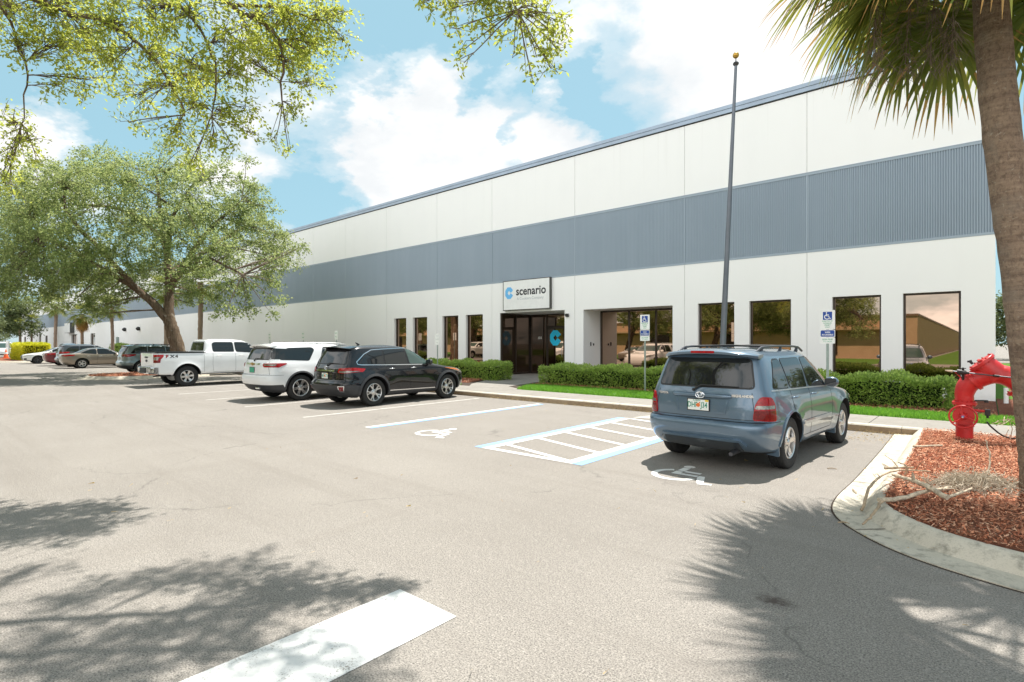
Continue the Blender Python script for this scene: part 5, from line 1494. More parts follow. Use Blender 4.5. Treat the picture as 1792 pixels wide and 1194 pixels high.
# ---------------------------------------------------------------- 4 the pickup
def pickup():
    P = MAT['white_car_paint']; wb = 3.683
    ZB = 1.375; cab = .66
    c = Car('pickup_truck', 'white four door pickup truck parked in front of the big oak', 'pickup', P,
        [(.46, -.5), (.50, -.95), (.54, -1.13), (.60, -1.15), (.80, -1.155), (1.0, -1.16), (1.2, -1.165), (1.35, -1.165), (ZB, -1.14), (ZB + .012, cab - .05), (ZB + .03, cab), (1.45, cab + .01), (1.80, cab + .075), (1.86, cab + .10), (1.90, cab + .18), (1.93, cab + .4), (1.945, cab + .7)],
        [(.46, .3), (.50, .78), (.6, .90), (.8, .935), (1.0, .92), (1.12, .86), (1.19, .70), (1.235, .40), (1.27, 0), (1.295, -.22), (1.34, -.36), (1.40, -.46), (1.78, -1.12), (1.83, -1.24), (1.88, -1.42), (1.91, -1.6), (1.93, -1.8), (1.945, -2.05)],
        [(.46, .80), (.50, .93), (.6, .975), (.8, .99), (1.0, .99), (1.2, .975), (1.30, .955), (1.35, .945), (ZB + .012, .925), (1.43, .895), (1.80, .765), (1.85, .735), (1.885, .68), (1.915, .58), (1.932, .45), (1.942, .28), (1.945, .12)],
        wb, .415, .86, .275, flare=.03, nr=(40, 9), nf=(13, 3.0), arch=.52)
    def mf(x, y, z):
        if ZB - .02 < z < ZB + .02 and x < cab - .02: return 1
        return 1 if z < .50 else 0
    c.body(mf)
    c.wheels('star', 'alloy', 6, .60)
    for sg in (1, -1):
        mb = MB(); mb.box((-1.13, sg * .93 - .035, ZB + .0), (cab - .02, sg * .93 + .035, ZB + .025)); mb.build('bed_rail', MAT['black_plastic'], c.root, bevel=.008)
    c.windows([[(1.0, 1.40), (1.83, 1.39), (1.80, 1.80), (1.10, 1.795), (1.0, 1.74)], [(1.93, 1.385), (2.98, 1.33), (3.02, 1.36), (2.62, 1.68), (2.40, 1.785), (1.90, 1.80)]], rnd=.05, mat='tinted_glass')
    rw = c.patch('rear_window', [(-.74, 1.44), (.74, 1.44), (.66, 1.80), (-.66, 1.80)], 'rear', MAT['black_plastic'], .003, 1, .05)
    c.patch('pane', [(-.71, 1.46), (.71, 1.46), (.64, 1.78), (-.64, 1.78)], 'rear', MAT['tinted_glass'], .008, 1, .04, rw, thick=.004)
    c.patch('windscreen', [(-.8, 1.39), (.8, 1.39), (.66, 1.79), (-.66, 1.79)], 'front', MAT['clear_glass'], .004, 1, .05)
    for sg in (1, -1):
        l = c.patch('tail_lamp', [(.82, .98), (1.09, .98), (1.11, 1.12), (1.20, 1.22), (1.20, 1.30), (.82, 1.30)], 'rwrap', MAT['lamp_red'], .012, sg, .015, step=.04, thick=.02)
        c.patch('reversing_lens', [(.84, 1.08), (1.02, 1.08), (1.02, 1.15), (1.10, 1.21), (.84, 1.21)], 'rwrap', MAT['lamp_clear'], .016, sg, .02, l, step=.04, thick=.006)
        c.patch('lower_lens', [(.84, .99), (1.07, .99), (1.08, 1.06), (.84, 1.06)], 'rwrap', MAT['lamp_dark_red'], .016, sg, .01, l, step=.04, thick=.006)
        c.strip('wheel_arch_lip', [((c.arch + .025) * math.cos(R(a)), c.rw + (c.arch + .025) * math.sin(R(a))) for a in range(5, 176, 8)], .05, 'side', P, .016, sg, None, .024)
        c.strip('wheel_arch_lip', [(wb + (c.arch + .025) * math.cos(R(a)), c.rw + (c.arch + .025) * math.sin(R(a))) for a in range(5, 176, 8)], .05, 'side', P, .016, sg, None, .024)
        c.patch('headlamp', [(.68, .92), (1.05, .92), (1.12, 1.15), (.68, 1.15)], 'fwrap', MAT['lamp_clear'], .01, sg, .03)
        x = -.55; y = c.Y(x, 1.22) + .004
        M = Matrix.Translation((0, sg * y, 1.225)) @ (Matrix.Rotation(R(180), 4, 'Z') if sg > 0 else Matrix()) @ Matrix.Rotation(R(90), 4, 'X')
        mt = (lambda q: Matrix.Translation((q, 0, 0)))
        add_text('badge', 'F', .15, MAT['lamp_red'], c.bodyo, mt(-.73 if sg < 0 else -.25) @ M, .004, .009, xscale=1.2)
        add_text('badge', 'X', .15, MAT['lettering_dark'], c.bodyo, mt(-.545 if sg < 0 else -.435) @ M, .003, .006, xscale=1.35)
        add_text('badge', '4', .15, MAT['sign_box_grey'], c.bodyo, mt(-.39 if sg < 0 else -.59) @ M, .003, .006, xscale=1.25)
    # chrome step bumper
    mb = MB(); n = 13; V = []
    for i in range(n):
        y = -.99 + 1.98 * i / (n - 1); e = (abs(y) / .99) ** 8; x = -1.30 + .05 * (y / .99) ** 2 + .06 * e
        V += [(x + .03, y, .80), (x, y, .77), (x, y, .60), (x + .05, y, .535), (x + .16, y, .54), (x + .16, y, .80)]
    F = [(i * 6 + k, i * 6 + (k + 1) % 6, i * 6 + 6 + (k + 1) % 6, i * 6 + 6 + k) for i in range(n - 1) for k in range(6)] + [tuple(range(5, -1, -1)), tuple((n - 1) * 6 + k for k in range(6))]
    mb.add(V, F); bp = mb.build('rear_bumper', MAT['chrome'], c.root, smooth=True, angle=35)
    mb = MB(); mb.box((-1.31, -.35, .575), (-1.28, .35, .775)); mb.build('bumper_step', MAT['black_plastic'], bp)
    mb = MB(); mb.box((-1.195, -.16, 1.16), (-1.165, .16, 1.22)); mb.build('tailgate_handle', MAT['black_plastic'], c.root, bevel=.01)
    mb = MB(); mb.lathe([(0, 0), (.085, .0), (.09, .01), (.08, .018), (0, .02)], 20, 0, Matrix.Translation((-1.168, 0, 1.05)) @ Matrix.Diagonal((1, 1.3, .55, 1)) @ Matrix.Rotation(R(-90), 4, 'Y')); mb.build('emblem', MAT['dark_alloy'], c.bodyo, smooth=True)
    c.seams([[(cab - .03, .52), (cab - .03, 1.36)], [(1.0, .56), (.96, .9), (.98, 1.4)], [(1.88, .56), (1.88, 1.37)], [(2.93, .56), (2.96, .9), (2.93, 1.33)], [(1.0, .56), (2.93, .56)]])
    c.seams([[(-.86, .81), (.86, .81)], [(-.84, .81), (-.84, 1.36)], [(.84, .81), (.84, 1.36)]], 'rear', (1,))
    mb = MB(); 
    for sg in (1, -1): mb.box((.85, sg * .96 - .07, .40), (2.95, sg * .96 + .07, .455))
    mb.build('running_board', MAT['black_plastic'], c.root, bevel=.012)
    mb = MB(); mb.tube([(-.2, -.5, .45), (-.9, -.55, .46), (-1.1, -.6, .44)], .035, 12); mb.build('exhaust_pipe', MAT['dark_alloy'], c.root, smooth=True)
    mb = MB(); mb.tube([(0, -.8, .415), (0, .8, .415)], .06, 12); mb.lathe([(0, -.16), (.13, -.1), (.16, 0), (.13, .1), (0, .16)], 16, 0, Matrix.Translation((0, 0, .415)) @ Matrix.Rotation(R(90), 4, 'Y')); mb.build('rear_axle', MAT['brake_dark'], c.root, smooth=True)
    c.mirrors(2.78, 1.36, P, size=(.12, .15, .13), ext=.17); c.handles((1.22, 2.12), 1.235, P, L=.2)
    return c.place(-25.35, 7.92, 0)
CARS = {'pickup': pickup()}

# ---------------------------------------------------------------- generic shapes for the farther cars
def far_suv(label, P, X, Y, h=1.68, w=.915, wb=2.85, R_=.36, rover=.97, fover=.95, lamp=(1.0, 1.12), wheel=('twin', 'alloy', 5), cladding=True, yaw=0, flip=False, rails=True, plate='plate_white', lampin=.6):
    k = h - 1.68
    c = Car('parked_suv', label, 'SUV', P,
        [(.25, -.6 * rover), (.32, -.84 * rover), (.45, -.95 * rover), (.58, -rover), (.68, -.985 * rover), (.74, -.92 * rover), (1.0, -.905 * rover), (1.1, -.88 * rover), (1.48 + k, -.70 * rover), (1.55 + k, -.63 * rover), (1.60 + k, -.54 * rover), (1.64 + k, -.38), (1.67 + k, .1), (1.68 + k, .5)],
        [(.25, .6), (.32, .84), (.45, fover - .03), (.6, fover), (.74, fover - .02), (.86, fover - .10), (.94, fover - .28), (1.0, fover - .6), (1.05, -.02), (1.08, -.25), (1.14, -.42), (1.50 + k, -1.18), (1.56 + k, -1.32), (1.60 + k, -1.46), (1.64 + k, -1.7), (1.67 + k, -1.95), (1.68 + k, -2.2)],
        [(.25, w - .14), (.32, w - .06), (.45, w - .02), (.65, w), (.85, w), (1.0, w - .02), (1.08, w - .05), (1.48 + k, w - .20), (1.55 + k, w - .235), (1.60 + k, w - .28), (1.635 + k, w - .36), (1.66 + k, w - .47), (1.674 + k, w - .64), (1.68 + k, w - .80)],
        wb, R_, w - .12, .225, flare=.03, nr=(14, 3.6))
    c.body((lambda x, y, z: 2 if z < .40 or (x < -.45 and z < .5) else 0) if cladding else (lambda x, y, z: 1 if z < .33 else 0))
    c.wheels(*wheel); zt = 1.53 + k
    c.windows([[(-.52, 1.19), (.28, 1.135), (.28, zt), (-.02, zt - .01), (-.3, zt - .1)], [(.36, 1.13), (1.22, 1.115), (1.18, zt + .02), (.36, zt)], [(1.30, 1.115), (2.12, 1.10), (1.70, zt - .08), (1.52, zt + .01), (1.27, zt + .025)]], rnd=.05)
    rw = c.patch('rear_window', [(-w + .19, 1.14), (w - .19, 1.14), (w - .29, zt - .03), (-w + .29, zt - .03)], 'rear', MAT['tinted_glass'], .006, 1, .07)
    c.patch('windscreen', [(-w + .19, 1.15), (w - .19, 1.15), (w - .3, zt - .02), (-w + .3, zt - .02)], 'front', MAT['clear_glass'], .006, 1, .06)
    for sg in (1, -1):
        l = c.patch('tail_lamp', [(lampin, lamp[0]), (w + .08, lamp[0] - .01), (w + .38, lamp[1] - .05), (w + .34, lamp[1]), (lampin, lamp[1])], 'rwrap', MAT['lamp_red'], .012, sg, .03, step=.06, thick=.02)
        c.patch('reversing_lens', [(lampin + .03, lamp[0] + .02), (w - .1, lamp[0] + .02), (w - .1, lamp[0] + .05), (lampin + .03, lamp[0] + .05)], 'rwrap', MAT['lamp_clear'], .016, sg, .008, l, step=.06, thick=.006)
        c.patch('headlamp', [(.55, .74), (.9, .78), (1.2, .9), (1.15, .95), (.85, .92), (.55, .84)], 'fwrap', MAT['lamp_clear'], .01, sg, .03)
    c.seams([[(1.26, .42), (1.26, 1.1)], [(.48, .5), (.40, .8), (.32, 1.12)], [(2.2, .42), (2.22, .8), (2.15, 1.08)], [(.5, .42), (2.2, .42)]])
    c.seams([[(-.72, .73), (.72, .73)]], 'rear', (1,))
    if rails: c.rails(-.35, 1.7, w - .33, 1.645 + k, 'black_plastic', .05)
    mb = MB(); n = 9; V = []
    for i in range(n):
        y = (-1 + 2 * i / (n - 1)) * (w - .3); xf, xb = c.Xr(y * .9, 1.58 + k) + .12, c.Xr(y * .9, 1.58 + k) - .14; z_ = 1.655 + k - .04 * (y / (w - .3)) ** 2
        V += [(xf, y, z_), (xb, y, z_ - .04), (xb + .01, y, z_ - .06), (xf, y, z_ - .075)]
    F = [(i * 4 + q, i * 4 + (q + 1) % 4, i * 4 + 4 + (q + 1) % 4, i * 4 + 4 + q) for i in range(n - 1) for q in range(4)] + [(3, 2, 1, 0), tuple((n - 1) * 4 + q for q in range(4))]
    mb.add(V, F); mb.build('spoiler', P, c.root, smooth=True, angle=40)
    c.plate(.88, 0, base=plate); c.mirrors(2.05, 1.12, P); c.handles((.6, 1.45), 1.0, P)
    return c.place(X, Y, yaw, flip)
def far_sedan(label, P, X, Y, wheel=('vee', 'alloy', 5), yaw=0, flip=False, h=1.45, chrome=True, grille=False):
    wb = 2.79; w = .925
    c = Car('parked_car', label, 'car', P,
        [(.22, -.6), (.30, -.92), (.42, -1.03), (.55, -1.08), (.70, -1.095), (.86, -1.10), (.95, -1.075), (1.0, -1.02), (1.025, -.86), (1.045, -.62), (1.07, -.42), (1.10, -.30), (1.34, .28), (1.39, .46), (1.42, .66), (1.44, .95), (h, 1.2)],
        [(.22, .6), (.30, .84), (.42, .95), (.55, .975), (.66, .96), (.76, .88), (.83, .68), (.89, .35), (.94, .0), (.98, -.28), (1.02, -.42), (1.30, -1.08), (1.35, -1.22), (1.39, -1.38), (1.42, -1.6), (1.44, -1.85), (h, -2.05)],
        [(.22, .76), (.30, .86), (.42, .90), (.60, .925), (.78, .925), (.90, .905), (.98, .875), (1.04, .835), (1.30, .69), (1.35, .65), (1.385, .59), (1.415, .49), (1.435, .36), (h, .16)],
        wb, .335, .80, .225, flare=.03, nr=(11, 2.9), nf=(11, 2.4))
    c.body(lambda x, y, z: 1 if z < .28 else 0); c.wheels(*wheel)
    c.windows([[(-.10, 1.05), (.82, .995), (.80, 1.345), (.55, 1.33), (.28, 1.23)], [(.90, .99), (2.05, .985), (1.62, 1.27), (1.42, 1.345), (.88, 1.36)]], rnd=.05)
    c.patch('rear_window', [(-.72, 1.085), (.72, 1.085), (.58, 1.355), (-.58, 1.355)], 'rear', MAT['tinted_glass'], .006, 1, .06)
    c.patch('windscreen', [(-.74, 1.03), (.74, 1.03), (.57, 1.34), (-.57, 1.34)], 'front', MAT['tinted_glass' if grille else 'clear_glass'], .006, 1, .06)
    for sg in (1, -1):
        l = c.patch('tail_lamp', [(.52, .86), (.8, .83), (1.28, .88), (1.36, .955), (1.0, .965), (.54, .955)], 'rwrap', MAT['lamp_red'], .012, sg, .03, step=.05, thick=.02)
        c.patch('reversing_lens', [(.54, .87), (.78, .85), (.8, .89), (.54, .90)], 'rwrap', MAT['lamp_clear'], .016, sg, .01, l, step=.05, thick=.006)
        c.patch('headlamp', [(.50, .64), (.85, .665), (1.22, .76), (1.18, .79), (.85, .765), (.5, .72)], 'fwrap', MAT['lamp_clear'], .01, sg, .02, step=.05)
        if grille: c.patch('bumper_intake', [(.52, .34), (.82, .36), (.86, .5), (.6, .48)], 'fwrap', MAT['black_plastic'], .006, sg, .03)
        if chrome: c.strip('window_trim', [(-.16, 1.06), (.28, 1.26), (.56, 1.36), (.9, 1.378), (1.44, 1.362), (1.66, 1.28), (2.08, .99)], .02, 'side', MAT['chrome'], .007, sg)
    if grille: c.patch('grille', [(-.42, .36), (.42, .36), (.36, .72), (-.36, .72)], 'front', MAT['black_plastic'], .008, 1, .08)
    c.seams([[(.86, .34), (.87, .98)], [(.42, .42), (.34, .7), (.05, 1.02)], [(2.1, .34), (2.14, .7), (2.08, .97)], [(.4, .34), (2.1, .34)]])
    c.seams([[(-.5, .60), (.5, .60)]], 'rear', (1,))
    c.plate(.74, 0); c.mirrors(1.92, 1.0, P, size=(.1, .11, .07)); c.handles((.36, 1.05), .86, MAT['chrome'] if chrome else P)
    return c.place(X, Y, yaw, flip)
far_suv('silver green SUV with black roof rails left of the big oak island', MAT['silver_green_paint'], -37.6, 9.55, 1.69, .92, lamp=(.98, 1.12), lampin=.45)
CARS['taupe'] = far_sedan('taupe four door sedan with chrome trim left of the silver green SUV', MAT['taupe_paint'], -48.25, 8.78)
far_suv('dark grey SUV mostly hidden behind the taupe sedan', MAT['dark_slate_paint'], -51.6, 8.95, 1.68, lamp=(.95, 1.12), rails=False)
far_sedan('maroon sedan tail between the white sedan and the dark grey SUV', MAT['maroon_paint'], -54.9, 8.85, chrome=False)
far_sedan('white sedan with black grille facing out beside the yellow hedge', MAT['white_car_paint'], -61.6, 11.05, ('twin', 'dark_alloy', 5), flip=True, grille=True)
far_suv('slate blue SUV roof showing above the yellow hedge', MAT['steel_blue_paint'], -92, 15.5, 1.75, yaw=-90, rails=False)
def mirrored(src, X, Y, lab):
    c = copy_tree(src.root); c.location = (X, Y, 0); c.rotation_euler.z = R(90); c['label'] = lab
SEDAN = CARS['taupe']; mirrored(SEDAN, -26, -6.5, 'sedan parked across the aisle, mirrored in the alcove window'); mirrored(CARS['pickup'], -45.5, -7, 'white pickup across the aisle, mirrored in the windows left of the entrance')
mirrored(SEDAN, -36, -6.8, 'sedan parked across the aisle, mirrored in the entrance door')
def white_van():
    c = far_suv('white van at the far left behind the orange cone', MAT['white_car_paint'], -96, 9.5, 1.95, .97, wb=3.1, yaw=-90, rails=False, R_=.36)
    c.root.name = 'parked_van'; c.root['category'] = 'van'
white_van()
# ================================================================ vegetation
def leaf_cloud(C, DIR, L, W, g, fold=.25):
    """C (n,3) leaf bases, DIR (n,3) unit leaf axes, L,W lengths: two triangles folded on the midrib"""
    n = len(C)
    up = g.normal(0, .6, (n, 3)) + np.array([0, 0, .9])
    side = np.cross(DIR, up); side /= (np.linalg.norm(side, axis=1, keepdims=True) + 1e-9)
    nor = np.cross(side, DIR)
    L = np.broadcast_to(L, n)[:, None]; W = np.broadcast_to(W, n)[:, None]
    tip = C + DIR * L
    mid = C + DIR * L * .48
    a = mid + side * W * .5 + nor * W * fold; b = mid - side * W * .5 + nor * W * fold
    V = np.stack([C, a, tip, b], 1).reshape(-1, 3)
    i = np.arange(n)[:, None] * 4
    F = np.concatenate([i + [0, 1, 2], i + [0, 2, 3]])
    return V, F
def rand_dirs(g, n, bias=(0, 0, 0)):
    d = g.normal(0, 1, (n, 3)) + np.array(bias); return d / (np.linalg.norm(d, axis=1, keepdims=True) + 1e-9)
def curve_pts(pts, n=5):
    P = [Vector(p) for p in pts]; out = []
    for i in range(len(P) - 1):
        p0, p1, p2, p3 = P[max(i - 1, 0)], P[i], P[i + 1], P[min(i + 2, len(P) - 1)]
        for k in range(n):
            t = k / n
            out.append(.5 * ((2 * p1) + (-p0 + p2) * t + (2 * p0 - 5 * p1 + 4 * p2 - p3) * t * t + (-p0 + 3 * p1 - 3 * p2 + p3) * t ** 3))
    out.append(P[-1]); return out
def limb(mb, pts, r0, r1, n=8, r=None, wob=0.0, sub=5):
    c = curve_pts(pts, sub)
    if wob and r: c = [p + Vector((r.uniform(-wob, wob), r.uniform(-wob, wob), r.uniform(-wob, wob))) * (0 if i in (0, len(c) - 1) else 1) for i, p in enumerate(c)]
    m = len(c); rad = [r0 + (r1 - r0) * (i / (m - 1)) ** .8 for i in range(m)]
    mb.tube(c, rad, n)
    return c
def oak(name, label, loc, limbs, lumps, leafL, leafW, per, seed, leafmat, trunk_pts, tr, cat='tree', group=None, twigs=True, clump=14, spread=.2, shell=.55, twig_n=4, limb_child=True):
    """trunk + limbs + crown: leaves sit in little sprays on twigs spread through the volume of the lumps (local coordinates)"""
    g = np.random.default_rng(seed); r = random.Random(seed)
    t = empty(name, loc); tag(t, label, cat, group)
    mb = MB(); nodes = []
    c = limb(mb, trunk_pts, tr[0], tr[1], 16, r, .02, 6); nodes += c[len(c) // 2:]
    trunk = mb.build('trunk', MAT['oak_bark'], t, smooth=True, angle=70)
    for (pts, r0, r1) in limbs:
        mb = MB(); c = limb(mb, pts, r0, r1, 10, r, .03, 6); nodes += c
        mb.build('limb', MAT['oak_bark'], trunk, smooth=True, angle=70)
    tw = MB(); Cs = []; Ds = []
    for (x, y, z, rad) in lumps:
        ctr = Vector((x, y, z))
        near = min(nodes, key=lambda q: (q - ctr).length + .6 * max(0, q.z - ctr.z))
        if twigs:
            mid = near.lerp(ctr, .55) + Vector((r.uniform(-.15, .15), r.uniform(-.15, .15), r.uniform(.0, .25))) * rad
            L0 = (ctr - near).length
            cc = limb(tw, [near, mid, ctr], max(.006, .012 * L0 + .008 * rad), .004 + .004 * rad, 5, r, .03 * rad, 4)
        k = max(3, int(per * rad ** 2.2 / clump))
        d = rand_dirs(g, k); q = (shell + (1 - shell) * g.random(k) ** .6) * rad
        q[: k // 4] *= g.random(k // 4)
        S = np.array(ctr) + d * q[:, None] * np.array([1, 1, .82])
        for j in range(k):
            n = max(3, int(clump * g.uniform(.5, 1.5)))
            ax = d[j] + g.normal(0, .5, 3) + np.array([0, 0, -.25]); ax /= np.linalg.norm(ax)
            tt = g.uniform(-1, 1, n)
            P = S[j] + ax * (tt * spread)[:, None] + g.normal(0, spread * .28, (n, 3))
            Cs.append(P); dd = rand_dirs(g, n, ax * .9 + np.array([0, 0, -.1])); Ds.append(dd)
            if twigs and j % twig_n == 0:
                a = Vector(S[j]) - Vector(ax) * spread; b = Vector(S[j]) + Vector(ax) * spread
                m0 = r.choice(cc[1:]); tw.tube([m0, m0.lerp(a, .55) + Vector((0, 0, .05 * rad)), a, b], [.005 + .003 * rad, .004, .003, .002], 4, cap=False)
    Cc = np.concatenate(Cs); Dc = np.concatenate(Ds); n = len(Cc)
    V, F = leaf_cloud(Cc, Dc, leafL * g.uniform(.6, 1.3, n), leafW * g.uniform(.6, 1.3, n), g)
    cr = link_mesh('crown', np_mesh('crown', V, F, MAT[leafmat]), t)
    if twigs and tw.v: tw.build('twigs', MAT['twig_bark'], cr, smooth=True, angle=80)
    return t
CRx, CRy = math.cos(CAM_YAW), math.sin(CAM_YAW)
def lat(l, d, z):      # lateral (along the view's right) and depth offsets turned into world offsets
    return (l * CRx - d * CRy, l * CRy + d * CRx, z)
# ---------------------------------------------------------------- the big oak on the island
BIG = [(-8.5, 10.0, 0, 2.1), (-9.0, 7.5, 1, 2.2), (-8.2, 5.4, -1, 1.7), (-6.2, 10.9, 1, 1.9), (-6, 8.8, -2, 2.1), (-5.5, 6.4, -2.5, 1.9), (-3.6, 11.5, 0, 1.8), (-3.5, 9.5, -3, 2.0), (-3, 7.2, -3.5, 1.8),
       (-1, 11.7, 1, 1.7), (-.5, 9.9, -3, 2.0), (0, 7.8, -3, 1.7), (2, 11.2, 0, 1.7), (2.2, 9.2, -2, 2.0), (2.1, 7, -3.5, 1.6), (3.9, 10.0, 1, 1.5), (4.4, 8.3, -1, 1.6), (4.2, 6.2, -3, 1.6), (5.6, 7.8, 1, 1.1), (5.6, 6, 0, 1.3),
       (5.2, 4.4, -2, 1.15), (3.3, 5.0, -4, 1.1), (5.5, 3.2, -2, .6), (4.3, 3.8, -3, .8), (-1.5, 5.9, 3, 1.3), (-4.2, 5.0, -3, 1.1), (-7, 4.4, -2, 1.0), (-2.5, 5.4, -4, .9), (6.1, 5.2, -1, .7), (5.0, 9.4, 0, .7),
       (-6, 9, 5, 2.1), (-2, 9.5, 5, 2.2), (2.3, 9, 4.5, 2.0), (0, 7, 5, 1.8), (4.3, 7.5, 4, 1.5), (-10.5, 6.2, 2, 1.4), (-10.5, 9.2, 2, 1.6), (-1.6, 4.6, 4, .8),
       (-4.6, 5.3, 1.5, 1.4), (-3.2, 5.7, 2.2, 1.3), (-6.4, 4.9, 2, 1.4), (-2.7, 4.7, .6, .8), (-8.6, 4.2, 2, 1.3), (-5.2, 4.0, 1, .9), (-3.9, 3.9, 0, .7), (-7.4, 6.6, 3, 1.5), (-10.2, 4.6, 1, 1.2), (-2.0, 6.6, 1.5, 1.1),
       (-3.2, 5.5, -2.5, 1.2), (-1.9, 6.2, -3, 1.2), (-4.6, 4.7, -2, 1.0), (-.6, 6.0, -3, 1.0), (-2.5, 4.7, -2, .75), (1.0, 5.6, -3, .9), (-5.8, 4.1, -1.5, .8), (-3.6, 3.9, -1.5, .55)]
def big_oak():
    rq = random.Random(77); lum = [(*lat(l * (.88 if l > 0 else 1), d, min(z, 6) + max(0, z - 6) * .92), r * .86) for l, z, d, r in BIG]
    for l, z, d, r in BIG:
        for _ in range(2):
            a = rq.uniform(0, 6.283); q = r * rq.uniform(.85, 1.2)
            lum.append((*lat(l + math.cos(a) * q, d + rq.uniform(-.6, .6), z + math.sin(a) * q * .9), rq.uniform(.3, .6)))
    L = lambda *p: [lat(a, b, z) for a, z, b in p]
    limbs = [(L((-.35, 2.8, 0), (-1.4, 4.2, -.4), (-2.4, 5.0, -.8), (-4.2, 6.2, -1.4), (-6.5, 7.4, -1)), .25, .06),
             (L((-.35, 2.8, 0), (-.5, 4.4, .2), (-.7, 6.2, .4), (-1.2, 8.6, .6), (-1.4, 11, .5)), .28, .06),
             (L((-.5, 4.4, .2), (.8, 6.0, -.4), (2.4, 7.6, -1), (3.8, 9.2, -.5)), .22, .05),
             (L((-.55, 4.9, .2), (1.4, 5.6, -1.2), (3.2, 5.8, -2.4), (4.9, 5.0, -2.6)), .17, .04),
             (L((-.6, 5.6, .3), (-1.8, 7.6, 1.6), (-4.6, 9.4, 2), (-8, 9.4, 1)), .2, .05),
             (L((-.6, 5.4, .3), (.2, 7, 2.4), (1.4, 8.6, 4), (2.4, 9.4, 5)), .18, .05),
             (L((-1.8, 4.6, -.6), (-2.4, 6.2, -2), (-3.4, 8, -3), (-4, 10, -2.4)), .17, .04),
             (L((-.7, 6.2, .4), (.6, 8.2, -1.2), (1.6, 10.2, -.8)), .15, .04)]
    return oak('oak_tree', 'big spreading oak on the island behind the white pickup', (-33.0, 10.15, .12), limbs, lum, .14, .074, 1060, 41, 'oak_leaf',
               [lat(.35, 0, -.1), lat(.22, 0, .5), lat(.08, 0, 1.4), lat(-.2, 0, 2.4), lat(-.42, 0, 3.1)], (.45, .28), clump=15, spread=.24, twig_n=6, shell=.35)
OAK = big_oak()
# ---------------------------------------------------------------- the oak whose boughs hang into the top of the view
NEAR_A = [(-10.15, 1.1, 6.42, 0.5),(-9.34, 1.41, 6.16, 0.55),(-9.42, 1.08, 5.63, 0.38),(-9.48, 1.55, 5.81, 0.45),(-9.5, 1.8, 5.44, 0.33),(-9.54, 1.5, 5.27, 0.26),(-8.53, 1.85, 5.89, 0.5),(-8.77, 1.9, 5.48, 0.4),(-7.9, 2.13, 5.91, 0.5),(-8.14, 2.19, 5.52, 0.45),(-7.3, 2.39, 5.79, 0.45),(-8.14, 2.45, 5.17, 0.4),(-8.6, 2.18, 5.07, 0.3),(-7.53, 2.46, 5.27, 0.4),(-7.69, 2.58, 4.78, 0.36),(-8.08, 2.5, 4.53, 0.3),(-7.63, 2.76, 4.38, 0.27),(-7.91, 2.65, 4.15, 0.2),(-6.94, 2.71, 5.51, 0.42),(-7.15, 2.79, 5.12, 0.36),(-7.41, 2.82, 4.71, 0.3),(-6.98, 3.07, 5.9, 0.45),(-7.24, 3.11, 5.42, 0.36),(-7.5, 3.14, 4.91, 0.26),(-6.8, 3.35, 5.96, 0.45),(-7.0, 3.45, 5.48, 0.38),(-6.83, 3.73, 5.76, 0.36),(-6.96, 3.75, 5.27, 0.27),(-7.13, 3.6, 4.95, 0.25),(-7.31, 3.44, 4.53, 0.17),(-7.16, 3.57, 4.37, 0.13),(-6.48, 3.9, 6.12, 0.36),(-6.51, 4.0, 5.8, 0.24),(-6.5, 3.62, 5.96, 0.4),(-8.69, 2.11, 4.72, 0.18),(-7.54, 2.98, 4.38, 0.16),(-7.44, 3.2, 4.57, 0.15),(-8.26, 2.88, 5.44, 0.4),(-9.75, 1.85, 6.2, 0.45),(-10.31, 1.09, 4.84, 0.3),(-9.97, 1.26, 4.56, 0.25),(-10.28, 1.12, 4.36, 0.28),(-9.88, 1.33, 4.25, 0.14),(-10.51, 1.05, 4.03, 0.25)]
NEAR_B = [(-5.16, 4.26, 5.89, 0.2),(-4.82, 4.42, 5.76, 0.27),(-4.49, 4.57, 5.74, 0.3),(-4.17, 4.72, 5.64, 0.32),(-3.86, 4.86, 5.58, 0.32),(-4.39, 4.66, 5.47, 0.2),(-4.77, 4.47, 5.52, 0.16),(-4.69, 4.53, 5.28, 0.1),(-4.71, 4.52, 5.11, 0.1),(-3.76, 4.95, 5.32, 0.24),(-4.05, 4.83, 5.34, 0.18),(-3.86, 4.86, 5.02, 0.2),(-3.69, 5.01, 5.12, 0.15),(-4.12, 4.76, 5.11, 0.11),(-3.91, 4.82, 4.79, 0.11),(-3.74, 4.97, 4.89, 0.1),(-3.71, 4.99, 5.45, 0.22)]
NEAR_C = [(-5.67, 3.86, 6.89),(-4.84, 4.19, 7.25),(-4.92, 4.44, 7.04),(-4.72, 4.89, 7.32),(-4.55, 5.26, 7.35),(-4.04, 5.04, 6.68),(-3.7, 5.0, 6.62),(-4.31, 4.11, 7.6),(-4.04, 4.01, 6.91),(-4.01, 4.29, 6.88),(-3.91, 5.0, 7.79),(-3.74, 4.94, 7.16),(-3.85, 4.03, 7.6),(-3.59, 4.15, 7.17),(-3.54, 4.51, 7.37),(-3.4, 4.51, 6.78),(-3.02, 4.88, 7.36),(-2.65, 5.07, 7.64),(-7.61, 3.53, 5.9),(-7.55, 3.84, 5.9),(-7.36, 4.15, 5.9),(-6.71, 3.55, 5.9)]
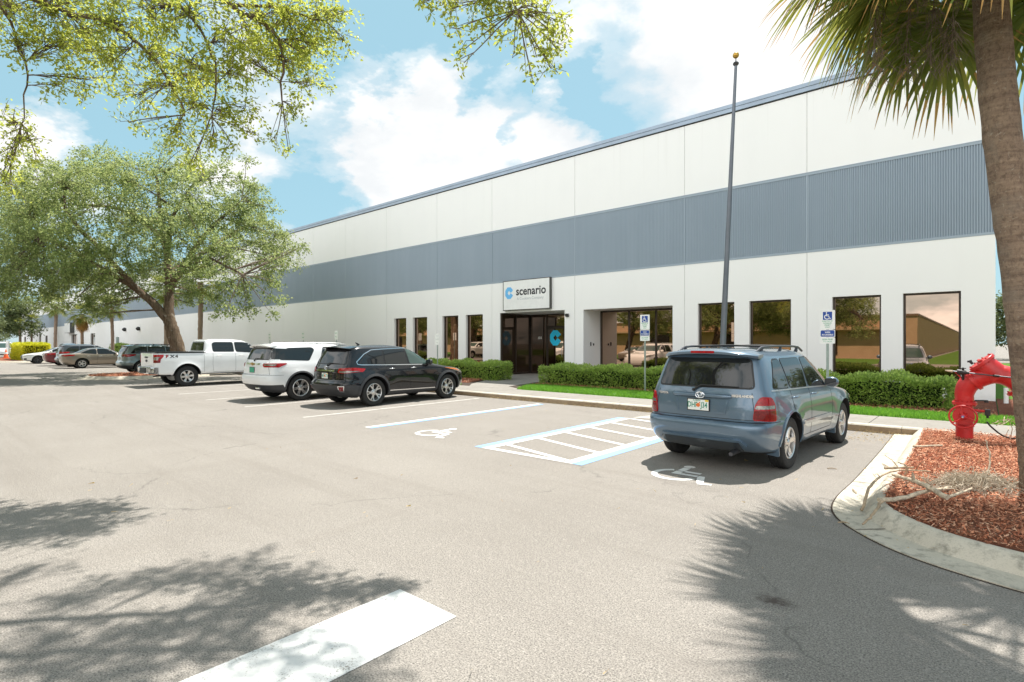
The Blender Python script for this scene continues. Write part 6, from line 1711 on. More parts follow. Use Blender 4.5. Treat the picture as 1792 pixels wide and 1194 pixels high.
def near_oak():
    K = .885
    B_ = [(x * K, y * K, 1.75 + (z - 1.75) * K, r * K) for x, y, z, r in NEAR_B]
    C_ = [(x, y - .25, z) for x, y, z in NEAR_C]
    T = Vector((-8.6, -2.2, 0))
    rel = lambda x, y, z: (x - T.x, y - T.y, z)
    lum = [(*rel(x, y, z), r) for x, y, z, r in NEAR_A] + [(*rel(x, y, z), r) for x, y, z, r in B_]
    rr = random.Random(3)
    lum += [(*rel(x, y, z), .29 + .13 * rr.random()) for x, y, z in C_]
    lum += [(*rel(*p), r) for *p, r in ((-9.6, 1.6, 6.9, .7), (-8.5, 2.2, 6.9, .6), (-7.4, 3.0, 6.8, .5), (-9, -1, 8.5, 1.4), (-7, 0, 8.6, 1.3), (-6, 2.0, 8.2, 1.0), (-10.5, -.5, 8, 1.2), (-8.5, -4, 8, 1.5))]
    P = lambda *q: [rel(*a) for a in q]
    limbs = [(P((-8.5, -1.9, 4.4), (-9.2, -.4, 5.6), (-9.6, .9, 6.3), (-9.3, 1.5, 6.2), (-8.6, 2.0, 5.9), (-8.2, 2.35, 5.4), (-7.95, 2.55, 4.75)), .07, .010),
             (P((-8.5, -1.9, 4.5), (-8.3, -.2, 6.2), (-7.9, 1.6, 6.6), (-7.3, 2.8, 6.1), (-6.9, 3.3, 5.7), (-7.1, 3.45, 5.0)), .075, .010),
             (P((-8.5, -1.9, 4.7), (-7.4, .2, 6.8), (-6.0, 2.4, 7.4), (-4.6, 3.6, 6.9), (-3.85, 4.1, 5.9), (-3.6, 4.2, 5.15)), .10, .008),
             (P((-6.0, 2.4, 7.4), (-4.6, 3.4, 7.6), (-3.6, 4.3, 7.4), (-2.9, 4.9, 7.3)), .07, .015),
             (P((-7.9, 1.6, 6.6), (-7.5, 2.3, 6.0), (-7.4, 2.7, 5.3), (-7.6, 2.75, 4.7)), .025, .008),
             (P((-9.6, .9, 6.3), (-9.9, 1.2, 5.6), (-10.1, 1.2, 4.8)), .022, .006),
             (P((-7.3, 2.8, 6.1), (-6.8, 3.5, 6.1), (-6.5, 3.9, 5.9)), .025, .008),
             (P((-8.5, -1.9, 5.0), (-8.8, -3, 7), (-8.6, -4, 8.5)), .15, .05)]
    return oak('oak_tree', 'near oak whose leafy boughs hang into the top left of the view', tuple(T), limbs, lum, .060, .029, 4000, 43, 'near_oak_leaf',
               [(0, 0, -.1), (.05, .05, 1.5), (.0, .2, 3.2), (.1, .3, 4.6)], (.36, .24), clump=11, spread=.10, shell=.25, twig_n=2)
NEAR = near_oak()
# ---------------------------------------------------------------- palms
def fan_frond(g, V, F, base, az, elev, pet, blade, nleaf, w, droop, segs=4, gap=.0):
    """petiole from base, then a costapalmate fan"""
    dirh = np.array([math.cos(az), math.sin(az), 0.0]); upv = np.array([0, 0, 1.0])
    side = np.array([-math.sin(az), math.cos(az), 0.0])
    pts = []; p = np.array(base, float); e = elev; n = 7
    for i in range(n + 1):
        pts.append(p.copy()); p = p + (dirh * math.cos(e) + upv * math.sin(e)) * pet / n; e -= droop * .55 / n
    tang = (pts[-1] - pts[-2]); tang /= np.linalg.norm(tang)
    nor = np.cross(side, tang); nor /= np.linalg.norm(nor)
    hub = pts[-1]
    for k in range(nleaf):
        t = k / (nleaf - 1) * 2 - 1
        a = t * R(118)
        off = blade * .30 * (1 - abs(t)) ** 1.2          # the costa carries the middle leaflets outward
        b0 = hub + tang * off
        d = tang * math.cos(a) + side * math.sin(a) + nor * (-.22 * abs(t) + g.normal(0, .05))
        d /= np.linalg.norm(d)
        Lf = blade * (1.0 - .35 * abs(t) ** 2) * g.uniform(.85, 1.08); ww = w * g.uniform(.8, 1.15)
        wd = np.cross(d, nor); wd /= np.linalg.norm(wd)
        fold = nor * ww * .35
        o = len(V); q = b0.copy(); dd = d.copy()
        grav = g.uniform(.75, 1.35) * droop
        for sgm in range(segs + 1):
            s = sgm / segs; half = ww * (.35 + 1.1 * s * (1 - s) * 2.2) * (1 - s ** 3) * .5 + .001
            V.append(q + wd * half + fold * (1 - s)); V.append(q); V.append(q - wd * half + fold * (1 - s))
            dd = dd + np.array([0, 0, -1.0]) * grav * (.28 + .5 * s) / segs * 1.2; dd /= np.linalg.norm(dd)
            q = q + dd * Lf / segs
        for sgm in range(segs):
            for j in (0, 1):
                F.append((o + sgm * 3 + j, o + sgm * 3 + j + 1, o + sgm * 3 + 3 + j + 1, o + sgm * 3 + 3 + j))
    return pts
def palm_trunk(name_parent, pts, rads, mat, n=24, rough=.012, seed=1):
    r = random.Random(seed); c = curve_pts(pts, 14); m = len(c); mb = MB()
    rad = []
    for i in range(m):
        t = i / (m - 1); j = t * (len(rads) - 1); a = int(min(j, len(rads) - 2)); rad.append(rads[a] + (rads[a + 1] - rads[a]) * (j - a))
    mb.tube(c, rad, n)
    for i in range(m):
        for k in range(n):
            v = Vector(mb.v[i * n + k]); d = (v - c[i]); 
            if d.length > 1e-6: v += d.normalized() * (r.uniform(-rough, rough) + (.004 if i % 3 == 0 else 0))
            mb.v[i * n + k] = tuple(v)
    return mb.build('trunk', MAT[mat], name_parent, smooth=True, angle=80)
def near_palm():
    g = np.random.default_rng(5); r = random.Random(5)
    t = empty('palm_tree', (.47, 8.05, .13)); tag(t, 'tall fan palm with rough grey brown trunk beside the red valve', 'palm tree')
    u = Vector((-CRx, -CRy, 0))
    top = u * .50 + Vector((-.1, .1, 6.72))
    palm_trunk(t, [(0, 0, -.05), tuple(u * .05 + Vector((0, 0, .5))), tuple(u * .22 + Vector((0, 0, 2.2))), tuple(u * .42 + Vector((-.05, .05, 4.3))), tuple(top)], [.205, .172, .165, .162, .155, .14], 'palm_bark', 36, .006)
    crown = empty_mesh('crown', t)
    n = 62
    for i in range(n):
        az = i * 2.39996 + r.uniform(-.2, .2); f = i / n
        elev = R(70 - 102 * f + r.uniform(-8, 8))
        V = []; F = []
        pts = fan_frond(g, V, F, top + Vector((math.cos(az) * .1, math.sin(az) * .1, .15 - .3 * f)), az, elev, r.uniform(.8, 1.0) + .35 * f, r.uniform(.82, 1.0) + .2 * f, 42, .056, .95 + .45 * f, 5)
        nf = len(F); mi = np.zeros(nf, dtype=np.int32); lf = np.arange(nf) // 10
        dry = g.random(nf // 10 + 1) < (.35 + .4 * f); mi[(np.arange(nf) % 10 >= 8) & dry[lf]] = 1; mi[(np.arange(nf) % 10 >= 6) & (g.random(nf // 10 + 1) < .12)[lf]] = 1
        me = np_mesh('frond', np.array(V), np.array(F), [MAT['palm_leaf'], MAT['dry_palm_leaf']], mat_idx=mi)
        fr = link_mesh('frond', me, t)
        mb = MB(); mb.tube([Vector(p) for p in pts], [.02, .018, .016, .014, .013, .012, .011, .010], 6); mb.build('stalk', MAT['palm_leaf'], fr, smooth=True)
    # spent flower stalks hanging below the crown
    for k, (az, L) in enumerate(((R(222), .8), (R(205), 1.0), (R(240), .7), (R(212), 1.5))):
        mb = MB(); d = Vector((math.cos(az), math.sin(az), 0))
        main = curve_pts([top + Vector((0, 0, -.1)), top + d * .5 + Vector((0, 0, -.15)), top + d * L * .66 + Vector((0, 0, -.9)), top + d * L * .74 + Vector((0, 0, -1.95))], 6)
        mb.tube(main, [.013 - .010 * i / (len(main) - 1) for i in range(len(main))], 5)
        for q in range(90):
            a = main[r.randrange(5, len(main))]; b = a + Vector((r.gauss(0, .09), r.gauss(0, .09), r.uniform(-.30, -.08))); mb.tube([a, a.lerp(b, .5) + Vector((r.gauss(0, .03), r.gauss(0, .03), .02)), b], [.0035, .0025, .0015], 4, cap=False)
            for _ in range(3):
                e = b + Vector((r.gauss(0, .06), r.gauss(0, .06), r.uniform(-.12, .02))); mb.tube([a.lerp(b, .7), e], [.0028, .0015], 3, cap=False)
        mb.build('flower_stalk', MAT['twig_bark'], t)
    return t
def empty_mesh(name, parent): return None
near_palm()
def far_palm(skirt, seed, h=5.2, label='', scale=1.0):
    g = np.random.default_rng(seed); r = random.Random(seed)
    t = empty('palm_tree'); tag(t, label, 'palm tree', 'palms along the far wall')
    tr = palm_trunk(t, [(0, 0, -.1), (.04, .03, h * .4), (.0, .08, h * .8), (.02, .05, h)], [.19, .155, .15, .16, .18], 'far_palm_bark', 12, .012, seed)
    V = []; F = []
    for i in range(30):
        az = i * 2.39996; f = i / 30
        fan_frond(g, V, F, (.02, .05, h), az, R(75 - 110 * f), .9, .9, 20, .07, .7 + .5 * f, 3)
    cr = link_mesh('crown', np_mesh('crown', np.array(V), np.array(F), MAT['palm_leaf']), t)
    if skirt:
        V = []; F = []
        for i in range(40):
            az = i * 2.39996; fan_frond(g, V, F, (.02, .05, h - .1 - .02 * i), az, R(-35 - r.uniform(0, 35)), .55, .75, 16, .07, 1.1, 3)
        link_mesh('dry_skirt', np_mesh('dry_skirt', np.array(V), np.array(F), MAT['dry_palm_leaf']), t)
    return t
FP = [far_palm(False, 61, 5.6, 'x'), far_palm(True, 62, 5.0, 'x')]
def put_palms():
    spots = [(-46.6, 16.0, 0, 1.15, 'palm trunk just right of the big oak trunk above the pickup cab'), (-54.9, 16.1, 0, 1.15, 'palm trunk just behind the big oak trunk'),
             (-71.5, 15.9, 0, 1.0, 'green palm between the dry skirted palm and the big oak'), (-78.5, 14.6, 1, 1.0, 'palm with an orange dry skirt before the far sign'),
             (-98, 15.2, 0, 1.25, 'slim tall palm left of the far sign'), (-128, 16.5, 0, 1.0, 'palm at the far end of the warehouse, right one of a pair'), (-150, 17.5, 0, 1.0, 'palm at the far end of the warehouse, left one of a pair')]
    used = set()
    for i, (x, y, k, s, lab) in enumerate(spots):
        o = FP[k] if k not in used else copy_tree(FP[k]); used.add(k)
        o.location = (x, y, .1); o.scale = (s, s, s); o.rotation_euler.z = i * 1.3; o['label'] = lab
put_palms()
# ---------------------------------------------------------------- hedges
def hedge(label, x0, x1, y0, y1, h, mat, seed, leaf=.06, dens=1300, group=None, zb=.14, name='clipped_hedge', round_=.16):
    g = np.random.default_rng(seed); o = empty(name, ((x0 + x1) / 2, (y0 + y1) / 2, zb)); tag(o, label, 'hedge', group)
    lx, ly = x1 - x0, y1 - y0
    def shape(p):           # push box samples onto a rounded, slightly lumpy block
        q = p.copy()
        hx, hy, hz = lx / 2, ly / 2, h / 2
        c = np.clip(q, [-hx + round_, -hy + round_, -hz], [hx - round_, hy - round_, hz - round_])
        d = q - c; L = np.linalg.norm(d, axis=1, keepdims=True); k = np.minimum(1, round_ / np.maximum(L, 1e-6)); q = c + d * k
        s = .065 * (np.sin(q[:, 0:1] * 3.1 + seed) + np.sin(q[:, 0:1] * 7.3 + q[:, 2:3] * 5 + 1.0) * .6 + np.sin(q[:, 1:2] * 6 + q[:, 0:1] * 4.2) * .5)
        nrm = d / np.maximum(L, 1e-6)
        return q + nrm * s, nrm
    areas = [lx * ly, lx * h, lx * h, ly * h, ly * h]; tot = sum(areas); n = int(tot * dens)
    P = []
    for a, f in zip(areas, range(5)):
        m = int(n * a / tot); u, v = g.uniform(-.5, .5, m), g.uniform(-.5, .5, m)
        if f == 0: q = np.column_stack([u * lx, v * ly, np.full(m, h / 2)])
        elif f in (1, 2): q = np.column_stack([u * lx, np.full(m, ly / 2 * (1 if f == 1 else -1)), v * h])
        else: q = np.column_stack([np.full(m, lx / 2 * (1 if f == 3 else -1)), u * ly, v * h])
        P.append(q)
    P = np.concatenate(P); S, N = shape(P)
    depth = g.random(len(S)) ** 1.3 * .17
    S = S - N * depth[:, None] + g.normal(0, .018, S.shape); S[:, 2] += h / 2
    D_ = rand_dirs(g, len(S)) * .8 + N * 1.0 + np.array([0, 0, .35]); D_ /= np.linalg.norm(D_, axis=1, keepdims=True)
    V, F = leaf_cloud(S, D_, leaf * g.uniform(.6, 1.35, len(S)), leaf * .55 * g.uniform(.7, 1.3, len(S)), g)
    link_mesh('foliage', np_mesh('foliage', V, F, MAT[mat]), o)
    mb = MB(); r = random.Random(seed)
    for k in range(int(lx / .22)):       # woody stems inside
        x = -lx / 2 + .15 + k * .22
        if x > lx / 2 - .1: break
        a = Vector((x, r.uniform(-.1, .1), 0)); 
        for _ in range(4): mb.tube([a, a + Vector((r.uniform(-.12, .12), r.uniform(-ly * .3, ly * .3), h * .55)), a + Vector((r.uniform(-.2, .2), r.uniform(-ly * .4, ly * .4), h * .9))], [.012, .008, .004], 4, cap=False)
    st = mb.build('stems', MAT['twig_bark'], o)
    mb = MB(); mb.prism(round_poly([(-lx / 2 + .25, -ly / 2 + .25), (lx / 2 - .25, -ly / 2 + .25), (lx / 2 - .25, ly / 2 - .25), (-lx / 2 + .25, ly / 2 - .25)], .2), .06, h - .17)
    mb.build('dark_core', MAT['hedge_core'], o)  # solid dark block standing in for the shade inside the foliage
    return o
G_H = 'clipped hedges along the wall'
hedge('short clipped hedge left of the entrance path', -20.6, -15.75, 16.95, 18.1, .74, 'hedge_leaf', 71, .08, 1000, G_H)
hedge('long clipped hedge in front of the alcove window, right of the entrance path', -13.3, -6.25, 16.75, 18.0, .72, 'hedge_leaf', 72, .08, 1000, G_H)
hedge('dark clipped hedge under the right windows beside the red valve', -5.8, -.55, 16.35, 17.7, .76, 'hedge_leaf', 73, .078, 1150, G_H)
hedge('low clipped hedge far along the wall behind the white SUV', -40, -27.6, 16.9, 18.0, 1.0, 'hedge_leaf', 74, .09, 260, G_H)
hedge('bright yellow green hedge on the far island', -74, -67.0, 8.0, 10.0, 1.55, 'yellow_leaf', 75, .12, 420)
hedge('small dark clipped shrub block by the far wall', -79, -75, 17.3, 18.4, 1.5, 'hedge_leaf', 76, .12, 200)
# ---------------------------------------------------------------- farther trees (copies of the oak shape with their own crowns)
def far_tree(label, loc, h, seed, n=9, group='trees beyond the lot', leaf=.35, per=260, spread_=.45):
    r = random.Random(seed); lum = []
    for i in range(n):
        a = r.uniform(0, 6.28); q = r.random() ** .6 * h * spread_
        lum.append((math.cos(a) * q, math.sin(a) * q, h * r.uniform(.38, .88) * (1 - .25 * q / (h * spread_)), h * r.uniform(.13, .2)))
    lim = [([(0, 0, h * .3), (x * .4, y * .4, h * .3 + (z - h * .3) * .6), (x, y, z)], h * .012, .02) for x, y, z, q in lum[:5]]
    return oak('broadleaf_tree', label, loc, lim, lum, leaf, leaf * .55, per * 9 / h * 1.0, seed, 'far_leaf', [(0, 0, -.2), (0, 0, h * .15), (.1, 0, h * .38)], (h * .03, h * .02), group=group, clump=10, spread=leaf * 1.6, twigs=False)
FT = far_tree('grey green tree at the far left end of the lot, nearest the warehouse', (-128, 12, 0), 11, 81, 12, per=330)
for i, (x, y, s, lab) in enumerate(((-120, 3, 1.1, 'tree at the left edge of the view behind the white van'), (-150, 6, 1.15, 'tree far behind the white van'), (-185, 22, 1.3, 'tree beyond the far end wall of the warehouse'), (-112, 8.0, .62, 'low tree over the slate blue SUV'))):
    o = copy_tree(FT); o.location = (x, y, 0); o.scale = (s,) * 3; o.rotation_euler.z = 1 + i * 1.7; o['label'] = lab
FT2 = far_tree('dark tree on the lawn past the right corner of the warehouse', (6, 62, 0), 9, 85, 10, 'trees past the right corner', per=300)
for i, (x, y, s, lab) in enumerate(((14, 66, 1.2, 'taller tree behind the near palm trunk'), (2.5, 80, 1.0, 'small tree seen in the gap between wall corner and palm'), (24, 60, 1.3, 'tree at the right edge behind the near palm'))):
    o = copy_tree(FT2); o.location = (x, y, 0); o.scale = (s,) * 3; o.rotation_euler.z = 2 + i * 1.3; o['label'] = lab
# trees on the verge behind the camera, mirrored in the glass
for i, (x, y, s, lab) in enumerate(((-10.5, -9, .8, 'first oak from the right on the verge opposite, mirrored in the windows'), (-19, -9.5, .85, 'second oak from the right on the verge opposite, mirrored in the windows'), (-29, -9, .85, 'third oak from the right on the verge opposite, mirrored in the windows'), (-39, -10, .9, 'fourth oak from the right on the verge opposite, mirrored in the windows'), (-50, -9.5, .95, 'fifth oak from the right on the verge opposite, mirrored in the windows'), (-62, -10, 1.0, 'sixth oak from the right on the verge opposite, mirrored in the windows'), (-76, -9, 1.0, 'seventh oak from the right on the verge opposite, mirrored in the windows'), (-24, -15, 1.0, 'tall oak farther back on the verge opposite, mirrored in the alcove window'), (-58, -17, 1.1, 'tall oak farther back on the verge opposite, mirrored in the narrow left windows'))):
    o = copy_tree(OAK); o.location = (x, y, 0); o.scale = (s, s, s * .92); o.rotation_euler.z = i * 1.1 + .4; o['label'] = lab; o['group'] = 'oaks on the verge opposite'
# ================================================================ posts, signs, pole
def isa_sign(mb, cx, cz, s, y):
    """wheelchair figure in the plane of a sign (facing -Y), unit height about 1"""
    def P(pts, d=.0012):
        vs = [(cx + x * s, y, cz + z * s) for x, z in pts] + [(cx + x * s, y - d, cz + z * s) for x, z in pts]; n = len(pts)
        mb.add(vs, [tuple(range(n)), tuple(range(2 * n - 1, n - 1, -1))] + [(i, (i + 1) % n, n + (i + 1) % n, n + i) for i in range(n)])
    def arc(r0, r1, a0, a1, c, n=12):
        for i in range(n):
            t0 = R(a0 + (a1 - a0) * i / n); t1 = R(a0 + (a1 - a0) * (i + 1) / n)
            P([(c[0] + r0 * math.cos(t0), c[1] + r0 * math.sin(t0)), (c[0] + r1 * math.cos(t0), c[1] + r1 * math.sin(t0)), (c[0] + r1 * math.cos(t1), c[1] + r1 * math.sin(t1)), (c[0] + r0 * math.cos(t1), c[1] + r0 * math.sin(t1))])
    arc(.24, .33, 110, 350, (-.06, -.15))
    P([(-.12 + .075 * math.cos(R(a)), .42 + .075 * math.sin(R(a))) for a in range(0, 360, 30)])
    P([(-.17, .33), (-.08, .33), (-.06, -.02), (-.15, -.02)]); P([(-.07, .19), (.16, .19), (.16, .12), (-.07, .12)])
    P([(-.15, .03), (.17, .03), (.17, -.05), (-.15, -.05)]); P([(.10, -.05), (.19, -.05), (.33, -.38), (.25, -.41)]); P([(.25, -.41), (.31, -.33), (.42, -.29), (.44, -.36)])
def parking_sign(label, x, y, top, w, three, post_mat):
    t = empty('parking_sign', (x, y, GZ)); tag(t, label, 'sign', 'accessible parking signs')
    mb = MB(); zt = top - GZ
    # U channel post
    mb.prism([(-.03, .012), (.03, .012), (.03, .018), (.014, .02), (.014, .042), (-.014, .042), (-.014, .02), (-.03, .018)], -.3, zt - .02)
    mb.build('post', MAT[post_mat], t)
    def plate(z0, z1, name, mat, rr=.02, ww=w):
        m = MB(); m.prism(round_poly([(-ww / 2, z0), (ww / 2, z0), (ww / 2, z1), (-ww / 2, z1)], rr), 0, .006, 0, Matrix.Translation((0, .009, 0)) @ Matrix.Rotation(R(90), 4, 'X'))
        return m.build(name, MAT[mat], t)
    H1 = w * 1.46
    p = plate(zt - H1, zt, 'sign_plate', 'sign_white')
    m = MB(); s = w * .62; m.prism(round_poly([(-s / 2, zt - w * .12 - s), (s / 2, zt - w * .12 - s), (s / 2, zt - w * .12), (-s / 2, zt - w * .12)], .015), 0, .0015, 0, Matrix.Translation((0, .0028, 0)) @ Matrix.Rotation(R(90), 4, 'X')); b = m.build('symbol_field', MAT['sign_blue'], p)
    m = MB(); isa_sign(m, 0, zt - w * .12 - s / 2, s * .92, .0012); m.build('wheelchair_symbol', MAT['lettering_white'], b)
    for k, (tx, sz) in enumerate((('PARKING BY', .042), ('DISABLED', .042), ('PERMIT', .042), ('ONLY', .042))):
        add_text('sign_lettering', tx, sz * w / .31, MAT['sign_green'], p, FRONT((0, .0026, zt - w * .84 - k * .047 * w / .31)), .0006, .0005, xscale=.95)
    z1 = zt - H1 - .012; H2 = w * .56
    q = plate(z1 - H2, z1, 'sign_plate', 'sign_white'); m = MB(); m.prism(round_poly([(-w / 2 + .012, z1 - H2 + .012), (w / 2 - .012, z1 - H2 + .012), (w / 2 - .012, z1 - .012), (-w / 2 + .012, z1 - .012)], .03), 0, .0015, 0, Matrix.Translation((0, .0028, 0)) @ Matrix.Rotation(R(90), 4, 'X')); bb = m.build('blue_field', MAT['sign_blue'], q)
    add_text('sign_lettering', 'VAN', .055 * w / .31, MAT['lettering_white'], bb, FRONT((0, .001, z1 - H2 * .34)), .0006, .001); add_text('sign_lettering', 'ACCESSIBLE', .05 * w / .31, MAT['lettering_white'], bb, FRONT((0, .001, z1 - H2 * .68)), .0006, .001, xscale=.92)
    z2 = z1 - H2 - .006; H3 = w * .47
    u = plate(z2 - H3, z2, 'sign_plate', 'sign_white')
    add_text('sign_lettering', '$250 FINE', .05 * w / .31, MAT['sign_green'], u, FRONT((0, .0026, z2 - H3 * .34)), .0006, .0006); add_text('sign_lettering', 'F.S. 318.18', .038 * w / .31, MAT['sign_green'], u, FRONT((0, .0026, z2 - H3 * .68)), .0006, .0004)
parking_sign('accessible parking sign on a post before the hedge and the alcove window', -8.35, 16.15, 2.68, .335, True, 'galvanised')
parking_sign('accessible parking sign on a green grey post above the steel blue SUV bonnet', -2.94, 15.25, 2.57, .325, True, 'galvanised')
def plain_sign(label, x, y, top, w, h, text, col):
    t = empty('parking_sign', (x, y, GZ)); tag(t, label, 'sign', 'small parking signs')
    mb = MB(); mb.tube([(0, .02, -.3), (0, .02, top - GZ - .02)], .022, 8); mb.build('post', MAT['galvanised'], t, smooth=True)
    m = MB(); zt = top - GZ; m.prism(round_poly([(-w / 2, zt - h), (w / 2, zt - h), (w / 2, zt), (-w / 2, zt)], .02), 0, .006, 0, Matrix.Rotation(R(90), 4, 'X')); p = m.build('sign_plate', MAT['sign_white'], t)
    for k, tx in enumerate(text): add_text('sign_lettering', tx, .062 * w / .31, MAT[col], p, FRONT((0, -.0062, zt - h * (k + .7) / (len(text) + .4))), .0006, .0008, xscale=.85)
plain_sign('small white sign on a thin post before the fourth window, over the black SUV bonnet', -18.6, 16.2, 2.18, .31, .50, ('VISITOR', 'PARKING', 'ONLY'), 'lettering_grey')
for x, lab in ((-26.7, 'small green and white sign seen over the black SUV roof'), (-30.3, 'small green and white sign seen over the white SUV roof, right one'), (-34.6, 'small green and white sign seen over the white SUV roof, left one')):
    plain_sign(lab, x, 16.0, 2.45, .31, .50, ('RESERVED', 'PARKING'), 'sign_green')
def flagpole():
    t = empty('flagpole', (-5.86, 16.0, GZ)); tag(t, 'leaning slate grey flagpole with a gold ball behind the steel blue SUV', 'flagpole')
    mb = MB(); top = Vector((.455, 0, 9.62)); n = 9
    pts = [Vector((0, 0, -.2)).lerp(top, i / (n - 1)) for i in range(n)]; mb.tube(pts, [.095 - .056 * (i / (n - 1)) for i in range(n)], 24)
    p = mb.build('pole', MAT['pole_grey'], t, smooth=True)
    mb = MB(); mb.lathe([(0, .02), (.13, .02), (.15, .0), (.16, -.03), (.1, -.05)], 24, 0, Matrix.Translation((0, 0, .06))); mb.build('base_collar', MAT['pole_grey'], t, smooth=True)
    mb = MB(); M = Matrix.Translation(top); mb.lathe([(.038, -.04), (.075, .0), (.085, .03), (.07, .06), (.022, .075), (.014, .13), (.014, .20)], 20, 0, M); mb.build('truck_pulley', MAT['dark_alloy'], t, smooth=True)
    mb = MB(); r0 = .088; prof = [(max(r0 * math.sin(a), 1e-6), -r0 * math.cos(a)) for a in np.linspace(0, math.pi, 15)]; mb.lathe(prof, 24, 0, Matrix.Translation(top + Vector((0, 0, .27)))); mb.build('gold_ball', MAT['gold'], t, smooth=True)
    mb = MB(); mb.box((-.05, -.11, 1.2), (.05, -.075, 1.32)); mb.build('cleat', MAT['dark_alloy'], p)
flagpole()
# ================================================================ red backflow valve on the island
def red_valve():
    t = empty('backflow_valve', (-.26, 11.82, .15), R(1.2)); tag(t, 'red fire main backflow valve with a handwheel on the mulch island', 'valve')
    mt = MAT['red_enamel']
    path = [(0, 0, -.1), (0, 0, .60), (.0, 0, .77), (.055, 0, .92), (.17, 0, 1.02), (.37, 0, 1.10), (.57, 0, 1.05), (.75, 0, .86), (.86, 0, .60), (.86, 0, .3), (.86, 0, -.1)]
    c = curve_pts(path, 5); m = len(c)
    def rad(p):
        if p.x < .02 and p.z < .62: return .117
        if p.x > .8 and p.z < .5: return .117
        k = min(1, max(0, (p.z - .72) / .3)); return .126 + .03 * k
    mb = MB(); mb.tube(c, [rad(p) for p in c], 32); body = mb.build('pipe', mt, t, smooth=True, angle=60)
    def flange(p, d, r, th, parent=t, bolts=8, name='flange'):
        mb = MB(); q = Vector(d).to_track_quat('Z', 'Y').to_matrix().to_4x4(); M = Matrix.Translation(p) @ q
        mb.lathe([(0, -th / 2), (r - .006, -th / 2), (r, -th / 2 + .006), (r, th / 2 - .006), (r - .006, th / 2), (0, th / 2)], 36, 0, M)
        for k in range(bolts):
            a = 2 * math.pi * (k + .5) / bolts; mb.lathe([(0, -th / 2 - .02), (.012, -th / 2 - .02), (.012, th / 2 + .02), (0, th / 2 + .02)], 6, 0, M @ Matrix.Translation((math.cos(a) * r * .86, math.sin(a) * r * .86, 0)))
        return mb.build(name, mt, parent, smooth=True, angle=40)
    flange((0, 0, .60), (0, 0, 1), .165, .05); flange((0, 0, .22), (0, 0, 1), .13, .02, bolts=0); flange((.86, 0, .5), (0, 0, 1), .165, .05)
    d1 = (c[19] - c[17]).normalized(); flange(c[18], d1, .178, .06, bolts=4, name='coupling'); flange((.69, 0, .90), (.66, 0, -.75), .21, .05, bolts=8)
    ax = Vector((-.68, -.08, .73)).normalized(); b0 = Vector((.43, 0, 1.06)); mb = MB()      # strainer bonnet, up and to the left
    mb.tube([b0, b0 + ax * .16, b0 + ax * .30], [.178, .168, .155], 32); bn = mb.build('bonnet', mt, t, smooth=True, angle=60)
    flange(b0 + ax * .31, ax, .198, .05, bn, 8, 'bonnet_cap')
    mb = MB(); mb.box((-.13, -.02, 0), (.13, .02, .03), 0, Matrix.Translation(b0 + ax * .338) @ ax.to_track_quat('Z', 'Y').to_matrix().to_4x4()); mb.build('cap_rib', mt, bn, bevel=.004)
    mb = MB(); p0 = b0 + ax * .33 + Vector((-.10, -.08, -.04)); mb.tube([p0, p0 + ax * .06], .02, 10); mb.tube([p0 + ax * .06 + Vector((-.03, 0, -.01)), p0 + ax * .06 + Vector((.03, 0, .01))], .016, 8); mb.build('bleed_cock', MAT['black_plastic'], bn, smooth=True)
    # gate valve with its handwheel facing the lot
    mb = MB(); f = Vector((-.06, -1, .0)).normalized(); g0 = Vector((0, 0, .40))
    mb.tube([g0, g0 + f * .17], [.125, .11], 24); mb.tube([g0 + f * .16, g0 + f * .19], [.145, .145], 24); mb.tube([g0 + f * .19, g0 + f * .25, g0 + f * .30], [.06, .045, .03], 16); vb = mb.build('gate_valve', mt, t, smooth=True, angle=50)
    M = Matrix.Translation(g0 + f * .31) @ f.to_track_quat('Z', 'Y').to_matrix().to_4x4(); mb = MB(); N = 40; rw = .178
    mb.tube([M @ Vector((rw * math.cos(2 * math.pi * k / N), rw * math.sin(2 * math.pi * k / N), 0)) for k in range(N + 1)], .014, 10, cap=False)
    for k in range(3):
        a = R(90 + 120 * k + 8); e = Vector((math.cos(a), math.sin(a), 0)); s_ = Vector((-e.y, e.x, 0))
        mb.tube([M @ (e * .03), M @ (e * .09 + s_ * .016 + Vector((0, 0, .012))), M @ (e * .172)], [.015, .011, .013], 8)
    mb.lathe([(0, -.02), (.034, -.02), (.036, .015), (.026, .02), (0, .02)], 20, 0, M); hw = mb.build('handwheel', mt, vb, smooth=True, angle=50)
    mb = MB(); mb.lathe([(0, .02), (.022, .02), (.022, .045), (.013, .05), (0, .05)], 6, 0, M); mb.build('wheel_nut', MAT['sign_blue'], hw)
    mb = MB(); mb.tube([M @ Vector((0, 0, .05)), M @ Vector((0, 0, .075))], .013, 10); mb.build('stem_end', MAT['alloy'], hw, smooth=True)
    # test cocks: a grey rod across the front with a brass tip, side drain
    mb = MB(); a, b = Vector((-.15, -.22, 1.135)), Vector((.62, -.23, 1.055)); mb.tube([a, b], .011, 10); rod = mb.build('test_pipe', MAT['dark_alloy'], t, smooth=True)
    mb = MB()
    for (u, L, r_) in ((.16, .055, .034), (.11, .03, .042), (.24, .025, .024), (.70, .04, .019)):
        q = a.lerp(b, u); d = (b - a).normalized(); mb.tube([q - d * L, q + d * L], r_, 12)
    q = a.lerp(b, .17); mb.tube([q, q + Vector((0, .05, .07))], .018, 10); mb.box(tuple(q + Vector((-.04, .0, .06))), tuple(q + Vector((.04, .06, .072)))); mb.tube([q, q + Vector((0, .05, -.12))], .02, 10)
    mb.build('test_cock', MAT['black_plastic'], rod, smooth=True, angle=40)
    mb = MB(); mb.tube([a + Vector((-.10, 0, .012)), a + Vector((-.04, 0, .004)), a], [.010, .017, .021], 10); mb.build('brass_tip', MAT['pale_wood'], rod, smooth=True)
